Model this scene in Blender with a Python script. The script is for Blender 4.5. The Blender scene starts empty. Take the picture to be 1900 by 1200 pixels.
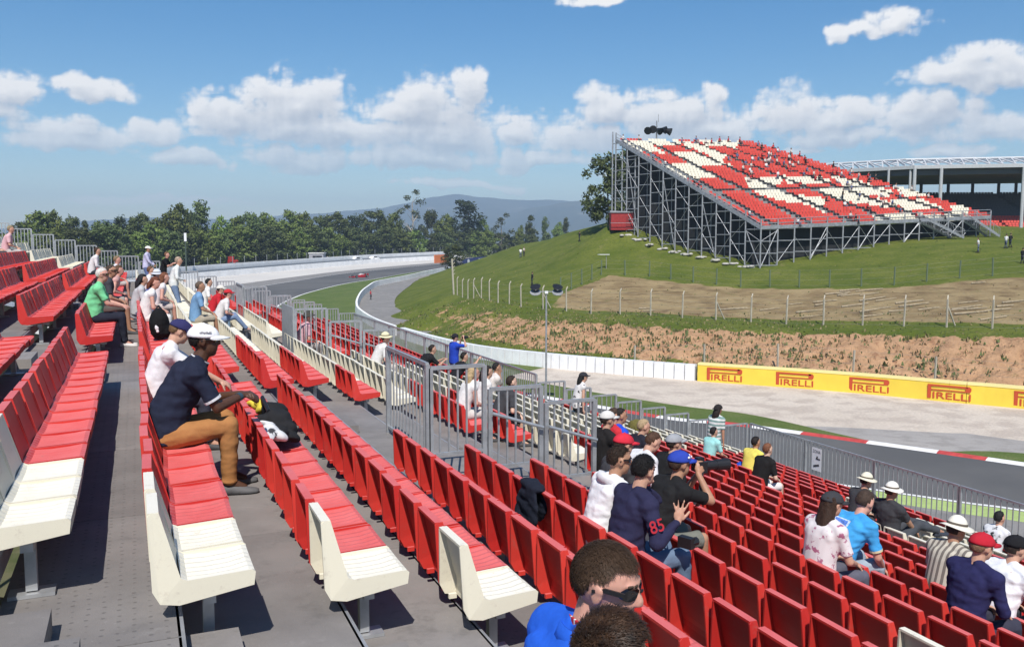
import bpy, math, random
import numpy as np
from mathutils import Vector, Matrix, noise
random.seed(7)
R = math.radians
scene = bpy.context.scene
col = scene.collection

# ------------------------------------------------------------------ camera
FPX, PW, PH = 1645.0, 1900.0, 1200.0
CAM_H = 10.5
YAW, PITCH = R(22.960), R(5.383)
cam_d = bpy.data.cameras.new('camera')
cam_d.sensor_width = 36.0
cam_d.lens = 36.0 * FPX / PW
cam_d.clip_start, cam_d.clip_end = 0.05, 30000
cam = bpy.data.objects.new('camera', cam_d)
cam.location = (0, 0, CAM_H)
cam.rotation_euler = (math.pi / 2 - PITCH, 0, -YAW)
col.objects.link(cam)
scene.camera = cam

# ------------------------------------------------------------------ sun, sky, exposure
SUN_DIR = Vector((-0.36, -0.93, 0)).normalized() * math.cos(R(52)) + Vector((0, 0, math.sin(R(52))))
sun_d = bpy.data.lights.new('sun', 'SUN')
sun_d.energy = 4.2
sun_d.angle = R(0.5)
sun_d.color = (1.0, 0.955, 0.89)
sun = bpy.data.objects.new('sun', sun_d)
sun.rotation_euler = SUN_DIR.to_track_quat('Z', 'Y').to_euler()
sun.location = (0, 0, 60)
col.objects.link(sun)
scene.view_settings.view_transform = 'Standard'
scene.view_settings.look = 'None'
scene.view_settings.gamma = 1
scene.view_settings.use_curve_mapping = False
scene.view_settings.exposure = 0.42
scene.cycles.max_bounces = 6
scene.cycles.transparent_max_bounces = 12
scene.cycles.volume_bounces = 0


class NG:
    """tiny node helper"""
    def __init__(self, tree):
        self.t = tree
    def n(self, typ, **kw):
        nd = self.t.nodes.new(typ)
        for k, v in kw.items():
            setattr(nd, k, v)
        return nd
    def set(self, sock, v):
        if isinstance(v, bpy.types.NodeSocket):
            self.t.links.new(v, sock)
        else:
            sock.default_value = v
    def m(self, op, a, b=0.0, c=0.0, clamp=False):
        nd = self.n('ShaderNodeMath', operation=op, use_clamp=clamp)
        self.set(nd.inputs[0], a); self.set(nd.inputs[1], b); self.set(nd.inputs[2], c)
        return nd.outputs[0]
    def mr(self, v, a, b, c=0.0, d=1.0, smooth=True):
        nd = self.n('ShaderNodeMapRange', interpolation_type='SMOOTHSTEP' if smooth else 'LINEAR')
        self.set(nd.inputs[0], v); self.set(nd.inputs[1], a); self.set(nd.inputs[2], b)
        self.set(nd.inputs[3], c); self.set(nd.inputs[4], d)
        return nd.outputs[0]
    def mix(self, f, a, b):
        nd = self.n('ShaderNodeMix', data_type='RGBA')
        self.set(nd.inputs[0], f); self.set(nd.inputs[6], a); self.set(nd.inputs[7], b)
        return nd.outputs[2]
    def noise(self, vec, scale, detail=4.0, rough=0.55, dist=0.0):
        nd = self.n('ShaderNodeTexNoise')
        if vec is not None:
            self.set(nd.inputs['Vector'], vec)
        nd.inputs['Scale'].default_value = scale
        nd.inputs['Detail'].default_value = detail
        nd.inputs['Roughness'].default_value = rough
        nd.inputs['Distortion'].default_value = dist
        return nd.outputs[0]
    def comb(self, x, y, z):
        nd = self.n('ShaderNodeCombineXYZ')
        for i, v in enumerate((x, y, z)):
            self.set(nd.inputs[i], v)
        return nd.outputs[0]


def px_ang(px, py):
    """azimuth (from +Y to the right) and elevation of a direction"""
    v = ray(px, py)
    return math.atan2(v[0], v[1]), math.atan2(v[2], math.hypot(v[0], v[1]))


_f = Vector((math.sin(YAW) * math.cos(PITCH), math.cos(YAW) * math.cos(PITCH), -math.sin(PITCH)))
_r = Vector((math.cos(YAW), -math.sin(YAW), 0))
_u = _r.cross(_f)
_fh = Vector((math.sin(YAW), math.cos(YAW), 0))
def ray(px, py):
    return _r * ((px - PW / 2) / FPX) - _u * ((py - PH / 2) / FPX) + _f
def project(p):
    q = Vector(p) - Vector((0, 0, CAM_H))
    d = q.dot(_f)
    if d < 0.05:
        return None
    return PW / 2 + FPX * q.dot(_r) / d, PH / 2 - FPX * q.dot(_u) / d, d
def zg(x, y):
    return 0.012 * max(0.0, math.hypot(x, y) - 150.0)
def on_ground(px, py):
    v = ray(px, py); t = CAM_H / -v.z
    for _ in range(60):
        p = v * t
        t = 0.5 * t + 0.5 * (CAM_H - zg(p.x, p.y)) / -v.z
    p = v * t
    return Vector((p.x, p.y, zg(p.x, p.y)))
def at_depth(px, py, D):
    v = ray(px, py)
    p = v * (D / v.dot(_fh))
    return Vector((p.x, p.y, p.z + CAM_H))
def at_z(px, py, z):
    v = ray(px, py); t = (z - CAM_H) / v.z
    p = v * t
    return Vector((p.x, p.y, z))

# ---- world: physical sky with fair-weather cumulus
world = bpy.data.worlds.new('World')
scene.world = world
world.use_nodes = True
wt = world.node_tree
wt.nodes.clear()
g = NG(wt)
sky = g.n('ShaderNodeTexSky', sky_type='NISHITA')
sky.sun_disc = False
sky.sun_elevation = R(52)
sky.sun_rotation = math.atan2(SUN_DIR.x, SUN_DIR.y)
sky.altitude = 120
sky.air_density = 1.0
sky.dust_density = 0.3
sky.ozone_density = 2.5
hs = g.n('ShaderNodeHueSaturation'); hs.inputs['Saturation'].default_value = 1.40; hs.inputs['Value'].default_value = 1.0
wt.links.new(sky.outputs[0], hs.inputs['Color'])
world.cycles.sampling_method = 'MANUAL'; world.cycles.sample_map_resolution = 256
bg = g.n('ShaderNodeBackground')
wt.links.new(hs.outputs[0], bg.inputs[0])
bg.inputs[1].default_value = 0.087
out = g.n('ShaderNodeOutputWorld')
wt.links.new(bg.outputs[0], out.inputs[0])

# ------------------------------------------------------------------ materials
MATS = {}
def mat(name, base, rough=0.7, metal=0.0, var=0.0, vscale=4.0, bump=0.0, bscale=40.0, spec=0.5, sss=0.0, trans=0.0, var2=None, coord='Object', detail=5.0):
    """plain procedural material: base colour, optional noise variation towards var2 (or darker/lighter), optional bump"""
    if name in MATS:
        return MATS[name]
    m = bpy.data.materials.new(name)
    m.use_nodes = True
    t = m.node_tree
    b = t.nodes['Principled BSDF']
    k = NG(t)
    c = (*base, 1.0)
    tcn = k.n('ShaderNodeTexCoord')
    vec = tcn.outputs[coord]
    if coord == 'World':
        pass
    if var or var2:
        n1 = k.noise(vec, vscale, detail, 0.6)
        f = k.mr(n1, 0.3, 0.7)
        lo = tuple(max(0, x * (1 - var)) for x in base) if var2 is None else var2
        hi = tuple(min(1, x * (1 + var)) for x in base) if var2 is None else base
        k.set(b.inputs['Base Color'], k.mix(f, (*lo, 1), (*hi, 1)))
    else:
        b.inputs['Base Color'].default_value = c
    b.inputs['Roughness'].default_value = rough
    b.inputs['Metallic'].default_value = metal
    b.inputs['Specular IOR Level'].default_value = spec
    if sss:
        b.inputs['Subsurface Weight'].default_value = sss
        b.inputs['Subsurface Radius'].default_value = (0.02, 0.008, 0.004)
        b.inputs['Subsurface Scale'].default_value = 0.4
    if bump:
        bp = k.n('ShaderNodeBump'); bp.inputs['Strength'].default_value = bump; bp.inputs['Distance'].default_value = 0.02
        k.set(bp.inputs['Height'], k.noise(vec, bscale, 5.0, 0.6))
        t.links.new(bp.outputs[0], b.inputs['Normal'])
    MATS[name] = m
    return m
def srgb(r, g_, b_):
    f = lambda c: (c / 255 / 12.92) if c <= 10 else ((c / 255 + 0.055) / 1.055) ** 2.4
    return (f(r), f(g_), f(b_))

# ------------------------------------------------------------------ mesh helpers
class MB:
    def __init__(self):
        self.v, self.f = [], []
    def add(self, vs, fs):
        o = len(self.v)
        self.v += [tuple(p) for p in vs]
        self.f += [tuple(i + o for i in f) for f in fs]
        return self
    def box(self, c, s, M=None):
        hx, hy, hz = s[0] / 2, s[1] / 2, s[2] / 2
        vs = [Vector((x, y, z)) for x in (-hx, hx) for y in (-hy, hy) for z in (-hz, hz)]
        if M is not None:
            vs = [M @ p for p in vs]
        vs = [p + Vector(c) for p in vs]
        return self.add(vs, [(0, 1, 3, 2), (4, 6, 7, 5), (0, 4, 5, 1), (2, 3, 7, 6), (0, 2, 6, 4), (1, 5, 7, 3)])
    def bar(self, a, b, w, h=None, up=Vector((0, 0, 1))):
        """rectangular bar from a to b"""
        a, b = Vector(a), Vector(b); h = h or w
        d = (b - a).normalized()
        if abs(d.dot(up)) > 0.98:
            up = Vector((1, 0, 0))
        x = d.cross(up).normalized(); y = x.cross(d).normalized()
        vs = [p + x * (sx * w / 2) + y * (sy * h / 2) for p in (a, b) for sx, sy in ((-1, -1), (1, -1), (1, 1), (-1, 1))]
        return self.add(vs, [(0, 3, 2, 1), (4, 5, 6, 7), (0, 1, 5, 4), (1, 2, 6, 5), (2, 3, 7, 6), (3, 0, 4, 7)])
    def tube(self, a, b, r0, r1=None, n=8):
        a, b = Vector(a), Vector(b); r1 = r0 if r1 is None else r1
        d = (b - a)
        if d.length < 1e-6:
            return self
        d.normalize()
        up = Vector((0, 0, 1)) if abs(d.z) < 0.95 else Vector((1, 0, 0))
        x = d.cross(up).normalized(); y = x.cross(d)
        vs = []
        for p, r in ((a, r0), (b, r1)):
            vs += [p + x * (r * math.cos(2 * math.pi * i / n)) + y * (r * math.sin(2 * math.pi * i / n)) for i in range(n)]
        fs = [(i, (i + 1) % n, n + (i + 1) % n, n + i) for i in range(n)]
        fs += [tuple(reversed(range(n))), tuple(range(n, 2 * n))]
        return self.add(vs, fs)
    def capsule(self, a, b, r0, r1=None, n=10):
        r1 = r0 if r1 is None else r1
        self.tube(a, b, r0, r1, n)
        self.sph(a, (r0,) * 3, None, n, 6)
        return self.sph(b, (r1,) * 3, None, n, 6)
    def sph(self, c, r, M=None, n=12, k=8):
        c = Vector(c); vs = [Vector((0, 0, r[2]))]
        for j in range(1, k):
            t = math.pi * j / k
            for i in range(n):
                a = 2 * math.pi * i / n
                vs.append(Vector((r[0] * math.sin(t) * math.cos(a), r[1] * math.sin(t) * math.sin(a), r[2] * math.cos(t))))
        vs.append(Vector((0, 0, -r[2])))
        fs = [(0, 1 + i, 1 + (i + 1) % n) for i in range(n)]
        for j in range(k - 2):
            for i in range(n):
                a0 = 1 + j * n + i; a1 = 1 + j * n + (i + 1) % n
                fs.append((a0, a0 + n, a1 + n, a1))
        L = len(vs) - 1; s0 = 1 + (k - 2) * n
        fs += [(L, s0 + (i + 1) % n, s0 + i) for i in range(n)]
        if M is not None:
            vs = [M @ p for p in vs]
        return self.add([p + c for p in vs], fs)
    def sweep(self, rings):
        """rings: list of lists of points (same length) -> closed tube"""
        n = len(rings[0]); vs = [p for r_ in rings for p in r_]; fs = []
        for j in range(len(rings) - 1):
            for i in range(n):
                fs.append((j * n + i, j * n + (i + 1) % n, (j + 1) * n + (i + 1) % n, (j + 1) * n + i))
        fs += [tuple(reversed(range(n))), tuple(range((len(rings) - 1) * n, len(rings) * n))]
        return self.add(vs, fs)
    def prism(self, poly, y0, y1, plane='xz'):
        n = len(poly)
        def P(a, b, w):
            return (a, w, b) if plane == 'xz' else (a, b, w)
        vs = [P(a, b, y0) for a, b in poly] + [P(a, b, y1) for a, b in poly]
        fs = [tuple(range(n)), tuple(reversed(range(n, 2 * n)))]
        fs += [(i, n + i, n + (i + 1) % n, (i + 1) % n) for i in range(n)]
        return self.add(vs, fs)
    def mesh(self, name, m=None, smooth=False, angle=None):
        me = bpy.data.meshes.new(name)
        me.from_pydata(self.v, [], self.f)
        if m is not None:
            me.materials.append(m)
        if smooth:
            me.polygons.foreach_set('use_smooth', [True] * len(me.polygons))
        me.update()
        return me
def obj(name, data, parent=None, loc=None, rz=0.0):
    o = bpy.data.objects.new(name, data)
    col.objects.link(o)
    if parent is not None:
        o.parent = parent
    if loc is not None:
        o.location = loc
    if rz:
        o.rotation_euler = (0, 0, rz)
    return o
def part(name, mb, m, parent, smooth=False, kind=None):
    o = obj(name, mb.mesh(name, m, smooth), parent)
    if kind:
        o['kind'] = kind
    return o
def thing(name, label, cat, loc=(0, 0, 0), rz=0.0, group=None):
    o = obj(name, None, None, loc, rz)
    o.empty_display_size = 0.2
    return tag(o, label, cat, group)
def tag(o, label, cat, group=None):
    o['label'] = label; o['category'] = cat
    if group:
        o['group'] = group
    return o
def struct(name, mb, m, smooth=False):
    o = obj(name, mb.mesh(name, m, smooth) if isinstance(mb, MB) else mb)
    o['kind'] = 'structure'
    return o
ORD = ['zeroth', 'first', 'second', 'third', 'fourth', 'fifth', 'sixth', 'seventh', 'eighth', 'ninth', 'tenth', 'eleventh', 'twelfth', 'thirteenth',
       'fourteenth', 'fifteenth', 'sixteenth', 'seventeenth', 'eighteenth', 'nineteenth', 'twentieth', 'twenty-first', 'twenty-second', 'twenty-third',
       'twenty-fourth', 'twenty-fifth', 'twenty-sixth', 'twenty-seventh', 'twenty-eighth', 'twenty-ninth']
TEXTS = {}
def text_mesh(s, size, ext=0.0, bold=0.0):
    """lettering as a mesh in the local xy plane, centred"""
    key = (s, size, ext, bold)
    if key not in TEXTS:
        cu = bpy.data.curves.new('lettering', 'FONT')
        cu.body = s; cu.size = size; cu.extrude = ext; cu.offset = bold
        cu.align_x = 'CENTER'; cu.align_y = 'CENTER'; cu.resolution_u = 3
        o = bpy.data.objects.new('lettering', cu); col.objects.link(o)
        dg = bpy.context.evaluated_depsgraph_get()
        TEXTS[key] = bpy.data.meshes.new_from_object(o.evaluated_get(dg))
        bpy.data.objects.remove(o)
    return TEXTS[key]
def catmull(P, n):
    """smooth curve through P, n points per span"""
    P = [Vector(p) for p in P]
    Q = [P[0] * 2 - P[1]] + P + [P[-1] * 2 - P[-2]]
    outp = []
    for i in range(1, len(Q) - 2):
        for k in range(n):
            t = k / n
            a, b, c, d = Q[i - 1:i + 3]
            outp.append(0.5 * ((2 * b) + (c - a) * t + (2 * a - 5 * b + 4 * c - d) * t * t + (3 * b - a - 3 * c + d) * t ** 3))
    outp.append(P[-1])
    return outp
TEXT_PRE = [text_mesh('IRELLI', 1.0, 0.0, 0.012), text_mesh('Allianz', 1.0, 0.0, 0.02), text_mesh('ZONA', 1.0), text_mesh('85', 1.0, 0, 0.01)]
# ================================================================== SETTING
CLOUD_GAIN = 0.80
# ------------------------------------------------------------------ cumulus clouds on a far sky dome
# clouds: (px, py, half width, half height) of the larger heaps; a free-running band of the same kind fills the rest of the sky
HEAPS = [(20, 168, 55, 34), (-40, 205, 60, 30), (170, 165, 62, 24), (140, 255, 105, 32), (282, 245, 60, 30), (350, 300, 75, 22),
         (440, 222, 95, 50), (560, 195, 105, 62), (620, 250, 200, 48), (760, 215, 110, 60), (862, 165, 36, 40), (840, 255, 130, 46),
         (560, 300, 120, 26), (770, 300, 160, 28), (960, 245, 75, 42), (1000, 300, 130, 26), (1080, 255, 80, 42), (1128, 205, 58, 46), (1235, 220, 110, 50),
         (1320, 180, 26, 26), (1330, 250, 110, 36), (1470, 220, 90, 52), (1580, 215, 75, 46), (1560, 255, 140, 30), (1720, 215, 90, 42),
         (1850, 235, 100, 32), (1960, 235, 120, 40), (1770, 135, 82, 34), (1870, 140, 60, 36), (1580, 62, 58, 20), (1670, 45, 66, 26), (1100, 2, 60, 13),
         (1780, 285, 60, 16), (1490, 282, 50, 9), (860, 345, 120, 9), (300, 380, 160, 9), (1200, 330, 130, 12)]

def vnoise(x, y, seed):
    xi, yi = np.floor(x).astype(np.int64), np.floor(y).astype(np.int64)
    fx_, fy_ = x - xi, y - yi
    fx_ = fx_ * fx_ * fx_ * (fx_ * (fx_ * 6 - 15) + 10); fy_ = fy_ * fy_ * fy_ * (fy_ * (fy_ * 6 - 15) + 10)
    def h(a, b_):
        n = (a * 374761393 + b_ * 668265263 + seed * 974634777) & 0x7fffffff
        n = ((n ^ (n >> 13)) * 1274126177) & 0x7fffffff
        return ((n ^ (n >> 16)) & 0xffff) / 65535.0
    return (h(xi, yi) * (1 - fx_) + h(xi + 1, yi) * fx_) * (1 - fy_) + (h(xi, yi + 1) * (1 - fx_) + h(xi + 1, yi + 1) * fx_) * fy_
def fbm(x, y, seed, octs=5, gain=0.5, bil=False):
    s_, a_, n_t = 0.0, 1.0, 0.0
    for o_ in range(octs):
        v_ = vnoise(x, y, seed + o_ * 17)
        if bil: v_ = np.abs(2 * v_ - 1)
        s_ = s_ + a_ * v_; n_t += a_
        x, y = x * 2.03 + 11.7, y * 2.03 + 5.3; a_ *= gain
    return s_ / n_t
FINE = R(0.075)
az_f = np.arange(YAW - R(34), YAW + R(34), FINE)
az_c = np.linspace(YAW + R(34), YAW + R(326), 300)[:-1]
AZ = np.concatenate([az_f, az_c]); EL = np.arange(R(0.15), R(18.5), FINE)
GA, GE = np.meshgrid(AZ, EL, indexing='ij')
# work in pixels-like units around the view axis
UX, UY = (GA - YAW) * FPX, GE * FPX
wx = (fbm(UX / 70, UY / 60, 3, 4) - .5) * 60; wy = (fbm(UX / 70, UY / 60, 31, 4) - .5) * 34
X2, Y2 = UX + wx, UY + wy
field = np.full(UX.shape, -1.0)
for (hx, hy, hw, hh) in HEAPS:
    a0, e0 = px_ang(hx, hy)
    dx = (X2 - (a0 - YAW) * FPX) / (hw * 1.02); dy = (Y2 - e0 * FPX) / (hh * 1.0)
    dy = np.where(dy < 0, dy * 1.35, dy)
    field = np.maximum(field, 1 - np.sqrt(dx * dx + dy * dy))
outside = np.clip((np.abs(GA - YAW) - .60) / .08, 0, 1)
tops = fbm(GA * 9, GA * 0 + 3.3, 77, 4)
band = (tops - .22) * 1.5 - np.abs(GE - .125) * 13
field = np.maximum(field, outside * (band + 2) - 2)
bil = fbm(UX / 46, UY / 38, 5, 5, .55, True)
fine_ = fbm(UX / 16, UY / 13, 9, 4, .55, True)
big_ = fbm(UX / 120, UY / 80, 41, 4, .5)
dens = field * 1.10 + (bil - .36) * 1.0 + (fine_ - .36) * .30 + (big_ - .5) * .7 - .08
thick = np.clip((dens + .12) / .75, 0, 1)
alpha = np.clip((dens + .16) / .56, 0, 1); alpha = alpha * alpha * (3 - 2 * alpha)
def blur1(a9, n9, ax):
    ker = np.hanning(n9 + 2)[1:-1]; ker /= ker.sum()
    return np.apply_along_axis(lambda c9: np.convolve(np.pad(c9, n9 // 2, mode='edge'), ker, 'valid'), ax, a9)
sh_ = blur1(blur1(thick, 31, 0), 31, 1)
def lifted(a9, n9):
    b9 = np.roll(a9, -n9, axis=1); b9[:, -n9:] = 0
    return b9
shade = lifted(sh_, 10) * 1.0 + lifted(blur1(sh_, 31, 1), 26) * 1.2
lit = np.exp(-shade * .85)
relief = dens - np.roll(np.roll(dens, -6, axis=1), 4, axis=0)
lit = np.clip(.12 + .86 * lit + relief * .62, 0, 1)
lit = np.clip(lit + .18 * np.clip(1 - dens * 1.4, 0, 1), 0, 1)
low = np.clip((GE - R(.6)) / R(3.2), 0, 1)
alpha = alpha * (.20 + .80 * low) * (.62 + .38 * np.clip((GE - R(4.0)) / R(3.5), 0, 1)) * .97
cs, cl_ = np.array([.50, .545, .62]), np.array([1.0, .985, .97])
rgb = cs + (cl_ - cs) * lit[..., None]  # sunlit tops and shaded bases are put into the cloud colours
DR = 9500.0
dv = np.stack([np.sin(GA) * np.cos(GE) * DR, np.cos(GA) * np.cos(GE) * DR, np.sin(GE) * DR + CAM_H], -1).reshape(-1, 3)
na_, ne_ = GA.shape
ii, jj = np.meshgrid(np.arange(na_), np.arange(ne_ - 1), indexing='ij')
i2 = (ii + 1) % na_
quads = np.stack([ii * ne_ + jj, i2 * ne_ + jj, i2 * ne_ + jj + 1, ii * ne_ + jj + 1], -1).reshape(-1, 4)
# leave out the parts of the dome where there is no cloud
am = alpha.reshape(-1)
quads = quads[(am[quads] > .004).any(axis=1)]
keep = np.unique(quads); remap = np.zeros(len(am), dtype=np.int64); remap[keep] = np.arange(len(keep))
quads = remap[quads]; dv = dv[keep]
sm_ = bpy.data.meshes.new('sky')
sm_.vertices.add(len(dv)); sm_.vertices.foreach_set('co', dv.astype(np.float32).ravel())
sm_.loops.add(quads.size); sm_.loops.foreach_set('vertex_index', quads.astype(np.int32).ravel())
sm_.polygons.add(len(quads)); sm_.polygons.foreach_set('loop_start', np.arange(0, quads.size, 4, dtype=np.int32))
sm_.update(calc_edges=True)
cc = np.concatenate([rgb.reshape(-1, 3)[keep], am[keep][:, None]], 1).astype(np.float32)
at_ = sm_.color_attributes.new('cloud', 'FLOAT_COLOR', 'POINT'); at_.data.foreach_set('color', cc.ravel())
M_sky = bpy.data.materials.new('cumulus'); M_sky.use_nodes = True
t = M_sky.node_tree; t.nodes.clear(); k = NG(t)
an = k.n('ShaderNodeAttribute'); an.attribute_name = 'cloud'
em = k.n('ShaderNodeEmission'); t.links.new(an.outputs['Color'], em.inputs['Color']); em.inputs['Strength'].default_value = CLOUD_GAIN
tr_ = k.n('ShaderNodeBsdfTransparent'); mx = k.n('ShaderNodeMixShader')
t.links.new(an.outputs['Alpha'], mx.inputs[0]); t.links.new(tr_.outputs[0], mx.inputs[1]); t.links.new(em.outputs[0], mx.inputs[2])
ou = k.n('ShaderNodeOutputMaterial'); t.links.new(mx.outputs[0], ou.inputs['Surface'])
M_sky.cycles.emission_sampling = 'NONE'
sm_.materials.append(M_sky)
o = obj('sky', sm_); o['kind'] = 'structure'

def ground_mat(name, c1, c2, s1, c3=None, s3=1.0, bump=0.4, bscale=8.0, rough=0.95, fine=None, f3=(0.45, 0.6)):
    m = bpy.data.materials.new(name); m.use_nodes = True
    t = m.node_tree; b = t.nodes['Principled BSDF']; k = NG(t)
    geo = k.n('ShaderNodeNewGeometry'); P = geo.outputs['Position']
    c = k.mix(k.mr(k.noise(P, s1, 6.0, 0.65), 0.3, 0.7), (*c1, 1), (*c2, 1))
    if c3:
        c = k.mix(k.mr(k.noise(P, s3, 5.0, 0.6), *f3), c, (*c3, 1))
    if fine:
        f = k.mr(k.noise(P, fine[0], 3.0, 0.7), 0.35, 0.65, 1 - fine[1], 1 + fine[1], False)
        mx = k.n('ShaderNodeMix', data_type='RGBA', blend_type='MULTIPLY'); mx.inputs[0].default_value = 1
        k.set(mx.inputs[6], c); k.set(mx.inputs[7], k.comb(f, f, f)); c = mx.outputs[2]
    k.set(b.inputs['Base Color'], c)
    b.inputs['Roughness'].default_value = rough
    b.inputs['Specular IOR Level'].default_value = 0.2
    bp = k.n('ShaderNodeBump'); bp.inputs['Strength'].default_value = bump; bp.inputs['Distance'].default_value = 0.05
    k.set(bp.inputs['Height'], k.noise(P, bscale, 5.0, 0.7)); t.links.new(bp.outputs[0], b.inputs['Normal'])
    return m
M_ground = ground_mat('dry_ground', (0.10, 0.105, 0.05), (0.16, 0.14, 0.085), 0.05, (0.07, 0.085, 0.03), 0.3)
M_grass = ground_mat('mown_grass', (0.075, 0.115, 0.025), (0.115, 0.15, 0.04), 0.25, (0.14, 0.15, 0.06), 0.9, 0.5, 5.0, fine=(9.0, 0.22), f3=(0.5, 0.75))
M_asphalt = ground_mat('racing_asphalt', (0.112, 0.111, 0.110), (0.130, 0.128, 0.126), 0.15, (0.098, 0.098, 0.099), 0.05, 0.15, 60.0, fine=(25.0, 0.07))
M_gravel = ground_mat('pale_gravel', (0.54, 0.465, 0.385), (0.60, 0.525, 0.44), 0.12, (0.47, 0.40, 0.335), 0.5, 0.5, 25.0, fine=(6.0, 0.12))
M_gravel_far = ground_mat('pale_runoff', (0.53, 0.50, 0.46), (0.60, 0.57, 0.52), 0.06, None, 1, 0.3, 12.0)
M_apron = ground_mat('old_asphalt', (0.22, 0.21, 0.20), (0.27, 0.255, 0.24), 0.2, (0.20, 0.19, 0.18), 0.8, 0.2, 40.0, fine=(12.0, 0.06))
M_lime = mat('lime_paint', (0.38, 0.48, 0.16), 0.7, var=0.12, vscale=1.5)
M_whiteline = mat('white_line_paint', (0.72, 0.71, 0.68), 0.7, var=0.08, vscale=0.8)
M_kerbred = mat('kerb_red_paint', (0.50, 0.06, 0.05), 0.6, var=0.18, vscale=3.0)
M_kerbwhite = mat('kerb_white_paint', (0.76, 0.74, 0.71), 0.6, var=0.08, vscale=3.0)

# ground sheet: rings out to the horizon
mb = MB(); NA = 96
radii = [2, 30, 60, 90, 120, 135, 150, 200, 260, 330, 420, 600, 900, 1500, 2500, 4000, 7000]
for r_ in radii:
    for i in range(NA):
        a = 2 * math.pi * i / NA
        z = (zg(r_, 0) if r_ < 480 else zg(480, 0)) - (0.02 if r_ < 125 else 0.3)
        mb.v.append((r_ * math.sin(a), r_ * math.cos(a), z))
for j in range(len(radii) - 1):
    for i in range(NA):
        mb.f.append((j * NA + i, (j + 1) * NA + i, (j + 1) * NA + (i + 1) % NA, j * NA + (i + 1) % NA))
mb.f.append(tuple(range(NA)))
struct('ground', mb, M_ground)

# ---- stations round the bend, far to near: inner kerb, outer edge, barrier on the hill side
ST = [((120, 310), (135, 345), (100, 272)), ((93, 272), (105, 307), (77, 237)), ((70, 240), (77, 274), (62, 211)), ((55, 216), (54, 246), (52, 195)),
      ((43, 198), (37, 218), (47, 186)), ((32, 176), (24, 195), (42, 172)), ((26, 161), (14, 175), (38, 160)), ((21, 145), (8, 155), (34, 146)),
      ((18, 129), (5, 135), (30, 130)), ((16, 114), (3.5, 115), (27.6, 117)), ((16.5, 95), (4.5, 93), (26, 99)), ((19, 76), (8, 72), (27, 77)),
      ((22.5, 60), (13.5, 56), (31, 66)), ((28, 45), (21, 41), (38, 56)), ((31, 41), (24, 34.5), (42.6, 50.5)), ((33.3, 37), (27, 29.5), (46, 46)),
      ((36, 32), (30, 25), (49, 41)), ((38, 28), (32, 22), (51, 38)), ((44, 16), (38, 10), (57, 26)), ((50, 4), (44, -2), (63, 14)), ((62, -20), (56, -26), (75, -10))]
NS = 8
INNER = catmull([Vector((*s[0], 0)) for s in ST], NS)
OUTER = catmull([Vector((*s[1], 0)) for s in ST], NS)
WALL = catmull([Vector((*s[2], 0)) for s in ST], NS)
def lerp_line(A, B, t):
    return [a.lerp(b, t) for a, b in zip(A, B)]
def offset_line(A, B, d):
    """line A moved d metres towards line B"""
    return [a + (b - a).normalized() * d for a, b in zip(A, B)]
def ribbon(name, A, B, layer, m, na=5):
    mb = MB()
    for a, b in zip(A, B):
        for k in range(na + 1):
            p = a.lerp(b, k / na)
            mb.v.append((p.x, p.y, zg(p.x, p.y) + layer))
    for j in range(len(A) - 1):
        for k in range(na):
            o = j * (na + 1) + k
            mb.f.append((o, o + 1, o + na + 2, o + na + 1))
    o = struct(name, mb, m, True)
    # make the faces look up
    me = o.data
    if me.polygons[0].normal.z < 0:
        me.flip_normals()
    return o
ribbon('track', INNER, OUTER, 0.016, M_asphalt)
ribbon('racing_line_edge', offset_line(OUTER, INNER, 0.05), offset_line(OUTER, INNER, 0.30), 0.020, M_whiteline, 1)
iA = 12 * NS
ribbon('grass_infield', INNER[:iA + 1], WALL[:iA + 1], 0.008, M_grass, 8)
ribbon('gravel_bed', INNER[iA:], WALL[iA:], 0.004, M_gravel, 8)
# strips of grass beside the kerb, tapering off
def strip(name, A, B, i0, i1, w, layer, m):
    L0 = A[i0:i1 + 1]; L1 = B[i0:i1 + 1]; n = len(L0)
    far = [a + (b - a).normalized() * (0.25 + w * math.sin(math.pi * min(1, (n - 1 - i) / (n * 0.75)) / 2)) for i, (a, b) in enumerate(zip(L0, L1))]
    ribbon(name, L0, far, layer, m, 3)
strip('grass_verge', INNER, WALL, iA, 15 * NS + 5, 4.2, 0.013, M_grass)
er0 = offset_line(INNER, WALL, 0.6)[14 * NS + 3:19 * NS]
er1 = [a + (b - a).normalized() * (0.6 + 5.2 * min(1, i / 16) ** .8) for i, (a, b) in enumerate(zip(INNER[14 * NS + 3:19 * NS], WALL[14 * NS + 3:19 * NS]))]
M_escape = ground_mat('worn_escape_asphalt', (0.32, 0.30, 0.28), (0.37, 0.345, 0.32), 0.2, (0.29, 0.27, 0.25), 0.8, 0.2, 40.0, fine=(12.0, 0.06))
ribbon('escape_road', er0, er1, 0.012, M_escape, 4)
strip2a = INNER[16 * NS + 1:19 * NS]; strip2b = [a + (b - a).normalized() * (0.2 + 3.6 * min(1, i / 10)) for i, (a, b) in enumerate(zip(strip2a, WALL[16 * NS + 1:19 * NS]))]
ribbon('grass_verge', strip2a, strip2b, 0.0145, M_grass, 3)
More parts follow.
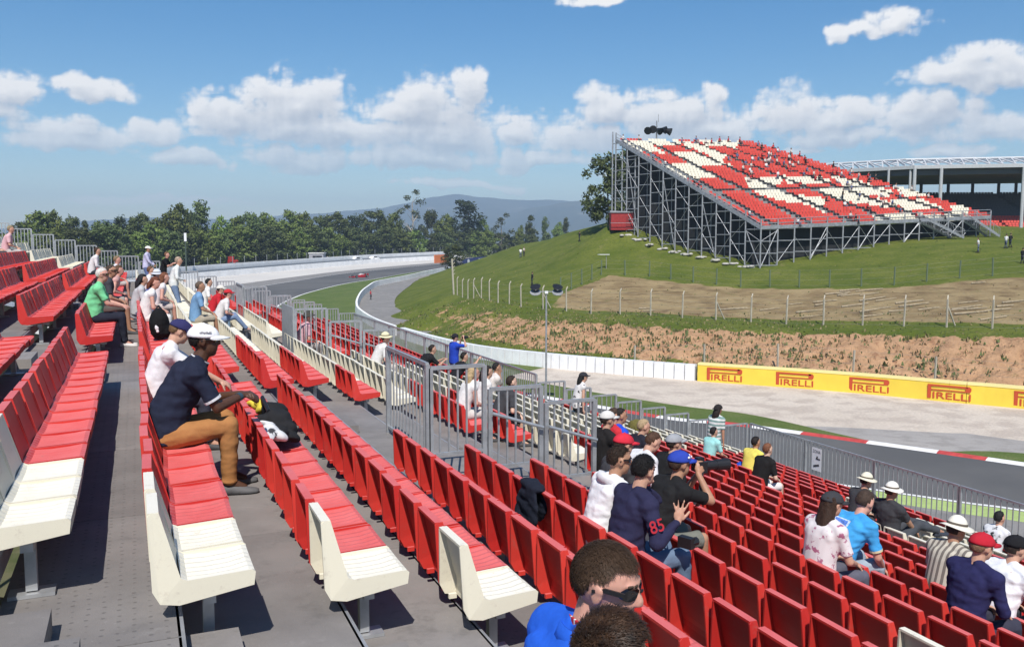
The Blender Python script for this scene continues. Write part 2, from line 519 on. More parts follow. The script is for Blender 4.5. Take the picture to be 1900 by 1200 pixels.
# outside of the bend: grey strip, pale run-off, lime verge, apron under the stand
BACKW = [Vector((a.x + (a.x - b.x) * 0.0, a.y, 0)) for a, b in zip(OUTER, INNER)]
WOUT_ST = [(160, 390), (118, 349), (84, 319), (60, 291), (37, 262), (19, 238), (4, 216), (-9, 194), (-16, 170), (-18, 145), (-16, 115)]
WOUT = catmull([Vector((*p, 0)) for p in WOUT_ST], NS)
nW = len(WOUT)
ribbon('runoff_asphalt', OUTER[:nW], lerp_line(OUTER[:nW], WOUT, 0.30), 0.008, M_apron, 3)
ribbon('runoff_gravel', lerp_line(OUTER[:nW], WOUT, 0.30), WOUT, 0.010, M_gravel_far, 6)
iL = 9 * NS
ribbon('lime_verge', OUTER[iL:], [o + (o - i).normalized() * 1.5 for o, i in zip(OUTER[iL:], INNER[iL:])], 0.012, M_lime, 2)
ribbon('service_apron', [o + (o - i).normalized() * 1.5 for o, i in zip(OUTER[iL:], INNER[iL:])], [o + (o - i).normalized() * 16 for o, i in zip(OUTER[iL:], INNER[iL:])], 0.008, M_apron, 3)
# service road behind the barrier on the hill side
ROADH = catmull([Vector((*p, 0)) for p in [(86, 250), (74, 229), (62, 205), (55, 187), (48, 169), (42, 152), (38, 137), (34, 115), (31, 97), (30, 82)]], NS)
wr = WALL[NS:len(ROADH) + NS]
ribbon('service_road', wr, ROADH, 0.010, M_apron, 4)

# kerb of red and white blocks on the inside of the bend
kerb = obj('kerb', None); kerb['kind'] = 'structure'
pts = INNER[int(7.5 * NS):19 * NS]
acc, seg, cur, colr = 0.0, [], [pts[0]], 0
dense = []
for a, b in zip(pts[:-1], pts[1:]):
    n = max(1, int((b - a).length / 0.45))
    dense += [a.lerp(b, k / n) for k in range(n)]
i = 0
while i + 5 < len(dense):
    blk = dense[i:i + 6]
    mb = MB(); w = 0.7
    for j, p in enumerate(blk):
        d = (dense[min(i + j + 1, len(dense) - 1)] - dense[max(0, i + j - 1)]).normalized()
        nrm = Vector((-d.y, d.x, 0))
        z = zg(p.x, p.y)
        q0, q1 = p - nrm * 0.24, p + nrm * 0.30
        mb.v += [(q0.x, q0.y, z + 0.018), (p.x, p.y, z + 0.07), (q1.x, q1.y, z + 0.085), (q1.x, q1.y, z + 0.0)]
    for j in range(len(blk) - 1):
        for k in range(3):
            mb.f.append((j * 4 + k, j * 4 + k + 1, j * 4 + k + 5, j * 4 + k + 4))
    far = dense[i].y > 75
    part('kerb_block', mb, M_kerbwhite if (colr % 2 == 0 or (far and colr % 4)) else M_kerbred, kerb)
    i += 5; colr += 1
ribbon('track_edge_line', [p for p in INNER[:int(7.5 * NS)]], offset_line(INNER, OUTER, 0.45)[:int(7.5 * NS)], 0.022, M_whiteline, 1)

# ------------------------------------------------------------------ the hill (interpolated through surveyed points)
CP = []
for (px, py, D) in [(1900, 637, 64), (1750, 633, 67.5), (1600, 628, 71), (1400, 622, 74.5), (1200, 612, 78), (1100, 607, 81), (1000, 598, 86), (900, 580, 96), (820, 570, 108), (790, 560, 122),
                    (1900, 612, 68), (1700, 605, 73), (1450, 600, 80), (1290, 592, 84), (1100, 583, 90), (975, 578, 95), (850, 552, 120), (800, 545, 140),
                    (1130, 510, 112), (1040, 545, 101), (1250, 522, 106), (1400, 537, 98), (1650, 533, 92), (1900, 512, 90),
                    (1410, 505, 109), (1560, 485, 111), (1680, 462, 113), (1815, 465, 105), (1900, 480, 100), (1300, 480, 117), (1240, 460, 124), (1180, 430, 130), (1140, 412, 134),
                    (1000, 500, 130), (900, 520, 137), (1060, 470, 140), (960, 475, 165), (1100, 445, 146), (840, 520, 165), (870, 500, 195),
                    (1135, 411, 160), (1060, 430, 180), (960, 455, 205), (900, 478, 222), (850, 492, 236)]:
    CP.append(at_depth(px, py, D))
for (px, D, z) in [(1135, 220, 9), (1060, 240, 6), (960, 262, 3), (900, 275, 2), (1300, 150, 14.3), (1500, 140, 12.6), (1700, 140, 12.8), (1900, 135, 11.5), (1300, 220, 12), (1600, 220, 12),
                   (1900, 220, 12), (2300, 62, 3.2), (2300, 95, 8), (2300, 130, 11), (2300, 220, 12), (1500, 310, 8), (2000, 310, 8), (1200, 310, 5)]:
    p = at_depth(px, 445, D); CP.append(Vector((p.x, p.y, z)))
for p in ROADH[4:-4:6]:
    CP.append(Vector((p.x, p.y, zg(p.x, p.y) - 0.05)))
# foot of the scarp, just behind the barrier
FOOT = [w + (w - i).normalized() * 2.2 for w, i in zip(WALL, INNER)]
for p in FOOT[10 * NS:20 * NS + 1:5]:
    CP.append(Vector((p.x, p.y, 0.25)))
A_ = np.array([[p.x, p.y] for p in CP]); Zc = np.array([p.z for p in CP])
def phi(r):
    return r ** 1.4
n_ = len(CP)
Kx = phi(np.linalg.norm(A_[:, None] - A_[None], axis=2)) + np.eye(n_) * 0.02
Pm = np.hstack([np.ones((n_, 1)), A_])
sol = np.linalg.solve(np.block([[Kx, Pm], [Pm.T, np.zeros((3, 3))]]), np.concatenate([Zc, np.zeros(3)]))
def hill_np(XY):
    r_ = np.linalg.norm(XY[:, None] - A_[None], axis=2)
    return phi(r_) @ sol[:n_] + sol[n_] + XY @ sol[n_ + 1:]
def hill(x, y):
    return float(hill_np(np.array([[x, y]]))[0])
# barrier depth as seen along each bearing
cols_px = np.concatenate([np.arange(690, 1100, 5.0), np.arange(1100, 1960, 6.0), np.arange(1960, 2500, 20.0)])
foot_b = []
for p in WALL[int(9.2 * NS):20 * NS + 1]:
    pr = project((p.x, p.y, 0))
    if pr:
        foot_b.append((pr[0], (Vector((p.x, p.y, 0))).dot(_fh)))
foot_b.sort()
fx = np.array([a for a, b in foot_b]); fd = np.array([b for a, b in foot_b])
def wall_D(px):
    return float(np.interp(px, fx, fd))
def scarp_top_D(px):
    return float(np.interp(px, [700, 800, 900, 1000, 1200, 1400, 1600, 1900, 2400], [118, 112, 97, 86.5, 78.5, 75, 71.5, 64.5, 62]))
def soil_top_D(px):
    return float(np.interp(px, [1000, 1040, 1130, 1250, 1400, 1480, 1650, 1900, 2400], [92, 101, 112, 106, 99, 97, 92, 90, 90]))
def fence_D(px):
    return float(np.interp(px, [850, 975, 1100, 1290, 1450, 1700, 1900, 2400], [120, 95, 90, 84, 80, 73, 68, 66]))
NR = 120
XY, SC, SO = [], [], []
for px in cols_px:
    D0 = wall_D(px) + 1.0
    for j in range(NR):
        t = j / (NR - 1)
        D = D0 + (320 - D0) * (t ** 2.1)
        p = at_depth(px, 445, D); XY.append((p.x, p.y))
        td = (D - D0 - 0.5) / max(1.0, scarp_top_D(px) - D0)
        s = 1.0 if 0 < td < 1 else 0.0
        if 1 <= td < 1.12: s = 1 - (td - 1) / 0.12
        s *= float(np.interp(px, [700, 860, 960, 1100, 1300, 1500], [0.0, 0.45, 0.62, 0.8, 0.92, 1.0]))
        if td < 0.30:
            s *= float(np.interp(px, [900, 1500, 1900], [0.3, 0.55, 0.9]))
        SC.append(s)
        b = 0.0
        if px > 1000:
            f0, f1 = fence_D(px) + 1.0, soil_top_D(px)
            b = max(0.0, min(1.0, (D - f0) / 1.5)) * max(0.0, min(1.0, (f1 - D) / 1.2)) * min(1.0, (px - 1000) / 60)
        SO.append(b)
XY = np.array(XY); Zh = np.concatenate([hill_np(XY[i:i + 4000]) for i in range(0, len(XY), 4000)])
mb = MB()
for i, (x, y) in enumerate(XY):
    z = Zh[i]
    if SC[i] > 0.05:
        n1 = noise.fractal(Vector((x * 0.55, y * 0.55, z * 0.4)), 1.0, 2.0, 4)
        gul = abs(noise.noise(Vector((x * 1.3, y * 1.3, 3.0)))) + .6 * abs(noise.noise(Vector(((x + y) * .9, (y - x) * .12, 7.0))))
        z += SC[i] * (0.50 * n1 - 0.55 * gul)
    z += 0.05 * noise.noise(Vector((x * 0.35, y * 0.35, 0)))
    mb.v.append((x, y, z))
nc = len(cols_px)
for c in range(nc - 1):
    for j in range(NR - 1):
        o = c * NR + j
        mb.f.append((o, o + NR, o + NR + 1, o + 1))
M_hill = bpy.data.materials.new('hillside'); M_hill.use_nodes = True
t = M_hill.node_tree; b = t.nodes['Principled BSDF']; k = NG(t)
P = k.n('ShaderNodeNewGeometry').outputs['Position']
at = k.n('ShaderNodeAttribute'); at.attribute_name = 'cover'
sp = k.n('ShaderNodeSeparateColor'); t.links.new(at.outputs['Color'], sp.inputs[0])
grass = k.mix(k.mr(k.noise(P, 0.22, 6.0, 0.65), 0.32, 0.68), (0.086, 0.118, 0.013, 1), (0.152, 0.170, 0.030, 1))
grass = k.mix(k.mr(k.noise(P, 0.7, 5.0, 0.7), 0.56, 0.78), grass, (0.22, 0.19, 0.09, 1))
grass = k.mix(k.m('MULTIPLY', k.mr(k.noise(P, 3.5, 4.0, 0.7), 0.45, 0.62), 0.6), grass, (0.065, 0.088, 0.018, 1))
soil = k.mix(k.mr(k.noise(P, 0.35, 6.0, 0.65), 0.32, 0.66), (0.22, 0.155, 0.078, 1), (0.34, 0.255, 0.132, 1))
wv = k.n('ShaderNodeMapping'); wv.inputs['Scale'].default_value = (0.30, 0.30, 4.5); t.links.new(P, wv.inputs['Vector'])
soil = k.mix(k.m('MULTIPLY', k.mr(k.noise(wv.outputs[0], 1.0, 4.0, 0.65), 0.53, 0.66), 0.75), soil, (0.13, 0.085, 0.045, 1))
soil = k.mix(k.m('MULTIPLY', k.mr(k.noise(P, 0.5, 5.0, 0.7), 0.55, 0.75), 0.7), soil, (0.16, 0.16, 0.065, 1))
clay = k.mix(k.mr(k.noise(P, 0.8, 6.0, 0.7), 0.35, 0.65), (0.53, 0.32, 0.18, 1), (0.43, 0.255, 0.14, 1))
wv2 = k.n('ShaderNodeMapping'); wv2.inputs['Scale'].default_value = (1.6, 1.6, 0.25); t.links.new(P, wv2.inputs['Vector'])
clay = k.mix(k.m('MULTIPLY', k.mr(k.noise(wv2.outputs[0], 1.0, 5.0, 0.7), 0.52, 0.64), 0.8), clay, (0.30, 0.155, 0.085, 1))
clay = k.mix(k.m('MULTIPLY', k.mr(k.noise(P, 1.1, 5.0, 0.75), 0.60, 0.70), 0.8), clay, (0.17, 0.14, 0.06, 1))
ed = k.m('SUBTRACT', k.noise(P, 0.6, 5.0, 0.7), 0.5)
fs = k.mr(k.m('ADD', sp.outputs[1], k.m('MULTIPLY', ed, 0.9)), 0.35, 0.62)
fc = k.mr(k.m('ADD', sp.outputs[0], k.m('MULTIPLY', ed, 1.9)), 0.40, 0.60)
k.set(b.inputs['Base Color'], k.mix(fc, k.mix(fs, grass, soil), clay))
b.inputs['Roughness'].default_value = 0.95; b.inputs['Specular IOR Level'].default_value = 0.15
bp = k.n('ShaderNodeBump'); bp.inputs['Strength'].default_value = 0.9; bp.inputs['Distance'].default_value = 0.25
k.set(bp.inputs['Height'], k.m('ADD', k.noise(P, 2.2, 6.0, 0.7), k.m('MULTIPLY', k.noise(wv2.outputs[0], 1.6, 4.0, 0.7), sp.outputs[0])))
t.links.new(bp.outputs[0], b.inputs['Normal'])
hm = mb.mesh('hill', M_hill, True)
ca = hm.color_attributes.new('cover', 'FLOAT_COLOR', 'POINT')
ca.data.foreach_set('color', np.array([[s, o_, 0, 1] for s, o_ in zip(SC, SO)], dtype=np.float32).ravel())
if hm.polygons[nc * 20].normal.z < 0:
    hm.flip_normals()
struct('hill', hm, None)

# weeds and dry tufts on the slope and the scarp
def leafcard(mb, c, w, h, az, tilt):
    d = Vector((math.cos(az), math.sin(az), 0)); u = Vector((-math.sin(az) * math.sin(tilt), math.cos(az) * math.sin(tilt), math.cos(tilt)))
    mb.add([c - d * w * 0.5, c + d * w * 0.5, c + d * w * 0.18 + u * h, c - d * w * 0.18 + u * h], [(0, 1, 2, 3)])
mbg, mbd = MB(), MB()
for _ in range(6000):
    px = random.uniform(740, 1960); D0 = wall_D(px)
    if random.random() < np.interp(px, [740, 1000, 1300, 1600, 1960], [0, .0, .25, .65, .85]): continue
    D = D0 + 1.5 + (random.random() ** 1.6) * (scarp_top_D(px) - D0 + 9)
    p = at_depth(px, 445, D); z = hill(p.x, p.y)
    m_ = mbg if random.random() < 0.55 else mbd
    for k_ in range(3):
        leafcard(m_, Vector((p.x + random.uniform(-.2, .2), p.y + random.uniform(-.2, .2), z - 0.15)), random.uniform(.08, .26), random.uniform(.12, .34), random.uniform(0, 6.3), random.uniform(-.6, .6))
for _ in range(2200):
    px = random.uniform(860, 1960); D = random.uniform(scarp_top_D(px), 150)
    p = at_depth(px, 445, D); z = hill(p.x, p.y)
    leafcard(mbg if random.random() < 0.75 else mbd, Vector((p.x, p.y, z - 0.05)), random.uniform(.10, .32), random.uniform(.05, .16), random.uniform(0, 6.3), random.uniform(-.8, .8))
M_weed = mat('weed_leaf', (0.085, 0.11, 0.03), 0.8, var=0.35, vscale=0.6)
M_straw = mat('dry_weed', (0.24, 0.19, 0.09), 0.85, var=0.3, vscale=0.6)
o = obj('weeds', mbg.mesh('weeds', M_weed)); o['kind'] = 'stuff'; tag(o, 'green weeds growing over the clay bank and grass slope', 'weeds')
o = obj('dry_grass', mbd.mesh('dry_grass', M_straw)); o['kind'] = 'stuff'; tag(o, 'dry straw coloured tufts scattered on the clay bank', 'dry grass')

# ------------------------------------------------------------------ mountains far behind
M_mtn = ground_mat('mountain_wood', (0.03, 0.05, 0.045), (0.06, 0.075, 0.06), 0.004, (0.20, 0.18, 0.15), 0.006, 0.6, 0.02, f3=(0.58, 0.7))
def ridge(name, prof, D, depth, seed):
    mb = MB(); cols_ = np.arange(prof[0][0], prof[-1][0] + 1, 6.0); NJ = 14
    for px in cols_:
        py = float(np.interp(px, [a for a, _ in prof], [b_ for _, b_ in prof]))
        top = at_depth(px, py, D)
        nz = noise.fractal(Vector((px * 0.02, seed, 0)), 1.0, 2.0, 4)
        H_ = top.z + nz * 5
        for j in range(NJ):
            t_ = j / (NJ - 1)
            q_ = at_depth(px, 445, D - depth * (1 - t_) ** 1.2)
            rr = noise.fractal(Vector((px * 0.03, t_ * 3, seed + 5)), 1.0, 2.0, 4)
            z = 2 + (H_ - 2) * (t_ ** 0.85) + rr * 28 * t_ * (1 - t_) * 2
            mb.v.append((q_.x, q_.y, z))
    for c in range(len(cols_) - 1):
        for j in range(NJ - 1):
            o_ = c * NJ + j
            mb.f.append((o_, o_ + NJ, o_ + NJ + 1, o_ + 1))
    me = mb.mesh(name, M_mtn, True)
    if me.polygons[30].normal.z < 0:
        me.flip_normals()
    return struct(name, me, None)
ridge('mountains', [(-300, 425), (60, 424), (160, 410), (240, 405), (330, 402), (420, 408), (520, 400), (600, 396), (660, 390), (710, 386), (760, 376), (800, 366), (850, 360), (880, 364),
                    (930, 370), (990, 371), (1040, 372), (1100, 376), (1180, 384), (1300, 390), (1600, 400), (2200, 410)], 4600, 1500, 1.0)
ridge('mountains', [(880, 415), (930, 402), (980, 388), (1030, 377), (1070, 373), (1110, 378), (1150, 388), (1220, 395), (1400, 405), (1800, 420)], 3700, 900, 8.0)
# ================================================================== BARRIERS, FENCES, TREES, FAR STANDS
M_steel = mat('galvanised_steel', (0.42, 0.43, 0.44), 0.45, 0.55, var=0.15, vscale=6.0)
M_steel_dull = mat('dull_scaffold_steel', (0.34, 0.35, 0.37), 0.55, 0.45, var=0.2, vscale=3.0)
M_block = mat('white_barrier_plastic', (0.80, 0.80, 0.80), 0.5, var=0.07, vscale=1.2)
M_wallwhite = mat('white_wall_paint', (0.84, 0.83, 0.81), 0.7, var=0.08, vscale=0.4)
M_yellow = mat('yellow_banner', (0.80, 0.58, 0.06), 0.55, var=0.05, vscale=0.8)
M_yellow2 = mat('pale_yellow_edge', (0.82, 0.68, 0.28), 0.55)
M_orange = mat('red_orange_print', (0.52, 0.07, 0.02), 0.6)
M_black = mat('black_plastic', (0.012, 0.012, 0.014), 0.5)
M_darkstrip = mat('dark_rubber', (0.03, 0.03, 0.032), 0.8)
M_bluebanner = mat('blue_banner', (0.035, 0.05, 0.17), 0.6)
M_whiteprint = mat('white_print', (0.75, 0.75, 0.76), 0.6)

def resample(line, step):
    outp = [line[0]]; acc = 0.0; last = line[0]
    for p in line[1:]:
        d = (p - last).length
        while d >= step:
            last = last + (p - last) * (step / d); outp.append(last); d = (p - last).length
    return outp
def seg_box(mb, a, b, z0, z1, w0, w1=None):
    """wall piece from a to b, w0 wide at the bottom, w1 at the top"""
    w1 = w0 if w1 is None else w1
    d = (b - a).normalized(); n = Vector((-d.y, d.x, 0))
    vs = []
    for p in (a, b):
        for w, z in ((w0, z0), (w1, z1)):
            for s_ in (-1, 1):
                q_ = p + n * (s_ * w / 2); vs.append((q_.x, q_.y, zg(p.x, p.y) + z))
    return mb.add(vs, [(0, 1, 3, 2), (4, 6, 7, 5), (0, 4, 5, 1), (2, 3, 7, 6), (0, 2, 6, 4), (1, 5, 7, 3)])

# --- white foam-block barrier and the smooth wall it continues as
wl = resample(WALL, 0.82)
def near_px(p):
    r_ = project((p.x, p.y, 0)); return r_[0] if r_ else -1
i_bl0 = next(i for i, p in enumerate(wl) if p.y < 92)
i_ad0 = next(i for i, p in enumerate(wl) if p.y < 90 and near_px(p) > 1284)
bar = thing('block_barrier', 'long curving barrier of white blocks below the clay bank', 'barrier')
for i in range(i_bl0, i_ad0):
    a, b = wl[i], wl[i + 1]; d = b - a
    mb = MB(); seg_box(mb, a + d * 0.05, b - d * 0.05, 0.0, 1.18, 0.62, 0.56)
    part('barrier_block', mb, M_block, bar)
mb = MB()
for i in range(i_bl0, i_ad0):
    seg_box(mb, wl[i], wl[i + 1], 0.0, 1.05, 0.40)
part('core_strap', mb, mat('grey_strap', (0.28, 0.29, 0.31), 0.7), bar)
mb = MB(); dd = resample(WALL[:], 2.0)
smooth_wall = thing('white_wall', 'smooth low white wall curving round the grass infield', 'wall')
pts = [p for p in resample(WALL[4:], 1.5) if p.y >= 91.0]
for i in range(0, len(pts) - 4, 4):
    mb = MB()
    for j in range(4):
        seg_box(mb, pts[i + j], pts[i + j + 1], 0.0, 1.15, 0.45, 0.30)
    part('wall_section', mb, M_wallwhite, smooth_wall)
# --- yellow advertising barrier
ad = thing('advertising_barrier', 'yellow barrier with red PIRELLI lettering along the gravel', 'advertising board')
adl = resample(WALL, 1.0)
adl = [p for p in adl if p.y < 90 and near_px(p) > 1283] [:70]
mb = MB()
for a, b in zip(adl[:-1], adl[1:]):
    seg_box(mb, a, b, 0.0, 1.22, 0.7, 0.6)
part('banner', mb, M_yellow, ad)
mb = MB()
for a, b in zip(adl[:-1], adl[1:]):
    seg_box(mb, a, b, 1.22, 1.36, 0.66, 0.62)
part('banner_top', mb, M_yellow2, ad)
txt = text_mesh('IRELLI', 1.0, 0.0, 0.012)
tx0 = min(v.co.x for v in txt.vertices); tx1 = max(v.co.x for v in txt.vertices)
ty0 = min(v.co.y for v in txt.vertices); ty1 = max(v.co.y for v in txt.vertices)
def pirelli_mesh():
    """lettering 3.0 m long, 0.95 m high in local xz plane (x along, z up, facing -y)"""
    mb = MB(); th = 0.012
    def rect(x0, x1, z0, z1):
        mb.box(((x0 + x1) / 2, -th / 2, (z0 + z1) / 2), (x1 - x0, th, z1 - z0))
    rect(-1.5, -1.24, 0.0, 0.92)
    rect(-1.24, 1.30, 0.80, 0.92)
    rect(1.10, 1.5, 0.55, 0.92) if False else None
    mb.add([(1.12, -th, 0.92), (1.12, -th, 0.54), (1.42, -th, 0.54), (1.52, -th, 0.66), (1.52, -th, 0.82), (1.40, -th, 0.92)], [(0, 1, 2, 3, 4, 5)])
    rect(-1.24, 1.12, 0.54, 0.61)
    sx = 2.62 / (tx1 - tx0); sz = 0.44 / (ty1 - ty0)
    mb.add([((v.co.x - tx0) * sx - 1.12, -th, (v.co.y - ty0) * sz) for v in txt.vertices], [tuple(p.vertices) for p in txt.polygons])
    return mb.mesh('lettering', M_orange)
PM = pirelli_mesh()
for lpx in (1345, 1476, 1618, 1766, 1922):
    # middle of each logo along the barrier
    best = min(range(1, len(adl) - 2), key=lambda i: abs(near_px(adl[i]) - lpx))
    a, b = adl[best - 1], adl[best + 1]; d = (b - a).normalized()
    nrm = Vector((d.y, -d.x, 0))
    if nrm.dot(-adl[best]) < 0:
        nrm = -nrm
    t_ = d if nrm.cross(d).z > 0 else -d      # lettering reads left to right from the track side
    p = adl[best] + nrm * 0.35
    o = obj('lettering', PM, ad, (p.x, p.y, 0.17))
    M3 = Matrix((t_, -nrm, Vector((0, 0, 1)))).transposed()
    o.rotation_euler = M3.to_euler()
    o.scale = (0.86, 1, 1.0)

# --- outer wall of the far straight: two white bands with a dark strip between
ow = thing('far_wall', 'long white two-band wall along the far outside of the bend', 'wall')
pts = resample(WOUT, 3.0)
for i in range(0, len(pts) - 6, 6):
    mb, mc, md = MB(), MB(), MB()
    for j in range(6):
        a, b = pts[i + j], pts[i + j + 1]
        seg_box(mb, a, b, 0.0, 1.5, 0.8, 0.6)
        d = (b - a).normalized(); n = Vector((-d.y, d.x, 0))
        if n.dot(Vector((-1, 1, 0))) < 0: n = -n
        seg_box(mc, a + n * 3, b + n * 3, 0.0, 3.0, 0.5)
        seg_box(md, a + n * 1.5, b + n * 1.5, 0.0, 1.9, 0.5)
    w = part('wall_section', mb, M_wallwhite, ow)
    part('upper_band', mc, M_wallwhite, ow)
    part('rubber_strip', md, mat('grey_rail', (0.35, 0.36, 0.37), 0.6), ow)
# dark wire fence with posts on the far wall
ff = thing('debris_fence', 'dark wire fence on thin posts behind the far white wall', 'fence')
fpost = MB().box((0, 0, 2.4), (0.12, 0.12, 4.8)).mesh('post', M_steel_dull)
mesh_ = MB()
fl = []
for i in range(0, len(pts) - 1):
    a, b = pts[i], pts[i + 1]; d = (b - a).normalized(); n = Vector((-d.y, d.x, 0))
    if n.dot(Vector((-1, 1, 0))) < 0: n = -n
    fl.append(a + n * 5)
for i, p in enumerate(fl[::2]):
    obj('post', fpost, ff, (p.x, p.y, zg(p.x, p.y)))
for a, b in zip(fl[:-1], fl[1:]):
    for z in (1.2, 2.2, 3.2, 4.2, 4.75):
        mesh_.bar((a.x, a.y, zg(a.x, a.y) + z), (b.x, b.y, zg(b.x, b.y) + z), 0.05)
part('wire', mesh_, M_darkstrip, ff)

# --- hillside fences
M_conc = mat('pale_concrete_post', (0.42, 0.38, 0.30), 0.9, var=0.15, vscale=2.0)
M_green = mat('green_fence_post', (0.12, 0.16, 0.10), 0.7)
M_wire = mat('fence_wire', (0.30, 0.30, 0.28), 0.6, 0.3)
def hill_fence(name, label, spots, height, m, bent, wires, step):
    f = thing(name, label, 'fence')
    base = []
    for (px, D) in spots:
        p = at_depth(px, 445, D); base.append(Vector((p.x, p.y, hill(p.x, p.y))))
    pos = resample([Vector((p.x, p.y, 0)) for p in base], step)
    pos = [Vector((p.x, p.y, hill(p.x, p.y))) for p in pos]
    for i, p in enumerate(pos):
        mb = MB(); lean = Vector((random.uniform(-.05, .05), random.uniform(-.05, .05), height))
        top = p + lean
        mb.bar(p - Vector((0, 0, 0.3)), top, 0.11)
        if bent:
            mb.bar(top, top + Vector((0.28, 0.22, 0.32)), 0.09)
        if i % 6 == 3 and bent:
            mb.bar(p + Vector((1.1, 0, -0.2)), p + lean * 0.8, 0.09)
        part('post', mb, m, f)
    mb = MB()
    for a, b in zip(pos[:-1], pos[1:]):
        for z in wires:
            mb.bar(a + Vector((0, 0, z)), b + Vector((0, 0, z)), 0.010)
    part('wire', mb, M_wire, f)
    return pos
hill_fence('perimeter_fence', 'wire fence on pale bent-top posts above the clay bank', [(848, 122), (880, 112), (930, 102), (975, 96), (1040, 93), (1100, 90), (1290, 84), (1450, 80), (1700, 73), (1900, 68), (2200, 64)],
           2.25, M_conc, True, (0.1, 0.6, 1.1, 1.6, 2.15), 3.3)
hill_fence('upper_fence', 'thin green-post fence on the grass below the far red stand', [(1040, 101), (1120, 113), (1250, 108), (1380, 100), (1470, 98), (1560, 95), (1700, 92), (1900, 91), (2200, 90)],
           1.9, M_green, False, (0.2, 0.8, 1.4, 1.85), 3.2)
# posts right behind the advertising barrier
hill_fence('low_fence', 'thin post-and-wire fence just behind the yellow advertising barrier', [(1180, 70.5), (1300, 68.8), (1500, 66.5), (1700, 62), (1950, 57)], 1.9, M_conc, False, (0.3, 0.9, 1.5, 1.85), 5.5)

# ------------------------------------------------------------------ trees
def leaf_mat(name, c1, c2):
    m = bpy.data.materials.new(name); m.use_nodes = True
    t = m.node_tree; b = t.nodes['Principled BSDF']; k = NG(t)
    oi = k.n('ShaderNodeObjectInfo')
    geo = k.n('ShaderNodeNewGeometry')
    c = k.mix(k.mr(k.noise(geo.outputs['Position'], 0.5, 4.0, 0.6), 0.3, 0.7), (*c1, 1), (*c2, 1))
    hv = k.n('ShaderNodeHueSaturation')
    k.set(hv.inputs['Hue'], k.m('ADD', 0.475, k.m('MULTIPLY', oi.outputs['Random'], 0.04)))
    k.set(hv.inputs['Value'], k.m('ADD', 0.62, k.m('MULTIPLY', oi.outputs['Random'], 0.8)))
    k.set(hv.inputs['Color'], c)
    k.set(b.inputs['Base Color'], hv.outputs[0])
    b.inputs['Roughness'].default_value = 0.8; b.inputs['Specular IOR Level'].default_value = 0.2
    return m
M_pine = leaf_mat('pine_needles', (0.050, 0.074, 0.026), (0.098, 0.122, 0.042))
M_broad = leaf_mat('broad_leaf', (0.090, 0.138, 0.030), (0.150, 0.190, 0.050))
M_cyp = leaf_mat('cypress_leaf', (0.024, 0.038, 0.018), (0.045, 0.060, 0.026))
M_euc = leaf_mat('eucalyptus_leaf', (0.055, 0.075, 0.045), (0.10, 0.12, 0.07))
M_bark = mat('bark', (0.10, 0.075, 0.05), 0.95, var=0.3, vscale=3.0, bump=0.6, bscale=8.0)
M_pale_bark = mat('pale_bark', (0.35, 0.31, 0.26), 0.9, var=0.2, vscale=2.0)
def crown_mesh(name, m, shape, n, leaf, seed, clumps):
    """unit-height crown (z 0..1, half width given by shape(z)) of small leaf faces gathered in clumps"""
    rnd = random.Random(seed); mb = MB()
    cl = []
    while len(cl) < clumps:
        z = rnd.uniform(0.02, 0.98); rr = shape(z)
        if rr <= 0.01 or rnd.random() > (rr + 0.04) * 3.2: continue
        a = rnd.uniform(0, 6.283); q_ = rr * math.sqrt(rnd.uniform(0.1, 1.0)) * rnd.uniform(.75, 1.08)
        cl.append((Vector((q_ * math.cos(a), q_ * math.sin(a), z)), rnd.uniform(0.06, 0.115)))
    for i in range(n):
        c, r_ = cl[i % clumps]
        v = Vector((rnd.gauss(0, 1), rnd.gauss(0, 1), rnd.gauss(0, 0.8))).normalized() * (r_ * rnd.uniform(0.45, 1.05))
        p = c + v
        d1 = Vector((rnd.uniform(-1, 1), rnd.uniform(-1, 1), rnd.uniform(-1, 1))).normalized()
        d2 = (v.normalized().cross(d1) + d1 * 0.2).normalized()
        s_ = leaf * rnd.uniform(0.6, 1.4)
        mb.add([p - d1 * s_, p + d2 * s_ * 0.7, p + d1 * s_, p - d2 * s_ * 0.7], [(0, 1, 2, 3)])
    return mb.mesh(name, m)
def sh_round(z):
    return 0.33 * math.sqrt(max(0, 1 - (2 * z - 1) ** 2)) * (1.1 - 0.25 * z)
def sh_pine(z):
    return 0.36 * (math.sqrt(max(0, 1 - (1.7 * z - 0.75) ** 2)) if z > 0.02 else 0)
def sh_cyp(z):
    return 0.15 * math.sqrt(max(0, 1 - (2 * z - 1) ** 2)) ** 0.6
def sh_cone(z):
    return 0.26 * (1 - z) ** 0.7 + 0.03
CROWNS = {
    'pine': [crown_mesh('crown', M_pine, sh_pine, 4200, 0.024, s, 80) for s in (1, 2, 3)],
    'broad': [crown_mesh('crown', M_broad, sh_round, 4200, 0.024, s, 80) for s in (4, 5, 6)],
    'cypress': [crown_mesh('crown', M_cyp, sh_cyp, 3200, 0.018, s, 60) for s in (7, 8)],
    'conifer': [crown_mesh('crown', M_pine, sh_cone, 3200, 0.023, s, 60) for s in (9, 10)],
    'sparse': [crown_mesh('crown', M_euc, sh_round, 1500, 0.017, s, 17) for s in (11, 12)],
}
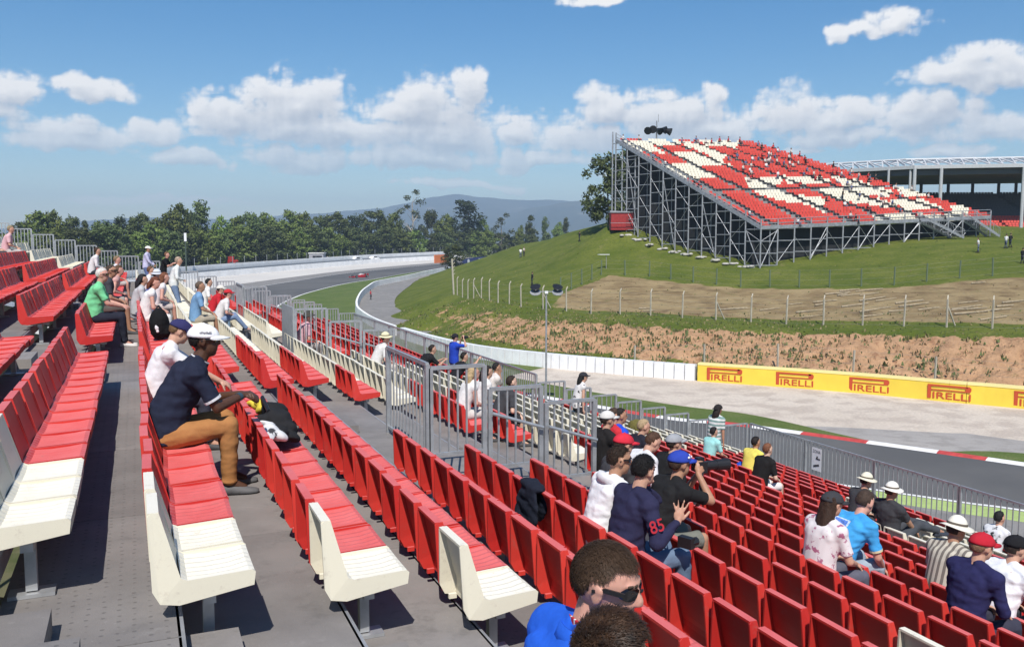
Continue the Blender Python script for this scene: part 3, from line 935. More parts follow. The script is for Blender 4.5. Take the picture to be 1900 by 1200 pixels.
def trunk_mesh(m, seed, limbs=6):
    rnd = random.Random(seed); mb = MB()
    p = Vector((0, 0, -0.02)); r_ = 0.022
    for j in range(6):
        q_ = p + Vector((rnd.uniform(-.012, .012), rnd.uniform(-.012, .012), 0.14))
        mb.tube(p, q_, r_, r_ * 0.82, 7); p = q_; r_ *= 0.82
        if j >= 1:
            for _ in range(limbs // 3):
                a = rnd.uniform(0, 6.28); L = rnd.uniform(.10, .22)
                mb.tube(p, p + Vector((math.cos(a) * L, math.sin(a) * L, L * rnd.uniform(.4, .9))), r_ * 0.5, r_ * 0.15, 5)
    return mb.mesh('trunk', m)
TRUNKS = [trunk_mesh(M_bark, 1), trunk_mesh(M_bark, 2)]
TRUNK_PALE = trunk_mesh(M_pale_bark, 3, 9)
def tree(label, kind, base, height, width, cat='tree', group=None, crown0=0.16, trunk=None, idx=0):
    t_ = thing('tree', label, cat, base, random.uniform(0, 6.28), group)
    tr = obj('trunk', trunk or TRUNKS[idx % 2], t_); tr.scale = (height * 0.9, height * 0.9, height * 0.98)
    c = obj('crown', CROWNS[kind][idx % len(CROWNS[kind])], t_, (0, 0, height * crown0))
    c.scale = (width, width, height * (1 - crown0))
    return t_
# skyline of the wood behind the far wall: (px, top py, kind, width factor)
SKY = [(-20, 412, 'broad', 1.0), (45, 412, 'pine', 1.0), (70, 395, 'broad', 1.1), (100, 394, 'broad', 0.9), (130, 404, 'pine', 0.9), (160, 413, 'conifer', 0.9), (190, 412, 'pine', 1.0), (220, 405, 'cypress', 1.6),
       (260, 396, 'pine', 1.0), (292, 408, 'broad', 0.9), (325, 378, 'broad', 0.95), (350, 392, 'pine', 0.8), (372, 376, 'conifer', 1.2), (410, 402, 'broad', 1.0), (440, 403, 'broad', 1.1), (465, 397, 'pine', 1.1), (500, 395, 'broad', 1.2),
       (540, 392, 'broad', 1.0), (566, 396, 'broad', 0.9), (590, 402, 'pine', 0.8), (622, 394, 'pine', 1.3), (655, 402, 'cypress', 1.6), (695, 392, 'pine', 1.35), (730, 396, 'broad', 0.9), (800, 392, 'pine', 0.9),
       (825, 398, 'broad', 0.9), (838, 402, 'cypress', 1.2), (895, 408, 'broad', 0.9), (965, 418, 'broad', 0.7), (985, 402, 'conifer', 0.9), (1012, 405, 'conifer', 0.8), (1035, 412, 'broad', 0.7), (1050, 406, 'conifer', 0.8)]
names = {'pine': 'dark round-topped pine in the wood behind the far white wall', 'broad': 'fresh green broadleaf tree in the wood behind the far white wall',
         'conifer': 'dark pointed conifer in the wood behind the far white wall', 'cypress': 'narrow dark upright tree in the wood behind the far white wall'}
def wood_D(px):
    return float(np.interp(px, [-100, 300, 560, 740, 860, 1060], [232, 262, 330, 380, 400, 420]))
for i, (px, top, kind, wf) in enumerate(SKY):
    D = wood_D(px) + random.uniform(-5, 5)
    g0 = at_depth(px, 445, D); z0 = zg(g0.x, g0.y)
    h = at_depth(px, top, D).z - z0
    w = h * wf * random.uniform(0.72, 0.95)
    tree(names[kind], kind, (g0.x, g0.y, z0), h, w, 'tree', {'pine': 'pines in the far wood', 'broad': 'broadleaf trees in the far wood', 'conifer': 'conifers in the far wood', 'cypress': 'narrow trees in the far wood'}[kind], 0.05, None, i)
# understorey rank just in front, lower and denser
for i, px in enumerate(np.arange(-40, 1000, 27.0)):
    D = wood_D(px) - 14 + random.uniform(-4, 4)
    g0 = at_depth(px, 445, D); z0 = zg(g0.x, g0.y)
    h = at_depth(px, random.uniform(418, 436) + (8 if px > 880 else 0), D).z - z0
    kind = random.choice(['broad', 'pine', 'pine', 'broad'])
    tree({'pine': 'low dark bushy pine at the front edge of the far wood', 'broad': 'low green bushy tree at the front edge of the far wood'}[kind], kind, (g0.x, g0.y, z0), h, h * random.uniform(1.15, 1.5), 'tree',
         'low bushy pines at the wood edge' if kind == 'pine' else 'low bushy trees at the wood edge', -0.04, None, i)
# tree bases / undergrowth as one dark hedge-like rank of shrubs
for (px, top, kind, wf, lab, c0, D) in [(766, 352, 'sparse', 0.85, 'tall sparse eucalyptus standing above the far wood', 0.30, 372), (868, 371, 'cypress', 1.55, 'tall dense dark tree standing above the far wood before the mountains', 0.1, 392),
                                     (930, 395, 'sparse', 1.15, 'open pale tree beside the blue banner at the hill foot', 0.12, 395)]:
    g0 = at_depth(px, 445, D); z0 = zg(g0.x, g0.y); h = at_depth(px, top, D).z - z0
    tree(lab, kind, (g0.x, g0.y, z0), h, h * wf, 'tree', None, c0, TRUNK_PALE if kind == 'sparse' else None, 0)
# round bush at the hill foot, next to the tall net post
bp_ = at_depth(840, 500, 226); g0 = Vector((bp_.x, bp_.y, hill(bp_.x, bp_.y)))
bush = thing('bush', 'round dark bush at the left foot of the grass hill', 'bush', g0 - Vector((0, 0, 0.4)))
c = obj('foliage', CROWNS['pine'][1], bush); c.scale = (8.6, 8.6, 6.0)
c = obj('stem', TRUNKS[0], bush); c.scale = (4, 4, 4)
# dark pine behind the left end of the far stand
for (px, top, D, w, lab) in [(1128, 290, 152, 11.5, 'big dark pine beside the scaffolding of the far stand'), (1165, 280, 160, 11, 'dark pine half hidden behind the far stand scaffolding')]:
    g0 = at_depth(px, 445, D); z0 = hill(g0.x, g0.y); h = at_depth(px, top, D).z - z0
    tree(lab, 'pine', (g0.x, g0.y, z0), h, w, 'tree', None, 0.12, None, int(px))

# ------------------------------------------------------------------ the big open stand on the hill
M_red = mat('red_seat_plastic', (0.56, 0.065, 0.045), 0.55, var=0.10, vscale=1.5, spec=0.35)
M_white = mat('cream_seat_plastic', (0.72, 0.67, 0.54), 0.55, var=0.06, vscale=1.5, spec=0.35)
M_deck = mat('grey_deck', (0.24, 0.24, 0.235), 0.8, var=0.15, vscale=1.0)
M_net = mat('black_netting', (0.012, 0.013, 0.015), 0.9)
FS = thing('grandstand', 'tall scaffold grandstand of red and cream seats on the hilltop', 'grandstand')
cA, cB, cC, cD = at_depth(1143, 262, 132), at_depth(1392, 267, 139), at_depth(1838, 404, 124), at_depth(1412, 424, 111)
NROW = 34
def fs_pt(u, v):
    """u along the rows (0 left .. 1 right), v up the stand (0 front .. 1 back)"""
    return cD.lerp(cC, u).lerp(cA.lerp(cB, u), v)
deck = MB()
AIS = [0.055, 0.20, 0.37, 0.53, 0.69, 0.85]
seat_r, seat_w = MB(), MB()
WHITE_PX = [[(1150, 262), (1200, 263), (1232, 286), (1188, 284)], [(1195, 256), (1262, 260), (1256, 271), (1200, 270)], [(1258, 266), (1298, 268), (1362, 293), (1330, 296)], [(1296, 259), (1370, 265), (1364, 277), (1306, 271)],
            [(1246, 284), (1292, 284), (1356, 308), (1300, 310)], [(1214, 303), (1276, 305), (1336, 330), (1266, 333)], [(1300, 290), (1330, 292), (1350, 302), (1320, 302)],
            [(1385, 332), (1460, 328), (1452, 340), (1440, 348), (1462, 360), (1535, 370), (1528, 381), (1468, 379), (1412, 364), (1388, 347)], [(1452, 330), (1540, 332), (1530, 344), (1464, 343)],
            [(1520, 355), (1552, 346), (1612, 362), (1594, 379), (1542, 370)], [(1544, 330), (1582, 332), (1652, 356), (1650, 367), (1604, 364), (1562, 345)], [(1584, 376), (1618, 367), (1672, 381), (1640, 387)],
            [(1654, 374), (1706, 370), (1752, 388), (1684, 393)], [(1612, 398), (1712, 398), (1706, 417), (1638, 419)], [(1712, 400), (1786, 398), (1778, 416), (1726, 416)],
            [(1656, 350), (1702, 351), (1720, 367), (1684, 367)], [(1764, 381), (1800, 384), (1796, 400), (1768, 398)]]
for pl in WHITE_PX:
    cx_, cy_ = sum(a for a, b in pl) / len(pl), sum(b for a, b in pl) / len(pl)
    pl[:] = [(cx_ + (a - cx_) * 1.02, cy_ + (b - cy_) * 1.02 - 2) for a, b in pl]
def inside(poly, x, y):
    c_ = False; n = len(poly)
    for i in range(n):
        x0, y0 = poly[i]; x1, y1 = poly[(i + 1) % n]
        if (y0 > y) != (y1 > y) and x < (x1 - x0) * (y - y0) / (y1 - y0) + x0:
            c_ = not c_
    return c_
fs_rows = []
for r_ in range(NROW):
    v0, v1 = r_ / NROW, (r_ + 1) / NROW
    l0, r0 = fs_pt(0, v0), fs_pt(1, v0); l1, r1 = fs_pt(0, v1), fs_pt(1, v1)
    zt = l0.z; zt2 = r0.z
    a, b = l0.copy(), r0.copy(); c_, d_ = r1.copy(), l1.copy()
    c_.z, d_.z = zt2, zt
    deck.add([a, b, c_, d_, Vector((d_.x, d_.y, l1.z)), Vector((c_.x, c_.y, r1.z))], [(0, 1, 2, 3), (3, 2, 5, 4)])
    rowv = (r0 - l0); L = rowv.length; du = rowv.normalized()
    back = ((d_ + c_) / 2 - (a + b) / 2); back.z = 0; back.normalize()
    dep = ((d_ - a) - du * (d_ - a).dot(du)).length
    ns = int(L / 0.50)
    for s_ in range(ns):
        u = (s_ + 0.5) / ns
        if any(abs(u - x) < 0.019 for x in AIS) or u < 0.012: continue
        if v0 > 0.02 and (abs(v0 - 0.36) < 0.018): continue
        base = l0.lerp(r0, u) + back * (dep * 0.55)
        base.z = l0.lerp(r0, u).z
        fs_rows.append((base, du, back, u, v0))
        pr = project(base + Vector((0, 0, 0.6)))
        wh = any(inside(pl, pr[0], pr[1]) for pl in WHITE_PX) or (abs(v0 - 0.12) < 0.05 and 0.32 < u < 0.42 and s_ % 3 == 0)
        m_ = seat_w if wh else seat_r
        x, w_ = du, 0.22
        P0, P1 = base - x * w_, base + x * w_
        up = Vector((0, 0, 1))
        m_.add([P0 - back * 0.36 + up * .40, P1 - back * 0.36 + up * .40, P1 + up * .42, P0 + up * .42, P1 + back * .08 + up * .80, P0 + back * .08 + up * .80,
                P0 - back * 0.36 + up * .32, P1 - back * 0.36 + up * .32], [(0, 1, 2, 3), (3, 2, 4, 5), (6, 7, 1, 0)])
part('terrace', deck, M_deck, FS)
part('red_seats', seat_r, M_red, FS, kind='stuff')
part('cream_seats', seat_w, M_white, FS, kind='stuff')
# scaffold: uprights, ledgers and braces on the left side and front, black netting inside, put there to keep the underside dark
def upright(p, ztop):
    z0 = hill(p.x, p.y) - 0.2
    part('upright', MB().tube((p.x, p.y, z0), (p.x, p.y, ztop), 0.10, None, 6), M_steel_dull, FS)
    return z0
side = [cD.lerp(cA, k_ / 11) for k_ in range(12)]
front = [cD.lerp(cC, k_ / 15) for k_ in range(16)]
for line, ext in ((side, 0.9), (front, 0.7)):
    for i, p in enumerate(line):
        if line is front and i == 0: continue
        upright(p, p.z + (1.2 if line is side else 1.0))
    for a, b in zip(line[:-1], line[1:]):
        za, zb = hill(a.x, a.y), hill(b.x, b.y)
        low = max(za, zb); top = min(a.z, b.z)
        z = top - 0.1; k_ = 0
        while z > low - 0.2:
            part('ledger', MB().tube((a.x, a.y, z), (b.x, b.y, z), 0.065, None, 6), M_steel_dull, FS)
            z -= 1.5; k_ += 1
        part('edge_beam', MB().bar((a.x, a.y, a.z + 0.1), (b.x, b.y, b.z + 0.1), 0.2, 0.45), M_steel_dull, FS)
        for hz in (0.6, 1.1):
            part('guard_rail', MB().tube((a.x, a.y, a.z + hz), (b.x, b.y, b.z + hz), 0.05, None, 5), M_steel_dull, FS)
for k_, line in enumerate((side, front)):
    for i in range(0, len(line) - 1, 3):
        a, b = line[i], line[i + 1]
        za = hill(a.x, a.y); zt_ = min(a.z, b.z)
        part('brace', MB().tube((a.x, a.y, za), (b.x, b.y, zt_), 0.06, None, 5), M_steel_dull, FS)
# thin cross braces in every bay
for line in (side, front):
    for i in range(len(line) - 1):
        a, b = line[i], line[i + 1]; lo_a, lo_b = hill(a.x, a.y), hill(b.x, b.y); hi_ = min(a.z, b.z) - .2
        z = max(lo_a, lo_b); fl = i % 2
        while z < hi_ - 1.2:
            z2 = min(z + 3.0, hi_)
            p0, p1 = ((a.x, a.y, z), (b.x, b.y, z2)) if fl else ((a.x, a.y, z2), (b.x, b.y, z))
            part('cross_brace', MB().tube(p0, p1, .035, None, 4), M_steel_dull, FS)
            z = z2; fl = 1 - fl
# second frame line inside, then netting
inn = (cA.lerp(cB, 0.5) - cD.lerp(cC, 0.5)); inn.z = 0; inn.normalize()
rowd = (cC - cD); rowd.z = 0; rowd.normalize()
net = MB()
def net_wall(line, offv):
    for a, b in zip(line[:-1], line[1:]):
        a2, b2 = a + offv, b + offv
        net.add([(a2.x, a2.y, hill(a2.x, a2.y) - 0.3), (b2.x, b2.y, hill(b2.x, b2.y) - 0.3), (b2.x, b2.y, b.z - 0.25), (a2.x, a2.y, a.z - 0.25)], [(0, 1, 2, 3)])
net_wall(side, rowd * 2.2 + inn * 0.6)
net_wall(front, inn * 2.0 + rowd * 1.0)
part('netting', net, M_net, FS)
for i, p in enumerate(side[:-1]):
    q_ = p + rowd * 1.7 + inn * 0.3
    part('upright', MB().tube((q_.x, q_.y, hill(q_.x, q_.y) - 0.2), (q_.x, q_.y, p.z - 0.1), 0.07, None, 5), M_steel_dull, FS)
# taller end tower at the back left
for k_, (px, D) in enumerate([(1135, 133), (1153, 131), (1177, 129)]):
    p = at_depth(px, 445, D)
    top = at_depth(px, [245, 262, 272][k_], D).z
    part('upright', MB().tube((p.x, p.y, hill(p.x, p.y) - 0.3), (p.x, p.y, top), 0.10, None, 6), M_steel_dull, FS)
tw = [at_depth(px, 445, D) for px, D in [(1135, 133), (1153, 131), (1177, 129)]]
for a, b, zt_ in ((tw[0], tw[1], 24.6), (tw[1], tw[2], 24.0)):
    z = zt_
    while z > 14.5:
        part('ledger', MB().tube((a.x, a.y, z), (b.x, b.y, z), 0.06, None, 6), M_steel_dull, FS)
        z -= 2.0
# bleached sandbags / sleepers along the foot of the side
for i in range(10):
    p = side[i].lerp(side[i + 1], 0.5) - rowd * 0.9
    mb = MB()
    for q9 in range(7): mb.sph((random.uniform(-1.0, 1.0), random.uniform(-.4, .4), random.uniform(-.1, .1)), (random.uniform(.25, .55), random.uniform(.2, .35), random.uniform(.10, .2)), Matrix.Rotation(random.uniform(0, 3), 3, 'Z'), 8, 5)
    o = obj('sandbag_heap', mb.mesh('sandbag_heap', mat('pale_sacking', (0.42, 0.40, 0.36), 0.9, var=0.2), True), None, (p.x, p.y, hill(p.x, p.y) + 0.1), random.uniform(0, 3))
    tag(o, 'pale sack heap at the foot of the far stand scaffolding', 'sandbags', 'sack heaps along the scaffolding')
# stairs down from the front
for k_, (u0, u1) in enumerate(((0.66, 0.80), (0.86, 0.97))):
    a, b = cD.lerp(cC, u0), cD.lerp(cC, u1)
    a = a - inn * 0.8; b = b - inn * 1.2
    zb = hill(b.x, b.y) + 0.1
    st = thing('metal_stairs', ['steel stairs with handrails down from the middle of the far stand', 'steel stairs with handrails at the right end of the far stand'][k_], 'stairs')
    n = 12
    for j in range(n):
        t_ = (j + 0.5) / n; p = a.lerp(b, t_); z = a.z + (zb - a.z) * t_
        part('step', MB().box((p.x, p.y, z), (0.35, 1.6, 0.08), Matrix.Rotation(math.atan2(rowd.y, rowd.x), 3, 'Z')), M_steel_dull, st)
    for s_ in (-0.8, 0.8):
        o_ = -inn * s_
        part('stringer', MB().bar((a.x + o_.x, a.y + o_.y, a.z), (b.x + o_.x, b.y + o_.y, zb), 0.08, 0.3), M_steel_dull, st)
        part('handrail', MB().bar((a.x + o_.x, a.y + o_.y, a.z + 1.1), (b.x + o_.x, b.y + o_.y, zb + 1.1), 0.06), M_steel, st)
        for t_ in (0, .25, .5, .75, 1):
            p = a.lerp(b, t_) + o_; z = a.z + (zb - a.z) * t_
            part('baluster', MB().bar((p.x, p.y, z), (p.x, p.y, z + 1.1), 0.05), M_steel, st)
        for t_ in np.arange(0.04, 1, 0.07):
            p = a.lerp(b, t_) + o_; z = a.z + (zb - a.z) * t_
            part('baluster', MB().bar((p.x, p.y, z), (p.x, p.y, z + 1.1), 0.025), M_steel, st)

# floodlight / loudspeaker mast on top of the stand
p = at_depth(1218, 262, 140)
fm = thing('loudspeaker_mast', 'mast with a ring of black horn speakers above the far stand', 'loudspeaker', (p.x, p.y, p.z - 1.5))
part('mast', MB().tube((0, 0, 0), (0, 0, 4.6), 0.13, 0.1, 8), M_steel_dull, fm)
for k_, a in enumerate((-1.2, -0.6, 0.1, 0.7, 1.3)):
    x = a * 1.35
    mb = MB().tube((x * 0.8, 0, 3.3), (x * 1.15 + (0.15 if x > 0 else -0.15), -0.7, 2.9 + 0.25 * (k_ % 2)), 0.22, 0.62, 10)
    part('horn', mb, M_black, fm)
part('cross_arm', MB().bar((-1.6, 0, 3.3), (1.6, 0, 3.3), 0.1), M_steel_dull, fm)
part('antenna', MB().tube((0.3, 0, 4.4), (0.3, 0, 5.6), 0.04), M_steel_dull, fm)

# red shed at the left foot of the far stand
p = at_depth(1153, 412, 131)
sh = thing('red_shed', 'small red shed under the left end of the far stand', 'shed', (p.x, p.y, hill(p.x, p.y) - 0.1), -YAW)
part('wall', MB().box((0, 0, 1.25), (3.3, 2.4, 2.5)), mat('red_shed_paint', (0.30, 0.02, 0.02), 0.7, var=0.15), sh)
part('roof', MB().prism([(-1.8, 2.5), (1.8, 2.5), (1.8, 2.62), (-1.8, 2.8)], -1.35, 1.35), M_steel_dull, sh)
part('door', MB().box((0.9, -1.22, 1.0), (0.8, 0.05, 2.0)), mat('red_door', (0.22, 0.015, 0.015), 0.6), sh)
part('rail', MB().bar((-1.8, -1.7, 1.0), (1.9, -1.7, 1.0), 0.06), M_steel_dull, sh)

# ------------------------------------------------------------------ roofed stand at the right
RS = thing('covered_grandstand', 'long roofed grandstand with white truss roof on slim columns', 'grandstand')
M_roof = mat('white_roof_sheet', (0.44, 0.45, 0.46), 0.6, var=0.08)
M_truss = mat('white_truss', (.52, .53, .54), .6)
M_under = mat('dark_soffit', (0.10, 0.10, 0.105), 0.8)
fr = lambda px, D, z: Vector((at_depth(px, 445, D).x, at_depth(px, 445, D).y, z))
zf = at_depth(1700, 312, 150).z
L0, L1 = fr(1500, 162, zf), fr(1690, 150, zf)
R0, R1 = L1, fr(2120, 146, zf + 0.3)
bk = Vector((math.sin(R(26)), math.cos(R(26)), 0))
for nm, a, b in (('wing', L0, L1), ('main', R0, R1)):
    mb = MB(); c_, d_ = b + bk * 26, a + bk * 26
    hi = Vector((0, 0, 0.9))
    mb.add([a, b, c_, d_, a + hi * 0.5, b + hi * 0.5, c_ + hi, d_ + hi], [(3, 2, 1, 0), (4, 5, 6, 7), (0, 1, 5, 4), (2, 3, 7, 6), (1, 2, 6, 5), (3, 0, 4, 7)])
    part('roof', mb, M_roof, RS)
    mb = MB(); dn = Vector((0, 0, -0.25))
    a2, b2, c2, d2_ = a + dn + bk * .6, b + dn + bk * .6, c_ + dn, d_ + dn
    mb.add([a2, b2, c2, d2_, a2 - hi, b2 - hi, c2 - hi * 1.2, d2_ - hi * 1.2], [(0, 1, 2, 3), (7, 6, 5, 4), (0, 4, 5, 1), (2, 6, 7, 3)])
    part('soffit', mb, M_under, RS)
    part('fascia', MB().bar(a + Vector((0, 0, .1)), b + Vector((0, 0, .1)), 0.35, 0.5), M_roof, RS)
    n = 7 if nm == 'wing' else 18
    top = Vector((0, 0, 1.75))
    part('truss_chord', MB().tube(a + top + bk * 4, b + top + bk * 4, 0.20, None, 6), M_truss, RS)
    part('truss_chord', MB().tube(a + top * 1.05 + bk * 12, b + top * 1.05 + bk * 12, 0.16, None, 6), M_truss, RS)
    for i in range(n):
        p0, p1, pm = a.lerp(b, i / n), a.lerp(b, (i + 1) / n), a.lerp(b, (i + .5) / n)
        for q0 in (p0, p1):
            part('truss_web', MB().tube(q0 + Vector((0, 0, .4)), pm + top + bk * 4, 0.14, None, 5), M_truss, RS)
        part('truss_rafter', MB().bar(pm + top + bk * 4, pm + Vector((0, 0, .5)) + bk * 0.3, 0.14, 0.3) if nm == 'wing' else MB().tube(p0 + top + bk * 4, p0 + top * 1.05 + bk * 12, 0.12, None, 5), M_truss, RS)
for px, D in [(1644, 152.5), (1684, 150.5), (1692, 150), (1741, 149.5), (1893, 148), (2040, 147)]:
    p = fr(px, D, 0)
    part('column', MB().tube((p.x, p.y, hill(p.x, p.y)), (p.x, p.y, zf), 0.28 if px > 1690 else 0.2, None, 8), M_roof, RS)
for px in (1600, 1650, 1705, 1755, 1800, 1848, 1880):
    p = fr(px, 172, 0)
    part('rear_column', MB().tube((p.x, p.y, 10), (p.x, p.y, zf), 0.3, None, 6), M_under, RS)
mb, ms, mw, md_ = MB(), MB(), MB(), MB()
a0, b0 = fr(1745, 152, 12.2), fr(2150, 150, 12.2)
nr = 16
for r_ in range(nr):
    o0, o1 = bk * (r_ * 0.95), bk * ((r_ + 1) * 0.95); z0, z1 = 0.42 * r_, 0.42 * (r_ + 1)
    up = Vector((0, 0, 1))
    a, b = a0 - (b0 - a0).normalized() * 0.3 * r_, b0
    mb.add([a + o0 + up * z0, b + o0 + up * z0, b + o1 + up * z0, a + o1 + up * z0, b + o1 + up * z1, a + o1 + up * z1], [(0, 1, 2, 3), (3, 2, 4, 5)])
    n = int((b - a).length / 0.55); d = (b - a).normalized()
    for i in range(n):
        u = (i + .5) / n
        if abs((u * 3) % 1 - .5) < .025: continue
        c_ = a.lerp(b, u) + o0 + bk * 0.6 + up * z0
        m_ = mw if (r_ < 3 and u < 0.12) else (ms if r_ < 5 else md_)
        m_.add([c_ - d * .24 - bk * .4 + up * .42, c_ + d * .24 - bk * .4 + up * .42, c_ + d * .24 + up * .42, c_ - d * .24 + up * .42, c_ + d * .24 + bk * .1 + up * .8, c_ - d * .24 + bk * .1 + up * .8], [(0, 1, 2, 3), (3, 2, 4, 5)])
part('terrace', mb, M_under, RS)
part('red_seats', ms, M_red, RS, kind='stuff')
part('cream_seats', mw, M_white, RS, kind='stuff')
part('roof_shade_seats', md_, mat('roof_shade_seat_grey', (.075, .075, .08), .7), RS, kind='stuff')  # back rows coloured dark grey to stand in for shade under the roof
bw = MB(); aa, bb = a0 + bk * 16, b0 + bk * 16
bw.add([aa + Vector((0, 0, -3)), bb + Vector((0, 0, -3)), bb + Vector((0, 0, 6.9)), aa + Vector((0, 0, 6.9))], [(0, 1, 2, 3)])
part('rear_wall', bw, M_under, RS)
fw = MB(); aa, bb = a0 - bk * .1, b0 - bk * .1
fw.add([aa + Vector((0, 0, -5)), bb + Vector((0, 0, -5)), bb + Vector((0, 0, .3)), aa + Vector((0, 0, .3))], [(0, 1, 2, 3)])
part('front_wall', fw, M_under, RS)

# ------------------------------------------------------------------ small far things
# blue banner with white lettering at the foot of the hill
a, b = at_depth(858, 478, 300), at_depth(930, 468, 330)
bn = thing('banner', 'dark blue banner with white lettering beyond the grass hill', 'banner')
a.z = zg(a.x, a.y) + .2; b.z = zg(b.x, b.y) + .6
mb = MB(); seg_d = (b - a); seg_d.z = 0
mb.bar(a + Vector((0, 0, 1.0)), b + Vector((0, 0, 1.0)), 0.1, 2.4)
part('sheet', mb, M_bluebanner, bn)
d = seg_d.normalized(); nrm = Vector((d.y, -d.x, 0)); nrm = nrm if nrm.dot(-a) > 0 else -nrm
rot = Matrix((d, Vector((0, 0, 1)), nrm)).transposed().to_euler()
o = obj('lettering', text_mesh('Allianz', 1.0, 0.0, 0.02), bn, a.lerp(b, 0.5) + nrm * .09 + Vector((0, 0, .95))); o.rotation_euler = rot; o.scale = (3.2, 1.9, 1)
o.data.materials.append(M_whiteprint)
for t_ in (0.14, 0.86):
    q_ = a.lerp(b, t_) + nrm * .08 + Vector((0, 0, 1.0))
    part('emblem', MB().tube(q_, q_ + nrm * 0.03, 0.85, None, 14), M_whiteprint, bn)
# orange end of the far wall
a, b = at_depth(806, 479, 322), at_depth(832, 477, 330)
a.z = zg(a.x, a.y); b.z = zg(b.x, b.y)
o = obj('orange_board', MB().bar(a + Vector((0, 0, 1.5)), b + Vector((0, 0, 1.5)), 0.3, 3.0).mesh('orange_board', mat('orange_paint', (0.72, 0.20, 0.06), 0.6)))
tag(o, 'orange board at the end of the far white wall', 'board')
# marshal hut behind the far wall
p = at_depth(589, 480, 300); z0 = zg(p.x, p.y)
hut = thing('marshal_hut', 'small grey hut with open window behind the far wall', 'hut', (p.x, p.y, z0), -0.5)
part('wall', MB().box((0, 0, 2.0), (5.0, 2.6, 4.0)), mat('grey_hut', (0.36, 0.36, 0.40), 0.7), hut)
part('roof', MB().box((0, 0, 4.15), (5.4, 3.0, 0.3)), M_wallwhite, hut)
part('window', MB().box((0.4, -1.33, 2.6), (3.2, 0.06, 1.4)), M_black, hut)
# tall lamp / net pole at the left
p = at_depth(345, 480, 215); z0 = zg(p.x, p.y)
lp = thing('pole', 'thin dark pole with a white top at the edge of the wood', 'pole', (p.x, p.y, z0))
part('shaft', MB().tube((0, 0, 0), (0, 0, 9.2), 0.18, None, 6), mat('dark_green_pole', (0.05, 0.07, 0.05), 0.6), lp)
part('white_box', MB().box((0, 0, 10.2), (0.55, 0.5, 2.0)), M_whiteprint, lp)
# net post with cable arms at the hill foot
p = at_depth(842, 548, 124); z0 = hill(p.x, p.y)
npst = thing('net_post', 'tall pale leaning post with side hooks at the corner of the hill fence', 'post', (p.x, p.y, z0 - .2))
part('shaft', MB().bar((0, 0, 0), (-0.25, 0, 5.2), 0.2), M_conc, npst)
for k_ in range(5):
    part('hook', MB().bar((-.2, 0, 2.9 + .5 * k_), (0.2, 0, 3.2 + .5 * k_), 0.06), M_conc, npst)
# small sign table on the grass
p = at_depth(1125, 478, 116); z0 = hill(p.x, p.y)
sg = thing('sign_post', 'small flat white sign on a thin post on the grass hill', 'sign', (p.x, p.y, z0 - .1))
part('post', MB().tube((0, 0, 0), (0, 0, 1.9), 0.05, None, 6), M_wire, sg)
part('plate', MB().box((-.4, 0, 1.95), (1.5, .5, .08)), M_whiteprint, sg)
# logs and planks on the bare slope
for i in range(36):
    px = random.uniform(1470, 1895); D = random.uniform(fence_D(px) + 3, soil_top_D(px) - .5)
    if i < 5:
        px = random.uniform(1150, 1450)
    p = at_depth(px, 445, D); L = random.uniform(1.0, 3.4)
    a = random.gauss(0, .12) - YAW + .06; dv = Vector((math.cos(a), math.sin(a), 0)) * L / 2
    q0, q1 = p - dv, p + dv
    q0.z, q1.z = hill(q0.x, q0.y) + .12, hill(q1.x, q1.y) + .12
    o = obj('log', MB().tube(q0, q1, random.uniform(.05, .10), random.uniform(.03, .07), 7).mesh('log', mat('weathered_log', (0.33, 0.27, 0.18), .9, var=.3)))
    tag(o, 'weathered log lying on the bare brown slope below the far stand', 'log', 'logs on the brown slope')
# two-horn loudspeaker mast rising behind the stand
p = on_ground(1013, 760)
sp_ = thing('loudspeaker_pole', 'tall thin pole carrying two black bowl loudspeakers beside the gravel', 'loudspeaker', (p.x, p.y, 0), -YAW)
dD = Vector((p.x, p.y, 0)).dot(_fh); hh = CAM_H - (540 - 445) / FPX * dD
part('mast', MB().tube((0, 0, 0), (0, 0, hh), 0.07, 0.05, 8), M_steel, sp_)
part('cross_arm', MB().bar((-.62, 0, hh - .02), (.62, 0, hh - .02), 0.05), M_steel, sp_)
for s_ in (-1, 1):
    x = s_ * .62
    hn = part('speaker_bowl', MB().tube((x, -.06, hh + .02), (x + s_ * .06, -.20, hh + .30), 0.13, 0.33, 14), M_black, sp_)
    part('speaker_lip', MB().tube((x + s_ * .06, -.20, hh - .06), (x + s_ * .06, -.22, hh - .03), 0.34, 0.34, 14), M_steel, hn)
    part('speaker_core', MB().sph((x + s_ * .05, -.36, hh + .12), (.06, .06, .06), None, 8, 6), M_whiteprint, hn)
part('junction_box', MB().box((0, -.06, hh - .06), (.20, .1, .16)), M_whiteprint, sp_)
# white service cars and marshals behind the far wall
def small_car(px, py, D, lab, c):
    p = at_depth(px, py, D); z0 = zg(p.x, p.y) + 1.0
    cr = thing('service_car', lab, 'car', (p.x, p.y, z0), 0.75)
    mb = MB(); mb.prism([(-2.2, .35), (2.2, .35), (2.2, .85), (1.2, 1.0), (.5, 1.5), (-1.3, 1.5), (-2.0, .95), (-2.2, .9)], -.85, .85)
    part('body', mb, c, cr)
    part('windows', MB().prism([(1.0, 1.02), (.45, 1.42), (-1.2, 1.42), (-1.75, 1.02)], -.86, .86), M_black, cr)
    for x in (-1.35, 1.35):
        for y in (-.8, .8):
            part('wheel', MB().tube((x, y - .1, .32), (x, y + .1, .32), .32, None, 12), M_darkstrip, cr)
small_car(662, 477, 312, 'white service car parked behind the far wall beside the hut', M_wallwhite)
small_car(694, 475, 322, 'white service car parked behind the far wall farther from the hut', M_wallwhite)
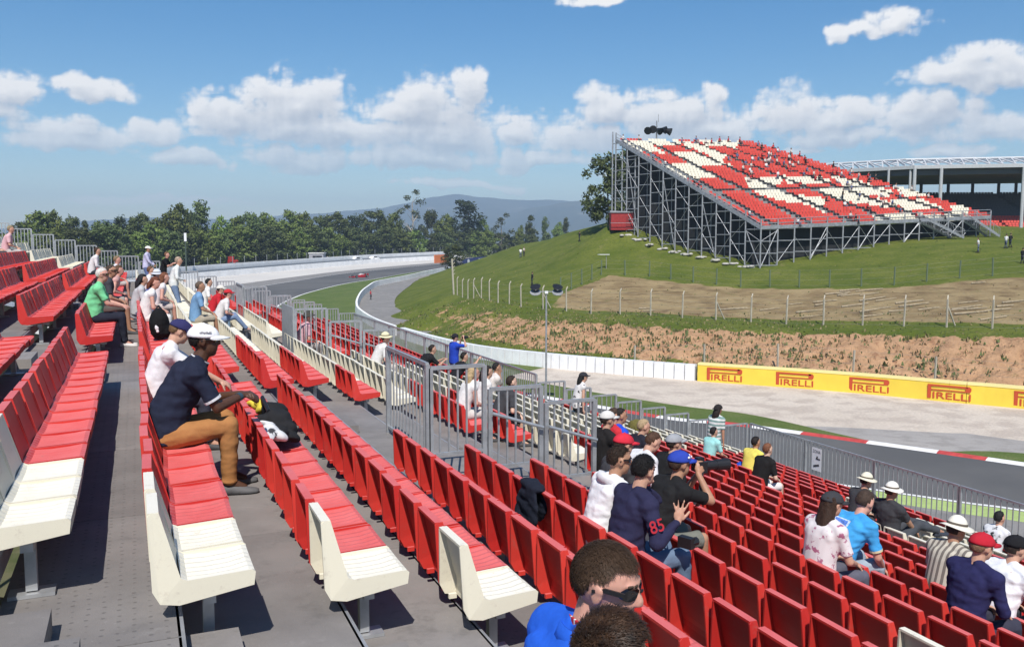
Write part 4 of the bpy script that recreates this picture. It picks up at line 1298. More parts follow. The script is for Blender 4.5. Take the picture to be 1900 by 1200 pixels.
# low red vehicle at the wood edge
p = at_depth(432, 480, 268)
fv = thing('red_tractor', 'small red tractor parked at the edge of the wood', 'tractor', (p.x, p.y, zg(p.x, p.y) + 1.2), 0.4)
Mtr = mat('tractor_red', (0.45, 0.03, 0.02), 0.5)
part('body', MB().box((0, 0, 1.2), (2.8, 1.2, 1.0)), Mtr, fv); part('cab', MB().box((-.6, 0, 2.2), (1.3, 1.2, 1.2)), Mtr, fv)
for x in (-.9, 1.0):
    for y in (-.75, .75):
        part('wheel', MB().tube((x, y - .15, .6), (x, y + .15, .6), .6, None, 12), M_darkstrip, fv)

# single-seater racing car on the far part of the bend
p = on_ground(668, 515)
rc = thing('racing_car', 'red single-seater racing car on the far part of the bend', 'racing car', (p.x, p.y, p.z + .02), math.atan2(-.45, -.9))
Mcr = mat('racing_red', (0.38, 0.012, 0.02), 0.35); Mcw = mat('racing_white', (.75, .74, .72), .4)
mb = MB(); sec = [(2.7, .05, .18, .30), (1.9, .10, .16, .42), (1.0, .20, .12, .52), (.3, .36, .10, .62), (-.4, .48, .08, .72), (-1.2, .42, .08, .75), (-2.0, .2, .10, .62)]
mb.sweep([[Vector((x, w, z0)), Vector((x, w * .8, z1)), Vector((x, -w * .8, z1)), Vector((x, -w, z0))] for x, w, z0, z1 in sec])
bd = part('body', mb, Mcr, rc)
part('air_box', MB().prism([(.1, .6), (-.1, 1.0), (-.5, 1.02), (-1.6, .7)], -.14, .14), Mcw, rc)
part('helmet', MB().sph((.25, 0, .72), (.15, .13, .15), None, 10, 7), Mcw, rc)
part('front_wing', MB().box((2.65, 0, .16), (.45, 1.75, .05)), Mcr, rc)
rw_ = part('rear_wing', MB().box((-2.15, 0, .95), (.35, 1.0, .06)), Mcr, rc)
for y in (-.5, .5):
    part('end_plate', MB().box((-2.15, y, .68), (.5, .03, .6)), Mcr, rw_); part('end_plate', MB().box((2.65, y * 1.75, .22), (.5, .03, .22)), Mcr, rc)
for x, w in ((1.75, .28), (-1.6, .36)):
    for y in (-.8, .8):
        wh_ = part('wheel', MB().tube((x, y - w / 2, .33), (x, y + w / 2, .33), .33, None, 16), M_darkstrip, rc)
        part('rim', MB().tube((x, y - w / 2 - .01, .33), (x, y + w / 2 + .01, .33), .17, None, 12), M_steel_dull, wh_)
        part('suspension', MB().bar((x, y * .3, .35), (x, y * .9, .33), .03), M_black, rc)
# ================================================================== THE STAND WE ARE ON
def Lb(i):
    if i == 2: return 0.02
    if i >= 3: return 0.90 + (i - 3) * 0.80
    return -0.82 + (i - 1) * 0.83
def zt(i):
    """height of tread i above the track"""
    return CAM_H - (1.546 + 0.2374 * (i - 3) + 0.775)
ROW0, ROW1, S_END = -5, 21, 43.0
CUT_ROW, CUT_S = 13, 21.4       # beyond this distance the stand has fewer rows
def s_end(i):
    return S_END if i <= CUT_ROW else CUT_S
EDGE = 0.12           # tread edge behind a seat back
M_deckn = bpy.data.materials.new('stand_deck'); M_deckn.use_nodes = True
t = M_deckn.node_tree; b = t.nodes['Principled BSDF']; k = NG(t)
P = k.n('ShaderNodeNewGeometry').outputs['Position']
oi = k.n('ShaderNodeObjectInfo')
c = k.mix(k.mr(k.noise(P, 1.3, 6.0, 0.65), 0.3, 0.7), (0.18, 0.166, 0.157, 1), (0.24, 0.222, 0.21, 1))
c = k.mix(k.m('MULTIPLY', k.mr(k.noise(P, 3.0, 6.0, 0.72), 0.54, 0.70), 0.45), c, (0.105, 0.098, 0.092, 1))
c = k.mix(k.m('MULTIPLY', k.mr(k.noise(P, 7.0, 6.0, 0.75), 0.60, 0.72), 0.40), c, (0.30, 0.285, 0.27, 1))
c = k.mix(k.m('MULTIPLY', k.mr(k.noise(P, 55.0, 2.0, 0.5), 0.70, 0.76), 0.5), c, (0.33, 0.32, 0.30, 1))
hv = k.n('ShaderNodeHueSaturation'); k.set(hv.inputs['Color'], c); k.set(hv.inputs['Value'], k.m('ADD', 0.88, k.m('MULTIPLY', oi.outputs['Random'], 0.24)))
# punched non-slip dimples
vo = k.n('ShaderNodeTexVoronoi'); vo.inputs['Scale'].default_value = 14.0; vo.inputs['Randomness'].default_value = 0.12
t.links.new(P, vo.inputs['Vector'])
dim = k.mr(vo.outputs['Distance'], 0.10, 0.20)
k.set(b.inputs['Base Color'], k.mix(k.m('MULTIPLY', k.m('SUBTRACT', 1.0, dim), 0.45), hv.outputs[0], (0.07, 0.066, 0.062, 1)))
b.inputs['Roughness'].default_value = 0.75
bp = k.n('ShaderNodeBump'); bp.inputs['Strength'].default_value = 0.35; bp.inputs['Distance'].default_value = 0.006
k.set(bp.inputs['Height'], k.m('ADD', dim, k.noise(P, 90.0, 3.0, 0.6))); t.links.new(bp.outputs[0], b.inputs['Normal'])

def visible(p, m=700):
    r_ = project(p)
    return r_ is not None and -m < r_[0] < PW + m and -m < r_[1] < PH + m
ST_ = thing('spectator_stand', 'grey steel stepped spectator stand that carries the rows of seats', 'grandstand')
VOM = [(10.5, 12.3), (20.7, 22.4), (31.0, 33.0)]     # railed stairwells, rows 5..9
for i in range(ROW0, ROW1 + 1):
    x0, x1 = Lb(i) + EDGE, (Lb(i + 1) if i < ROW1 else Lb(i) + 1.6) + EDGE
    s = -4.0; S_ = s_end(i)
    while s < s_end(i) - .01:
        L = 2.07 if s < 16 else (4.14 if s < 28 else 7.0)
        s1 = min(s + L, s_end(i))
        skip = any(5 < i < 9 and a + 0.1 < (s + s1) / 2 < b_ + 1.5 for a, b_ in VOM) and False
        if any(visible((x, y, zt(i))) for x in (x0, x1) for y in (s, s1, (s + s1) / 2)) and not skip:
            mb = MB().box(((x0 + x1) / 2, (s + s1) / 2, zt(i) - 0.03), (x1 - x0 - 0.012, s1 - s - 0.008, 0.06))
            part('tread_panel', mb, M_deckn, ST_)
        s = s1
    # nosing angle and under-beam, one per tread
    part('nosing', MB().box((x1 - 0.004, (S_ - 4) / 2, zt(i) - 0.055), (0.03, S_ + 4, 0.11)), M_steel_dull, ST_)
# raking beams under the deck and posts at the far end
for s in np.arange(-3, S_END + .1, 4.14):
    rl_ = ROW1 if s < CUT_S else CUT_ROW
    a, b_ = Vector((Lb(ROW0), s, zt(ROW0) - .25)), Vector((Lb(rl_) + (1.6 if s < CUT_S else .9), s, zt(rl_) - .25))
    part('raking_beam', MB().bar(a, b_, .12, .25), M_steel_dull, ST_)
    for f_ in (0.0, .25, .5, .75, .98):
        p = a.lerp(b_, f_); part('support_post', MB().bar((p.x, p.y, 0), (p.x, p.y, p.z), .12), M_steel_dull, ST_)
# solid dark sheeting under the deck at the track side
part('front_skirt', MB().box((Lb(ROW1) + 1.78, (CUT_S - 4) / 2, (zt(ROW1) - .15) / 2), (.05, CUT_S + 4, zt(ROW1) - .15)), mat('dark_green_sheet', (0.03, 0.035, 0.033), .8), ST_)
# aisle steps (half-height blocks)
for a_s, rows in ((4.25, range(-1, 5)), (12.95, range(-3, 10)), (23.2, range(-3, 10)), (33.5, range(-3, 10))):
    for i in rows:
        x = Lb(i + 1) + EDGE
        p = (x + 0.14, a_s, zt(i + 1) + 0.06)
        if visible(p):
            part('aisle_step', MB().box(p, (0.27, 0.82 if a_s > 5 else 0.62, 0.118)), M_deckn, ST_)
o = part('aisle_step', MB().box((-0.42, 3.72, zt(1) + .10), (0.30, .52, .2)), M_deckn, ST_)

# ------------------------------------------------------------------ one seat
def seat_mesh(m, name='seat'):
    mb = MB(); W, WT = 0.222, 0.188      # half width at the pan and at the top of the back
    # side walls: profile (x, z) with half width following z
    def hw(z): return WT + (W - WT) * min(1, max(0, (0.775 - z) / 0.33))
    prof = [(-0.026, 0.762), (-0.004, 0.780), (0.028, 0.775), (0.118, 0.452), (0.150, 0.437), (0.455, 0.452), (0.470, 0.438), (0.462, 0.372), (0.110, 0.318), (0.022, 0.335), (-0.012, 0.40)]
    n = len(prof)
    for s_ in (-1, 1):
        o_ = [(x, s_ * hw(z), z) for x, z in prof]; i_ = [(x, s_ * (hw(z) - 0.014), z) for x, z in prof]
        mb.add(o_ + i_, [tuple(range(n)) if s_ > 0 else tuple(reversed(range(n))), tuple(range(n, 2 * n))] + [(j, (j + 1) % n, n + (j + 1) % n, n + j) for j in range(n)])
    # back panel (front skin and recessed rear skin) with a slightly dished front
    rows = [(0.028, .775), (0.050, .69), (0.078, .58), (0.104, .49), (0.122, .445)]
    NY = 6
    g0 = len(mb.v)
    for x, z in rows:
        h_ = hw(z) - .006
        for j in range(NY + 1):
            u = -1 + 2 * j / NY
            mb.v.append((x - 0.012 * (1 - u * u), u * h_, z))
    for r_ in range(len(rows) - 1):
        for j in range(NY):
            o_ = g0 + r_ * (NY + 1) + j
            mb.f.append((o_, o_ + 1, o_ + NY + 2, o_ + NY + 1))
    g1 = len(mb.v)
    for x, z in rows + [(0.126, .40), (0.118, .335)]:
        h_ = hw(z) - .010
        mb.v += [(x - .026, -h_, z - .004), (x - .026, h_, z - .004)]
    for r_ in range(len(rows) + 1):
        o_ = g1 + r_ * 2
        mb.f.append((o_, o_ + 2, o_ + 3, o_ + 1))
    # top rim
    h_ = WT
    mb.box((0.001, 0, .771), (.052, 2 * h_ - .004, .016))
    # ribbed pan
    NP = 13; g2 = len(mb.v); xs = [.118, .150, .25, .36, .440, .468, .466]
    zs = [.452, .436, .433, .440, .450, .438, .372]
    for x, z in zip(xs, zs):
        for j in range(NP + 1):
            u = -1 + 2 * j / NP
            dz = (0.007 if j % 2 else 0) if .14 < x < .445 else 0
            mb.v.append((x, u * (W - .008), z - dz - .010 * (1 - u * u) * (1 if .14 < x < .40 else .3)))
    for r_ in range(len(xs) - 1):
        for j in range(NP):
            o_ = g2 + r_ * (NP + 1) + j
            mb.f.append((o_, o_ + NP + 1, o_ + NP + 2, o_ + 1))
    # underside
    mb.add([(.11, -W + .01, .33), (.46, -W + .01, .38), (.46, W - .01, .38), (.11, W - .01, .33)], [(0, 1, 2, 3)])
    # fixing lugs at the lower rear
    for s_ in (-1, 1):
        mb.box((.055, s_ * .16, .335), (.05, .022, .03))
    return mb.mesh(name, m)
def plastic(name, c1, c2, dust):
    m = bpy.data.materials.new(name); m.use_nodes = True
    t = m.node_tree; b = t.nodes['Principled BSDF']; k = NG(t)
    oi = k.n('ShaderNodeObjectInfo'); geo = k.n('ShaderNodeNewGeometry')
    c = k.mix(oi.outputs['Random'], (*c1, 1), (*c2, 1))
    # sun-bleached, dusty where rain and dust settle: on the upward-facing pan
    nz = k.n('ShaderNodeSeparateXYZ'); t.links.new(geo.outputs['Normal'], nz.inputs[0])
    nse = k.noise(geo.outputs['Position'], 3.0, 5.0, 0.65)
    f = k.m('MULTIPLY', k.mr(nz.outputs[2], 0.6, 0.95), k.mr(nse, 0.2, 0.8, 0.55, 1.0))
    c = k.mix(f, c, (*dust, 1))
    c = k.mix(k.m('MULTIPLY', k.mr(k.noise(geo.outputs['Position'], 11.0, 5.0, 0.75), 0.56, 0.72), 0.28), c, (0.25, 0.16, 0.13, 1))
    k.set(b.inputs['Base Color'], c)
    b.inputs['Roughness'].default_value = 0.5; b.inputs['Specular IOR Level'].default_value = 0.35
    bp = k.n('ShaderNodeBump'); bp.inputs['Strength'].default_value = 0.06; bp.inputs['Distance'].default_value = 0.01
    k.set(bp.inputs['Height'], k.noise(geo.outputs['Position'], 60.0, 3.0, 0.6)); t.links.new(bp.outputs[0], b.inputs['Normal'])
    return m
M_redn = plastic('red_seat_shell', (0.47, 0.022, 0.019), (0.60, 0.045, 0.032), (0.66, 0.155, 0.150))
M_whiten = plastic('cream_seat_shell', (0.66, 0.61, 0.48), (0.72, 0.67, 0.53), (0.76, 0.72, 0.62))
SEAT = {'r': seat_mesh(M_redn), 'w': seat_mesh(M_whiten)}
PITCH_S = 0.46
POST = MB().box((.26, 0, .175), (.055, .055, .29)).box((.26, 0, .012), (.22, .12, .02)).box((.26, 0, .315), (.24, .05, .03)).mesh('post', M_steel)
def seat_colour(i, s, k_, blk):
    if blk == 'A':
        nw = {1: 3, 2: 2, 3: 1, 4: 1}.get(i, 0)
        if k_ < nw: return 'w'
    if i == 8 and 4.1 < s < 4.6: return 'w'
    W = False
    if i in (3, 4): W = s > 17.4
    elif i == 5: W = s > 17.4 and s < 31
    elif i == 6: W = 16.2 < s < 31
    elif i == 7: W = 15 < s < 24.5
    elif i in (8, 9): W = 17 < s < 24.5
    elif i == 10: W = 13 < s < 22.5
    elif i in (11, 12): W = 14.3 < s < 23.2
    elif i in (13, 14): W = 15.2 < s < 20.5 or (i == 14 and 6.6 < s < 8.4)
    elif i in (15, 16): W = 16.8 < s < 20.6 or 8.8 < s < 11.2 or (i == 15 and 7 < s < 8.4)
    elif i in (17, 18): W = 18.2 < s < 20.8 or 9.6 < s < (13.2 if i == 18 else 12.3)
    elif i in (19, 20, 21): W = 19 < s < 21.6 or 10.4 < s < 12.3
    elif i == 2: W = s > 33
    if i <= -1: W = s > 34
    return 'w' if W else 'r'
BLK = {'A': 'block with cream end seats', 'Z': 'block before the near aisle', 'B': 'block between the stairwells', 'C': 'block beyond the second stairwell', 'D': 'block at the end fence'}
OCC = {}
def seat_rows():
    for i in range(ROW0, ROW1 + 1):
        st = {1: 4.88, 2: 4.45, 3: 4.75, 4: 4.72, 0: 4.4}.get(i, 4.4)
        if i <= 4:
            spans = [('A', st, 12.25), ('B', 13.65, 22.6), ('C', 24.1, 32.9), ('D', 34.4, 42.4)]
            if i == 0: spans = [('A', 4.4, 12.3), ('B', 15.2, 23.4), ('C', 24.5, 32.9), ('D', 34.4, 41)]
            if i == 3: spans = [('Z', 1.4, 2.7)] + spans
            if i == 1: spans[1] = ('B', 14.25, 22.6)
        elif i <= 9:
            spans = [('A', -1.9 if i > 4 else st, 9.45), ('B', {5: 15.0, 6: 14.65, 7: 15.2}.get(i, 13.6), 22.2), ('C', 25.2 if i < 8 else 24.3, 32.6), ('D', 36, 42.4)]
        else:
            spans = [('A', -1.9, 12.5), ('B', 12.9, 22.9), ('C', 23.5, 33.2), ('D', 33.8, 42.4)]
        for blk, s0, s1 in spans:
            n = int((s1 - s0) / PITCH_S); seats = []
            for k_ in range(n):
                s = s0 + (k_ + .5) * PITCH_S
                if blk == 'Z' or s + .3 < s_end(i) and visible((Lb(i) + .2, s, zt(i) + .5), 420):
                    seats.append((s, seat_colour(i, s, k_, blk)))
            if not seats: continue
            cs = {c for _, c in seats}
            word = 'red' if cs == {'r'} else 'cream' if cs == {'w'} else 'red and cream'
            nth = ORD[ROW1 + 1 - i]
            root = thing('seat_row', f'{word} seat row, {nth} up from front railing, {BLK[blk]}', 'seats', (Lb(i), seats[0][0], zt(i)), 0, 'rows of fixed seats on the stand')
            for s, c in seats:
                o_ = obj('seat', SEAT[c], root, (random.uniform(-.003, .003), s - seats[0][0] + random.uniform(-.003, .003), 0))
                o_.rotation_euler = (0, random.gauss(0, .008), random.gauss(0, .008))
            Ls = seats[-1][0] - seats[0][0]
            part('rail', MB().box((.26, Ls / 2, .300), (.06, Ls + .30, .05)), M_steel, root)
            np_ = max(2, int(Ls / 1.9) + 1)
            for j in range(np_):
                obj('post', POST, root, (0, Ls * j / (np_ - 1) if np_ > 1 else 0, 0))
seat_rows()

# ------------------------------------------------------------------ railings
BARM = {}
def bar_mesh(h, w=.022):
    if (h, w) not in BARM:
        BARM[(h, w)] = MB().box((0, 0, h / 2), (w, w, h)).mesh('bar', M_steel)
    return BARM[(h, w)]
def rail_panel(fence, a, b, h, each, gap=.115, post=True, handrail=False, w=.022, lift=.10):
    """panel from a to b (feet), verticals; each=True builds every bar as its own piece"""
    a, b = Vector(a), Vector(b); L = (b - a).length; d = (b - a) / L
    mb = MB()
    mb.bar(a + Vector((0, 0, h)), b + Vector((0, 0, h)), .045)
    pn = part('fence_panel', mb, M_steel, fence)
    part('bottom_rail', MB().bar(a + Vector((0, 0, lift)), b + Vector((0, 0, lift)), .035), M_steel, pn)
    for p in (a, b):
        part('post', MB().box((p.x, p.y, p.z + h / 2), (.055, .055, h)), M_steel, pn)
    n = max(1, int(L / gap)); bars = MB()
    for k_ in range(1, n):
        p = a + d * (L * k_ / n)
        if each:
            obj('bar', bar_mesh(round(h - lift, 3), w), pn, (p.x, p.y, p.z + lift))
        else:
            bars.box((p.x, p.y, p.z + (h + lift) / 2), (w, w, h - lift))
    if not each:
        part('bars', bars, M_steel, pn, kind='stuff')
    if handrail:
        part('handrail', MB().tube(a + Vector((0, -.09, .82)), b + Vector((0, -.09, .58)), .022), M_steel, pn)
    return pn
for v, (s0, s1) in enumerate(VOM):
    vf = thing('stairwell_railing', ['grey vertical-bar railing round the nearer stairwell in the seats', 'grey railing with solid side panel round the middle stairwell', 'grey vertical-bar railing round the farthest stairwell'][v], 'railing')
    X0 = Lb(5) + 0.80
    z5 = zt(5)
    if v == 1:
        part('solid_panel', MB().box((X0, (s0 + s1) / 2, z5 + .62), (.03, s1 - s0, 1.24)), mat('galvanised_sheet', (.36, .38, .39), .5, .3, var=.1), vf)
    else:
        rail_panel(vf, (X0, s0, z5), (X0, s1 + .1, z5), 1.25, v == 0, .15, w=.018)
    for k_ in range(3):
        xa, xb = X0 + .8 * k_ + .04, X0 + .8 * (k_ + 1) - .04
        z = zt(5 + k_)
        rail_panel(vf, (xa, s0, z), (xb, s0, z), 1.12 if k_ else 1.2, v == 0, .115, True, k_ > 0)
# stepped fence across the far end of the stand
ef = thing('end_fence', 'stepped grey bar fence across the far end of the stand', 'fence')
for i in range(ROW0, CUT_ROW + 1):
    x0, x1 = Lb(i) + EDGE, Lb(i + 1) + EDGE
    rail_panel(ef, (x0 + .03, S_END - .05, zt(i)), (x1 - .03, S_END - .05, zt(i)), 1.12, False, .12, w=.03)
# stepped fence where the lower rows stop
cf = thing('side_fence', 'stepped grey bar fence where the lowest rows of seats stop', 'fence')
for i in range(CUT_ROW + 1, ROW1 + 1):
    x0, x1 = Lb(i) + EDGE, (Lb(i + 1) if i < ROW1 else Lb(i) + 1.3) + EDGE
    rail_panel(cf, (x0 + .03, CUT_S - .05, zt(i)), (x1 - .03, CUT_S - .05, zt(i)), 1.12, False, .13, w=.022)
# front railings
XF = Lb(ROW1) + 1.55
XU = Lb(CUT_ROW) + .88
for nm_, lab_, X_, z_, sa, sb in (('front_railing', 'long grey bar railing along the track side of the lowest seat rows', XF, zt(ROW1), -1.0, CUT_S), ('upper_railing', 'grey bar railing along the track side beyond the stepped fence', XU, zt(CUT_ROW), CUT_S, S_END)):
    fr_ = thing(nm_, lab_, 'railing')
    s = sa
    while s < sb - .1:
        s2 = min(s + 2.5, sb)
        if visible((X_, (s + s2) / 2, z_ + .5), 200):
            dz = -0.28 if s < 9 and X_ == XF else 0
            rail_panel(fr_, (X_, s + .02, z_ + dz), (X_, s2 - .02, z_ + dz), 1.1, s < 18, .14, w=.020)
        s = s2
part('upper_skirt', MB().box((XU + .06, (CUT_S + S_END) / 2, (zt(CUT_ROW) - .15) / 2), (.05, S_END - CUT_S, zt(CUT_ROW) - .15)), mat('dark_green_sheet', (0.03, 0.035, 0.033), .8), ST_)
# notice on the front railing
p = at_z(1515, 862, zt(ROW1) + .6)
for _ in range(3):
    pass
v_ = ray(1515, 862); tt = (XF - .03) / v_.x; yy = v_.y * tt
nt = thing('notice', 'white paper notice with dark lettering tied to the front railing', 'sign', (XF - .035, yy, zt(ROW1) + .62), 0)
part('sheet', MB().box((0, 0, .05), (.006, .36, .62)), M_whiteprint, nt)
Rn = Matrix((Vector((0, -1, 0)), Vector((0, 0, 1)), Vector((-1, 0, 0)))).transposed().to_euler()
M_ink = mat('dark_ink', (.04, .04, .05), .8)
o = obj('lettering', text_mesh('ZONA', 1.0), nt, (-.008, 0, .26)); o.rotation_euler = Rn; o.scale = (.10, .12, 1)
o.data.materials.append(M_ink)
part('mark', MB().box((-.008, -.07, .07), (.004, .14, .035)).box((-.008, -.02, .10), (.004, .05, .09), Matrix.Rotation(.5, 3, 'X')).box((-.008, 0, -.12), (.004, .22, .05), Matrix.Rotation(-.3, 3, 'X')), M_ink, nt)

# ================================================================== PEOPLE
HEADS = []
REMESH = []      # (object, voxel, smoothing steps, wrinkle)
SKIN = {'light': (0.52, 0.30, 0.21), 'tan': (0.40, 0.215, 0.135), 'pink': (0.55, 0.29, 0.22), 'dark': (0.085, 0.040, 0.024), 'pale': (0.60, 0.39, 0.29)}
def skin_mat(kind):
    return mat('skin_' + kind, SKIN[kind], 0.5, var=0.07, vscale=9.0, spec=0.35, sss=0.12)
def cloth(c, tag_=''):
    return mat('cloth_%d_%d_%d%s' % (int(c[0] * 999), int(c[1] * 999), int(c[2] * 999), tag_), c, 0.92, var=0.10, vscale=7.0, bump=0.35, bscale=16.0, spec=0.15)
def stripes(name, c1, c2, freq, axis=2, width=0.5):
    if name in MATS: return MATS[name]
    m = bpy.data.materials.new(name); m.use_nodes = True
    t = m.node_tree; b = t.nodes['Principled BSDF']; k = NG(t)
    sp = k.n('ShaderNodeSeparateXYZ'); t.links.new(k.n('ShaderNodeTexCoord').outputs['Object'], sp.inputs[0])
    w = k.m('ADD', k.m('MULTIPLY', sp.outputs[axis], freq), k.m('MULTIPLY', k.noise(None, 3.0), 0.3))
    f = k.m('GREATER_THAN', k.m('FRACT', w), width)
    k.set(b.inputs['Base Color'], k.mix(f, (*c1, 1), (*c2, 1))); b.inputs['Roughness'].default_value = .9
    MATS[name] = m; return m
def patches(name, c1, c2, scale, thr=.55):
    if name in MATS: return MATS[name]
    m = bpy.data.materials.new(name); m.use_nodes = True
    t = m.node_tree; b = t.nodes['Principled BSDF']; k = NG(t)
    f = k.mr(k.noise(k.n('ShaderNodeTexCoord').outputs['Object'], scale, 4.0, .6), thr, thr + .06)
    k.set(b.inputs['Base Color'], k.mix(f, (*c1, 1), (*c2, 1))); b.inputs['Roughness'].default_value = .9
    MATS[name] = m; return m
def ik(a, b, l1, l2, pole):
    d = b - a; L = min(d.length, (l1 + l2) * 0.999); dn = d.normalized()
    x = (l1 * l1 - l2 * l2 + L * L) / (2 * L); h = math.sqrt(max(0, l1 * l1 - x * x))
    pp = (pole - dn * pole.dot(dn)); pp = pp.normalized() if pp.length > 1e-4 else Vector((0, 0, -1))
    return a + dn * x + pp * h, a + dn * L
def ring(c, ex, ey, rx, ry, n=16, pw=1.0):
    return [c + ex * (rx * math.copysign(abs(math.cos(2 * math.pi * i / n)) ** pw, math.cos(2 * math.pi * i / n))) + ey * (ry * math.copysign(abs(math.sin(2 * math.pi * i / n)) ** pw, math.sin(2 * math.pi * i / n))) for i in range(n)]
def hand(mb, wrist, fdir, nrm, side, k, curl=.5, spread=.12, fine=True):
    """palm, four fingers and a thumb; fdir = pointing direction, nrm = back of the hand, side=+1 thumb towards fdir x nrm"""
    f = fdir.normalized(); n = (nrm - f * nrm.dot(f)).normalized(); s_ = f.cross(n) * side
    M = Matrix((f, s_, n)).transposed()
    mb.sph(wrist + f * .050 * k, (.054 * k, .043 * k, .017 * k), M, 10, 7)
    mb.capsule(wrist - f * .01, wrist + f * .03 * k, .024 * k, .024 * k, 8)
    for j, (off, L) in enumerate(((.031, .072), (.011, .080), (-.010, .074), (-.030, .058))):
        p = wrist + f * (.088 * k) + s_ * (off * k)
        d = (f + s_ * (off / .03) * spread).normalized()
        nn = n
        for q_, fr in ((0, .45), (1, .32), (2, .25)):
            ca_, sa_ = math.cos(curl * .85), math.sin(curl * .85)
            d, nn = (d * ca_ - nn * sa_).normalized(), (nn * ca_ + d * sa_).normalized()
            e = p + d * (L * fr * k); mb.capsule(p, e, (.0098 - .0008 * q_) * k, (.0090 - .0008 * q_) * k, 7); p = e
    p = wrist + f * .025 * k + s_ * .034 * k
    d = (f * .75 + s_ * .65 - n * (.25 + curl * .4)).normalized()
    for L in (.042, .034):
        e = p + d * L * k; mb.capsule(p, e, .0125 * k, .0105 * k, 7); p = e
        d = (d - n * curl * .35 + f * .15).normalized()

def person(label, loc, yaw=0.0, pose='sit', k=1.0, lean=10, bend=16, head=(0, 0), roll=0, shirt=(0.6, 0.6, 0.6), sleeve='short', shirt_mat=None, pants=(0.03, 0.035, 0.05), plen='long',
           shoes=(0.05, 0.05, 0.055), skin='light', hair=(0.03, 0.02, 0.014), hstyle='short', hat=None, hatc=(0.7, 0.7, 0.7), glasses=False, hands=None, palm=None, curl=(.5, .5), legs=None, vox=None,
           elbows=None, belly=0.0, seat_h=.425, chest=1.0, fem=False, wrink=0.0, long_len=.30):
    """a figure facing local +x. hands: two wrist targets (left, right) in local space; legs: two (knee pole, ankle) targets"""
    root = thing('person', label, 'person', loc, yaw)
    D = (Vector(loc) + Vector((0, 0, 1)) - Vector((0, 0, CAM_H))).length
    vx = vox or min(.034, max(.0065, D * .00105))
    fine = vx < .010
    sk = skin_mat(skin)
    V = Vector
    body, sh, pt = MB(), MB(), MB()
    pel = V((0, 0, (seat_h + .095) if pose == 'sit' else .93 * k))
    l1, l2 = R(lean), R(lean + bend)
    sd1, sd2 = V((math.sin(l1), 0, math.cos(l1))), V((math.sin(l2), 0, math.cos(l2)))
    waist = pel + sd1 * .20 * k; chst = waist + sd2 * .20 * k; nb = chst + sd2 * .155 * k
    Y = V((0, 1, 0)); f1, f2 = Y.cross(sd1), Y.cross(sd2)     # forward directions of the trunk
    shw = (.172 if fem else .192) * k * chest
    sho = {s_: nb - sd2 * .055 * k + Y * (s_ * shw) for s_ in (1, -1)}
    # trunk
    def trunk(mb, g_, lo=0.0):
        rings = [(pel + sd1 * (-.04 + lo) * k, f1, .115 + g_, .165 + g_), (pel + sd1 * .07 * k, f1, .118 + g_ + belly * .6, .162 + g_), (waist, f1, .112 + g_ + belly, .150 + g_), (waist + sd2 * .10 * k, f2, .118 + g_ + belly * .4, .160 + g_),
                 (chst, f2, .122 + g_, .175 + g_), (chst + sd2 * .075 * k, f2, .108 + g_, .165 + g_), (nb - sd2 * .01, f2, .07 + g_ * .6, .085 + g_ * .6)]
        mb.sweep([ring(c, fx_, Y, rx * k, ry * k * chest, 16, .9) for c, fx_, rx, ry in rings])
        for s_ in (1, -1):
            mb.capsule(nb - sd2 * .022 * k + Y * (s_ * .045 * k), sho[s_] - sd2 * .005, (.058 + g_) * k, (.064 + g_) * k, 9)
            mb.capsule(nb + sd2 * .012 * k + Y * (s_ * .030 * k) - f2 * .015 * k, sho[s_].lerp(nb, .45), (.042 + g_ * .5) * k, (.046 + g_) * k, 8)
            mb.capsule(chst + sd2 * .05 * k + Y * (s_ * .07 * k), sho[s_] - sd2 * .03 * k - Y * (s_ * .02), (.088 + g_) * k, (.066 + g_) * k, 9)
            mb.sph(chst + sd2 * .02 * k - f2 * .055 * k + Y * s_ * .085 * k, ((.055 + g_) * k, (.085 + g_) * k, .10 * k), None, 8, 6)
        if fem:
            for s_ in (1, -1):
                mb.sph(chst + f2 * .085 * k + Y * s_ * .07 * k, (.055 * k,) * 3, None, 8, 6)
    trunk(body, -.034); trunk(sh, .016, -.02)
    # arms
    if hands is None:
        hands = (V((.36, .12, pel.z + .13)), V((.36, -.12, pel.z + .13))) if pose == 'sit' else (V((.08, .24, pel.z - .12)), V((.08, -.24, pel.z - .12)))
    wr = {}
    for idx, s_ in ((0, 1), (1, -1)):
        pole = V((-.35, s_ * .6, -.8)) if elbows is None else V(elbows[idx])
        e, w = ik(sho[s_], V(hands[idx]), .285 * k, .255 * k, pole)
        body.capsule(sho[s_], e, .047 * k, .040 * k, 9); body.capsule(e, w, .041 * k, .027 * k, 9)
        if sleeve == 'short':
            m_ = sho[s_].lerp(e, .68); sh.capsule(sho[s_], m_, .064 * k, .058 * k, 10); sh.tube(sho[s_].lerp(e, .5), sho[s_].lerp(e, .78), .057 * k, .061 * k, 12)
        elif sleeve == 'long':
            sh.capsule(sho[s_], e, .062 * k, .054 * k, 10); sh.capsule(e, w - (w - e).normalized() * .02, .054 * k, .038 * k, 10)
        fd = (w - e).normalized()
        if palm is not None and palm[idx] is not None:
            fdx, nm = V(palm[idx][0]), V(palm[idx][1])
        else:
            fdx, nm = (fd + V((.25, 0, -.05))).normalized(), V((0, s_ * .45, 1))
        hand(body, w, fdx, nm, -s_ if True else s_, k, curl[idx], .12 if curl[idx] > .1 else .45)
        wr[s_] = (e, w)
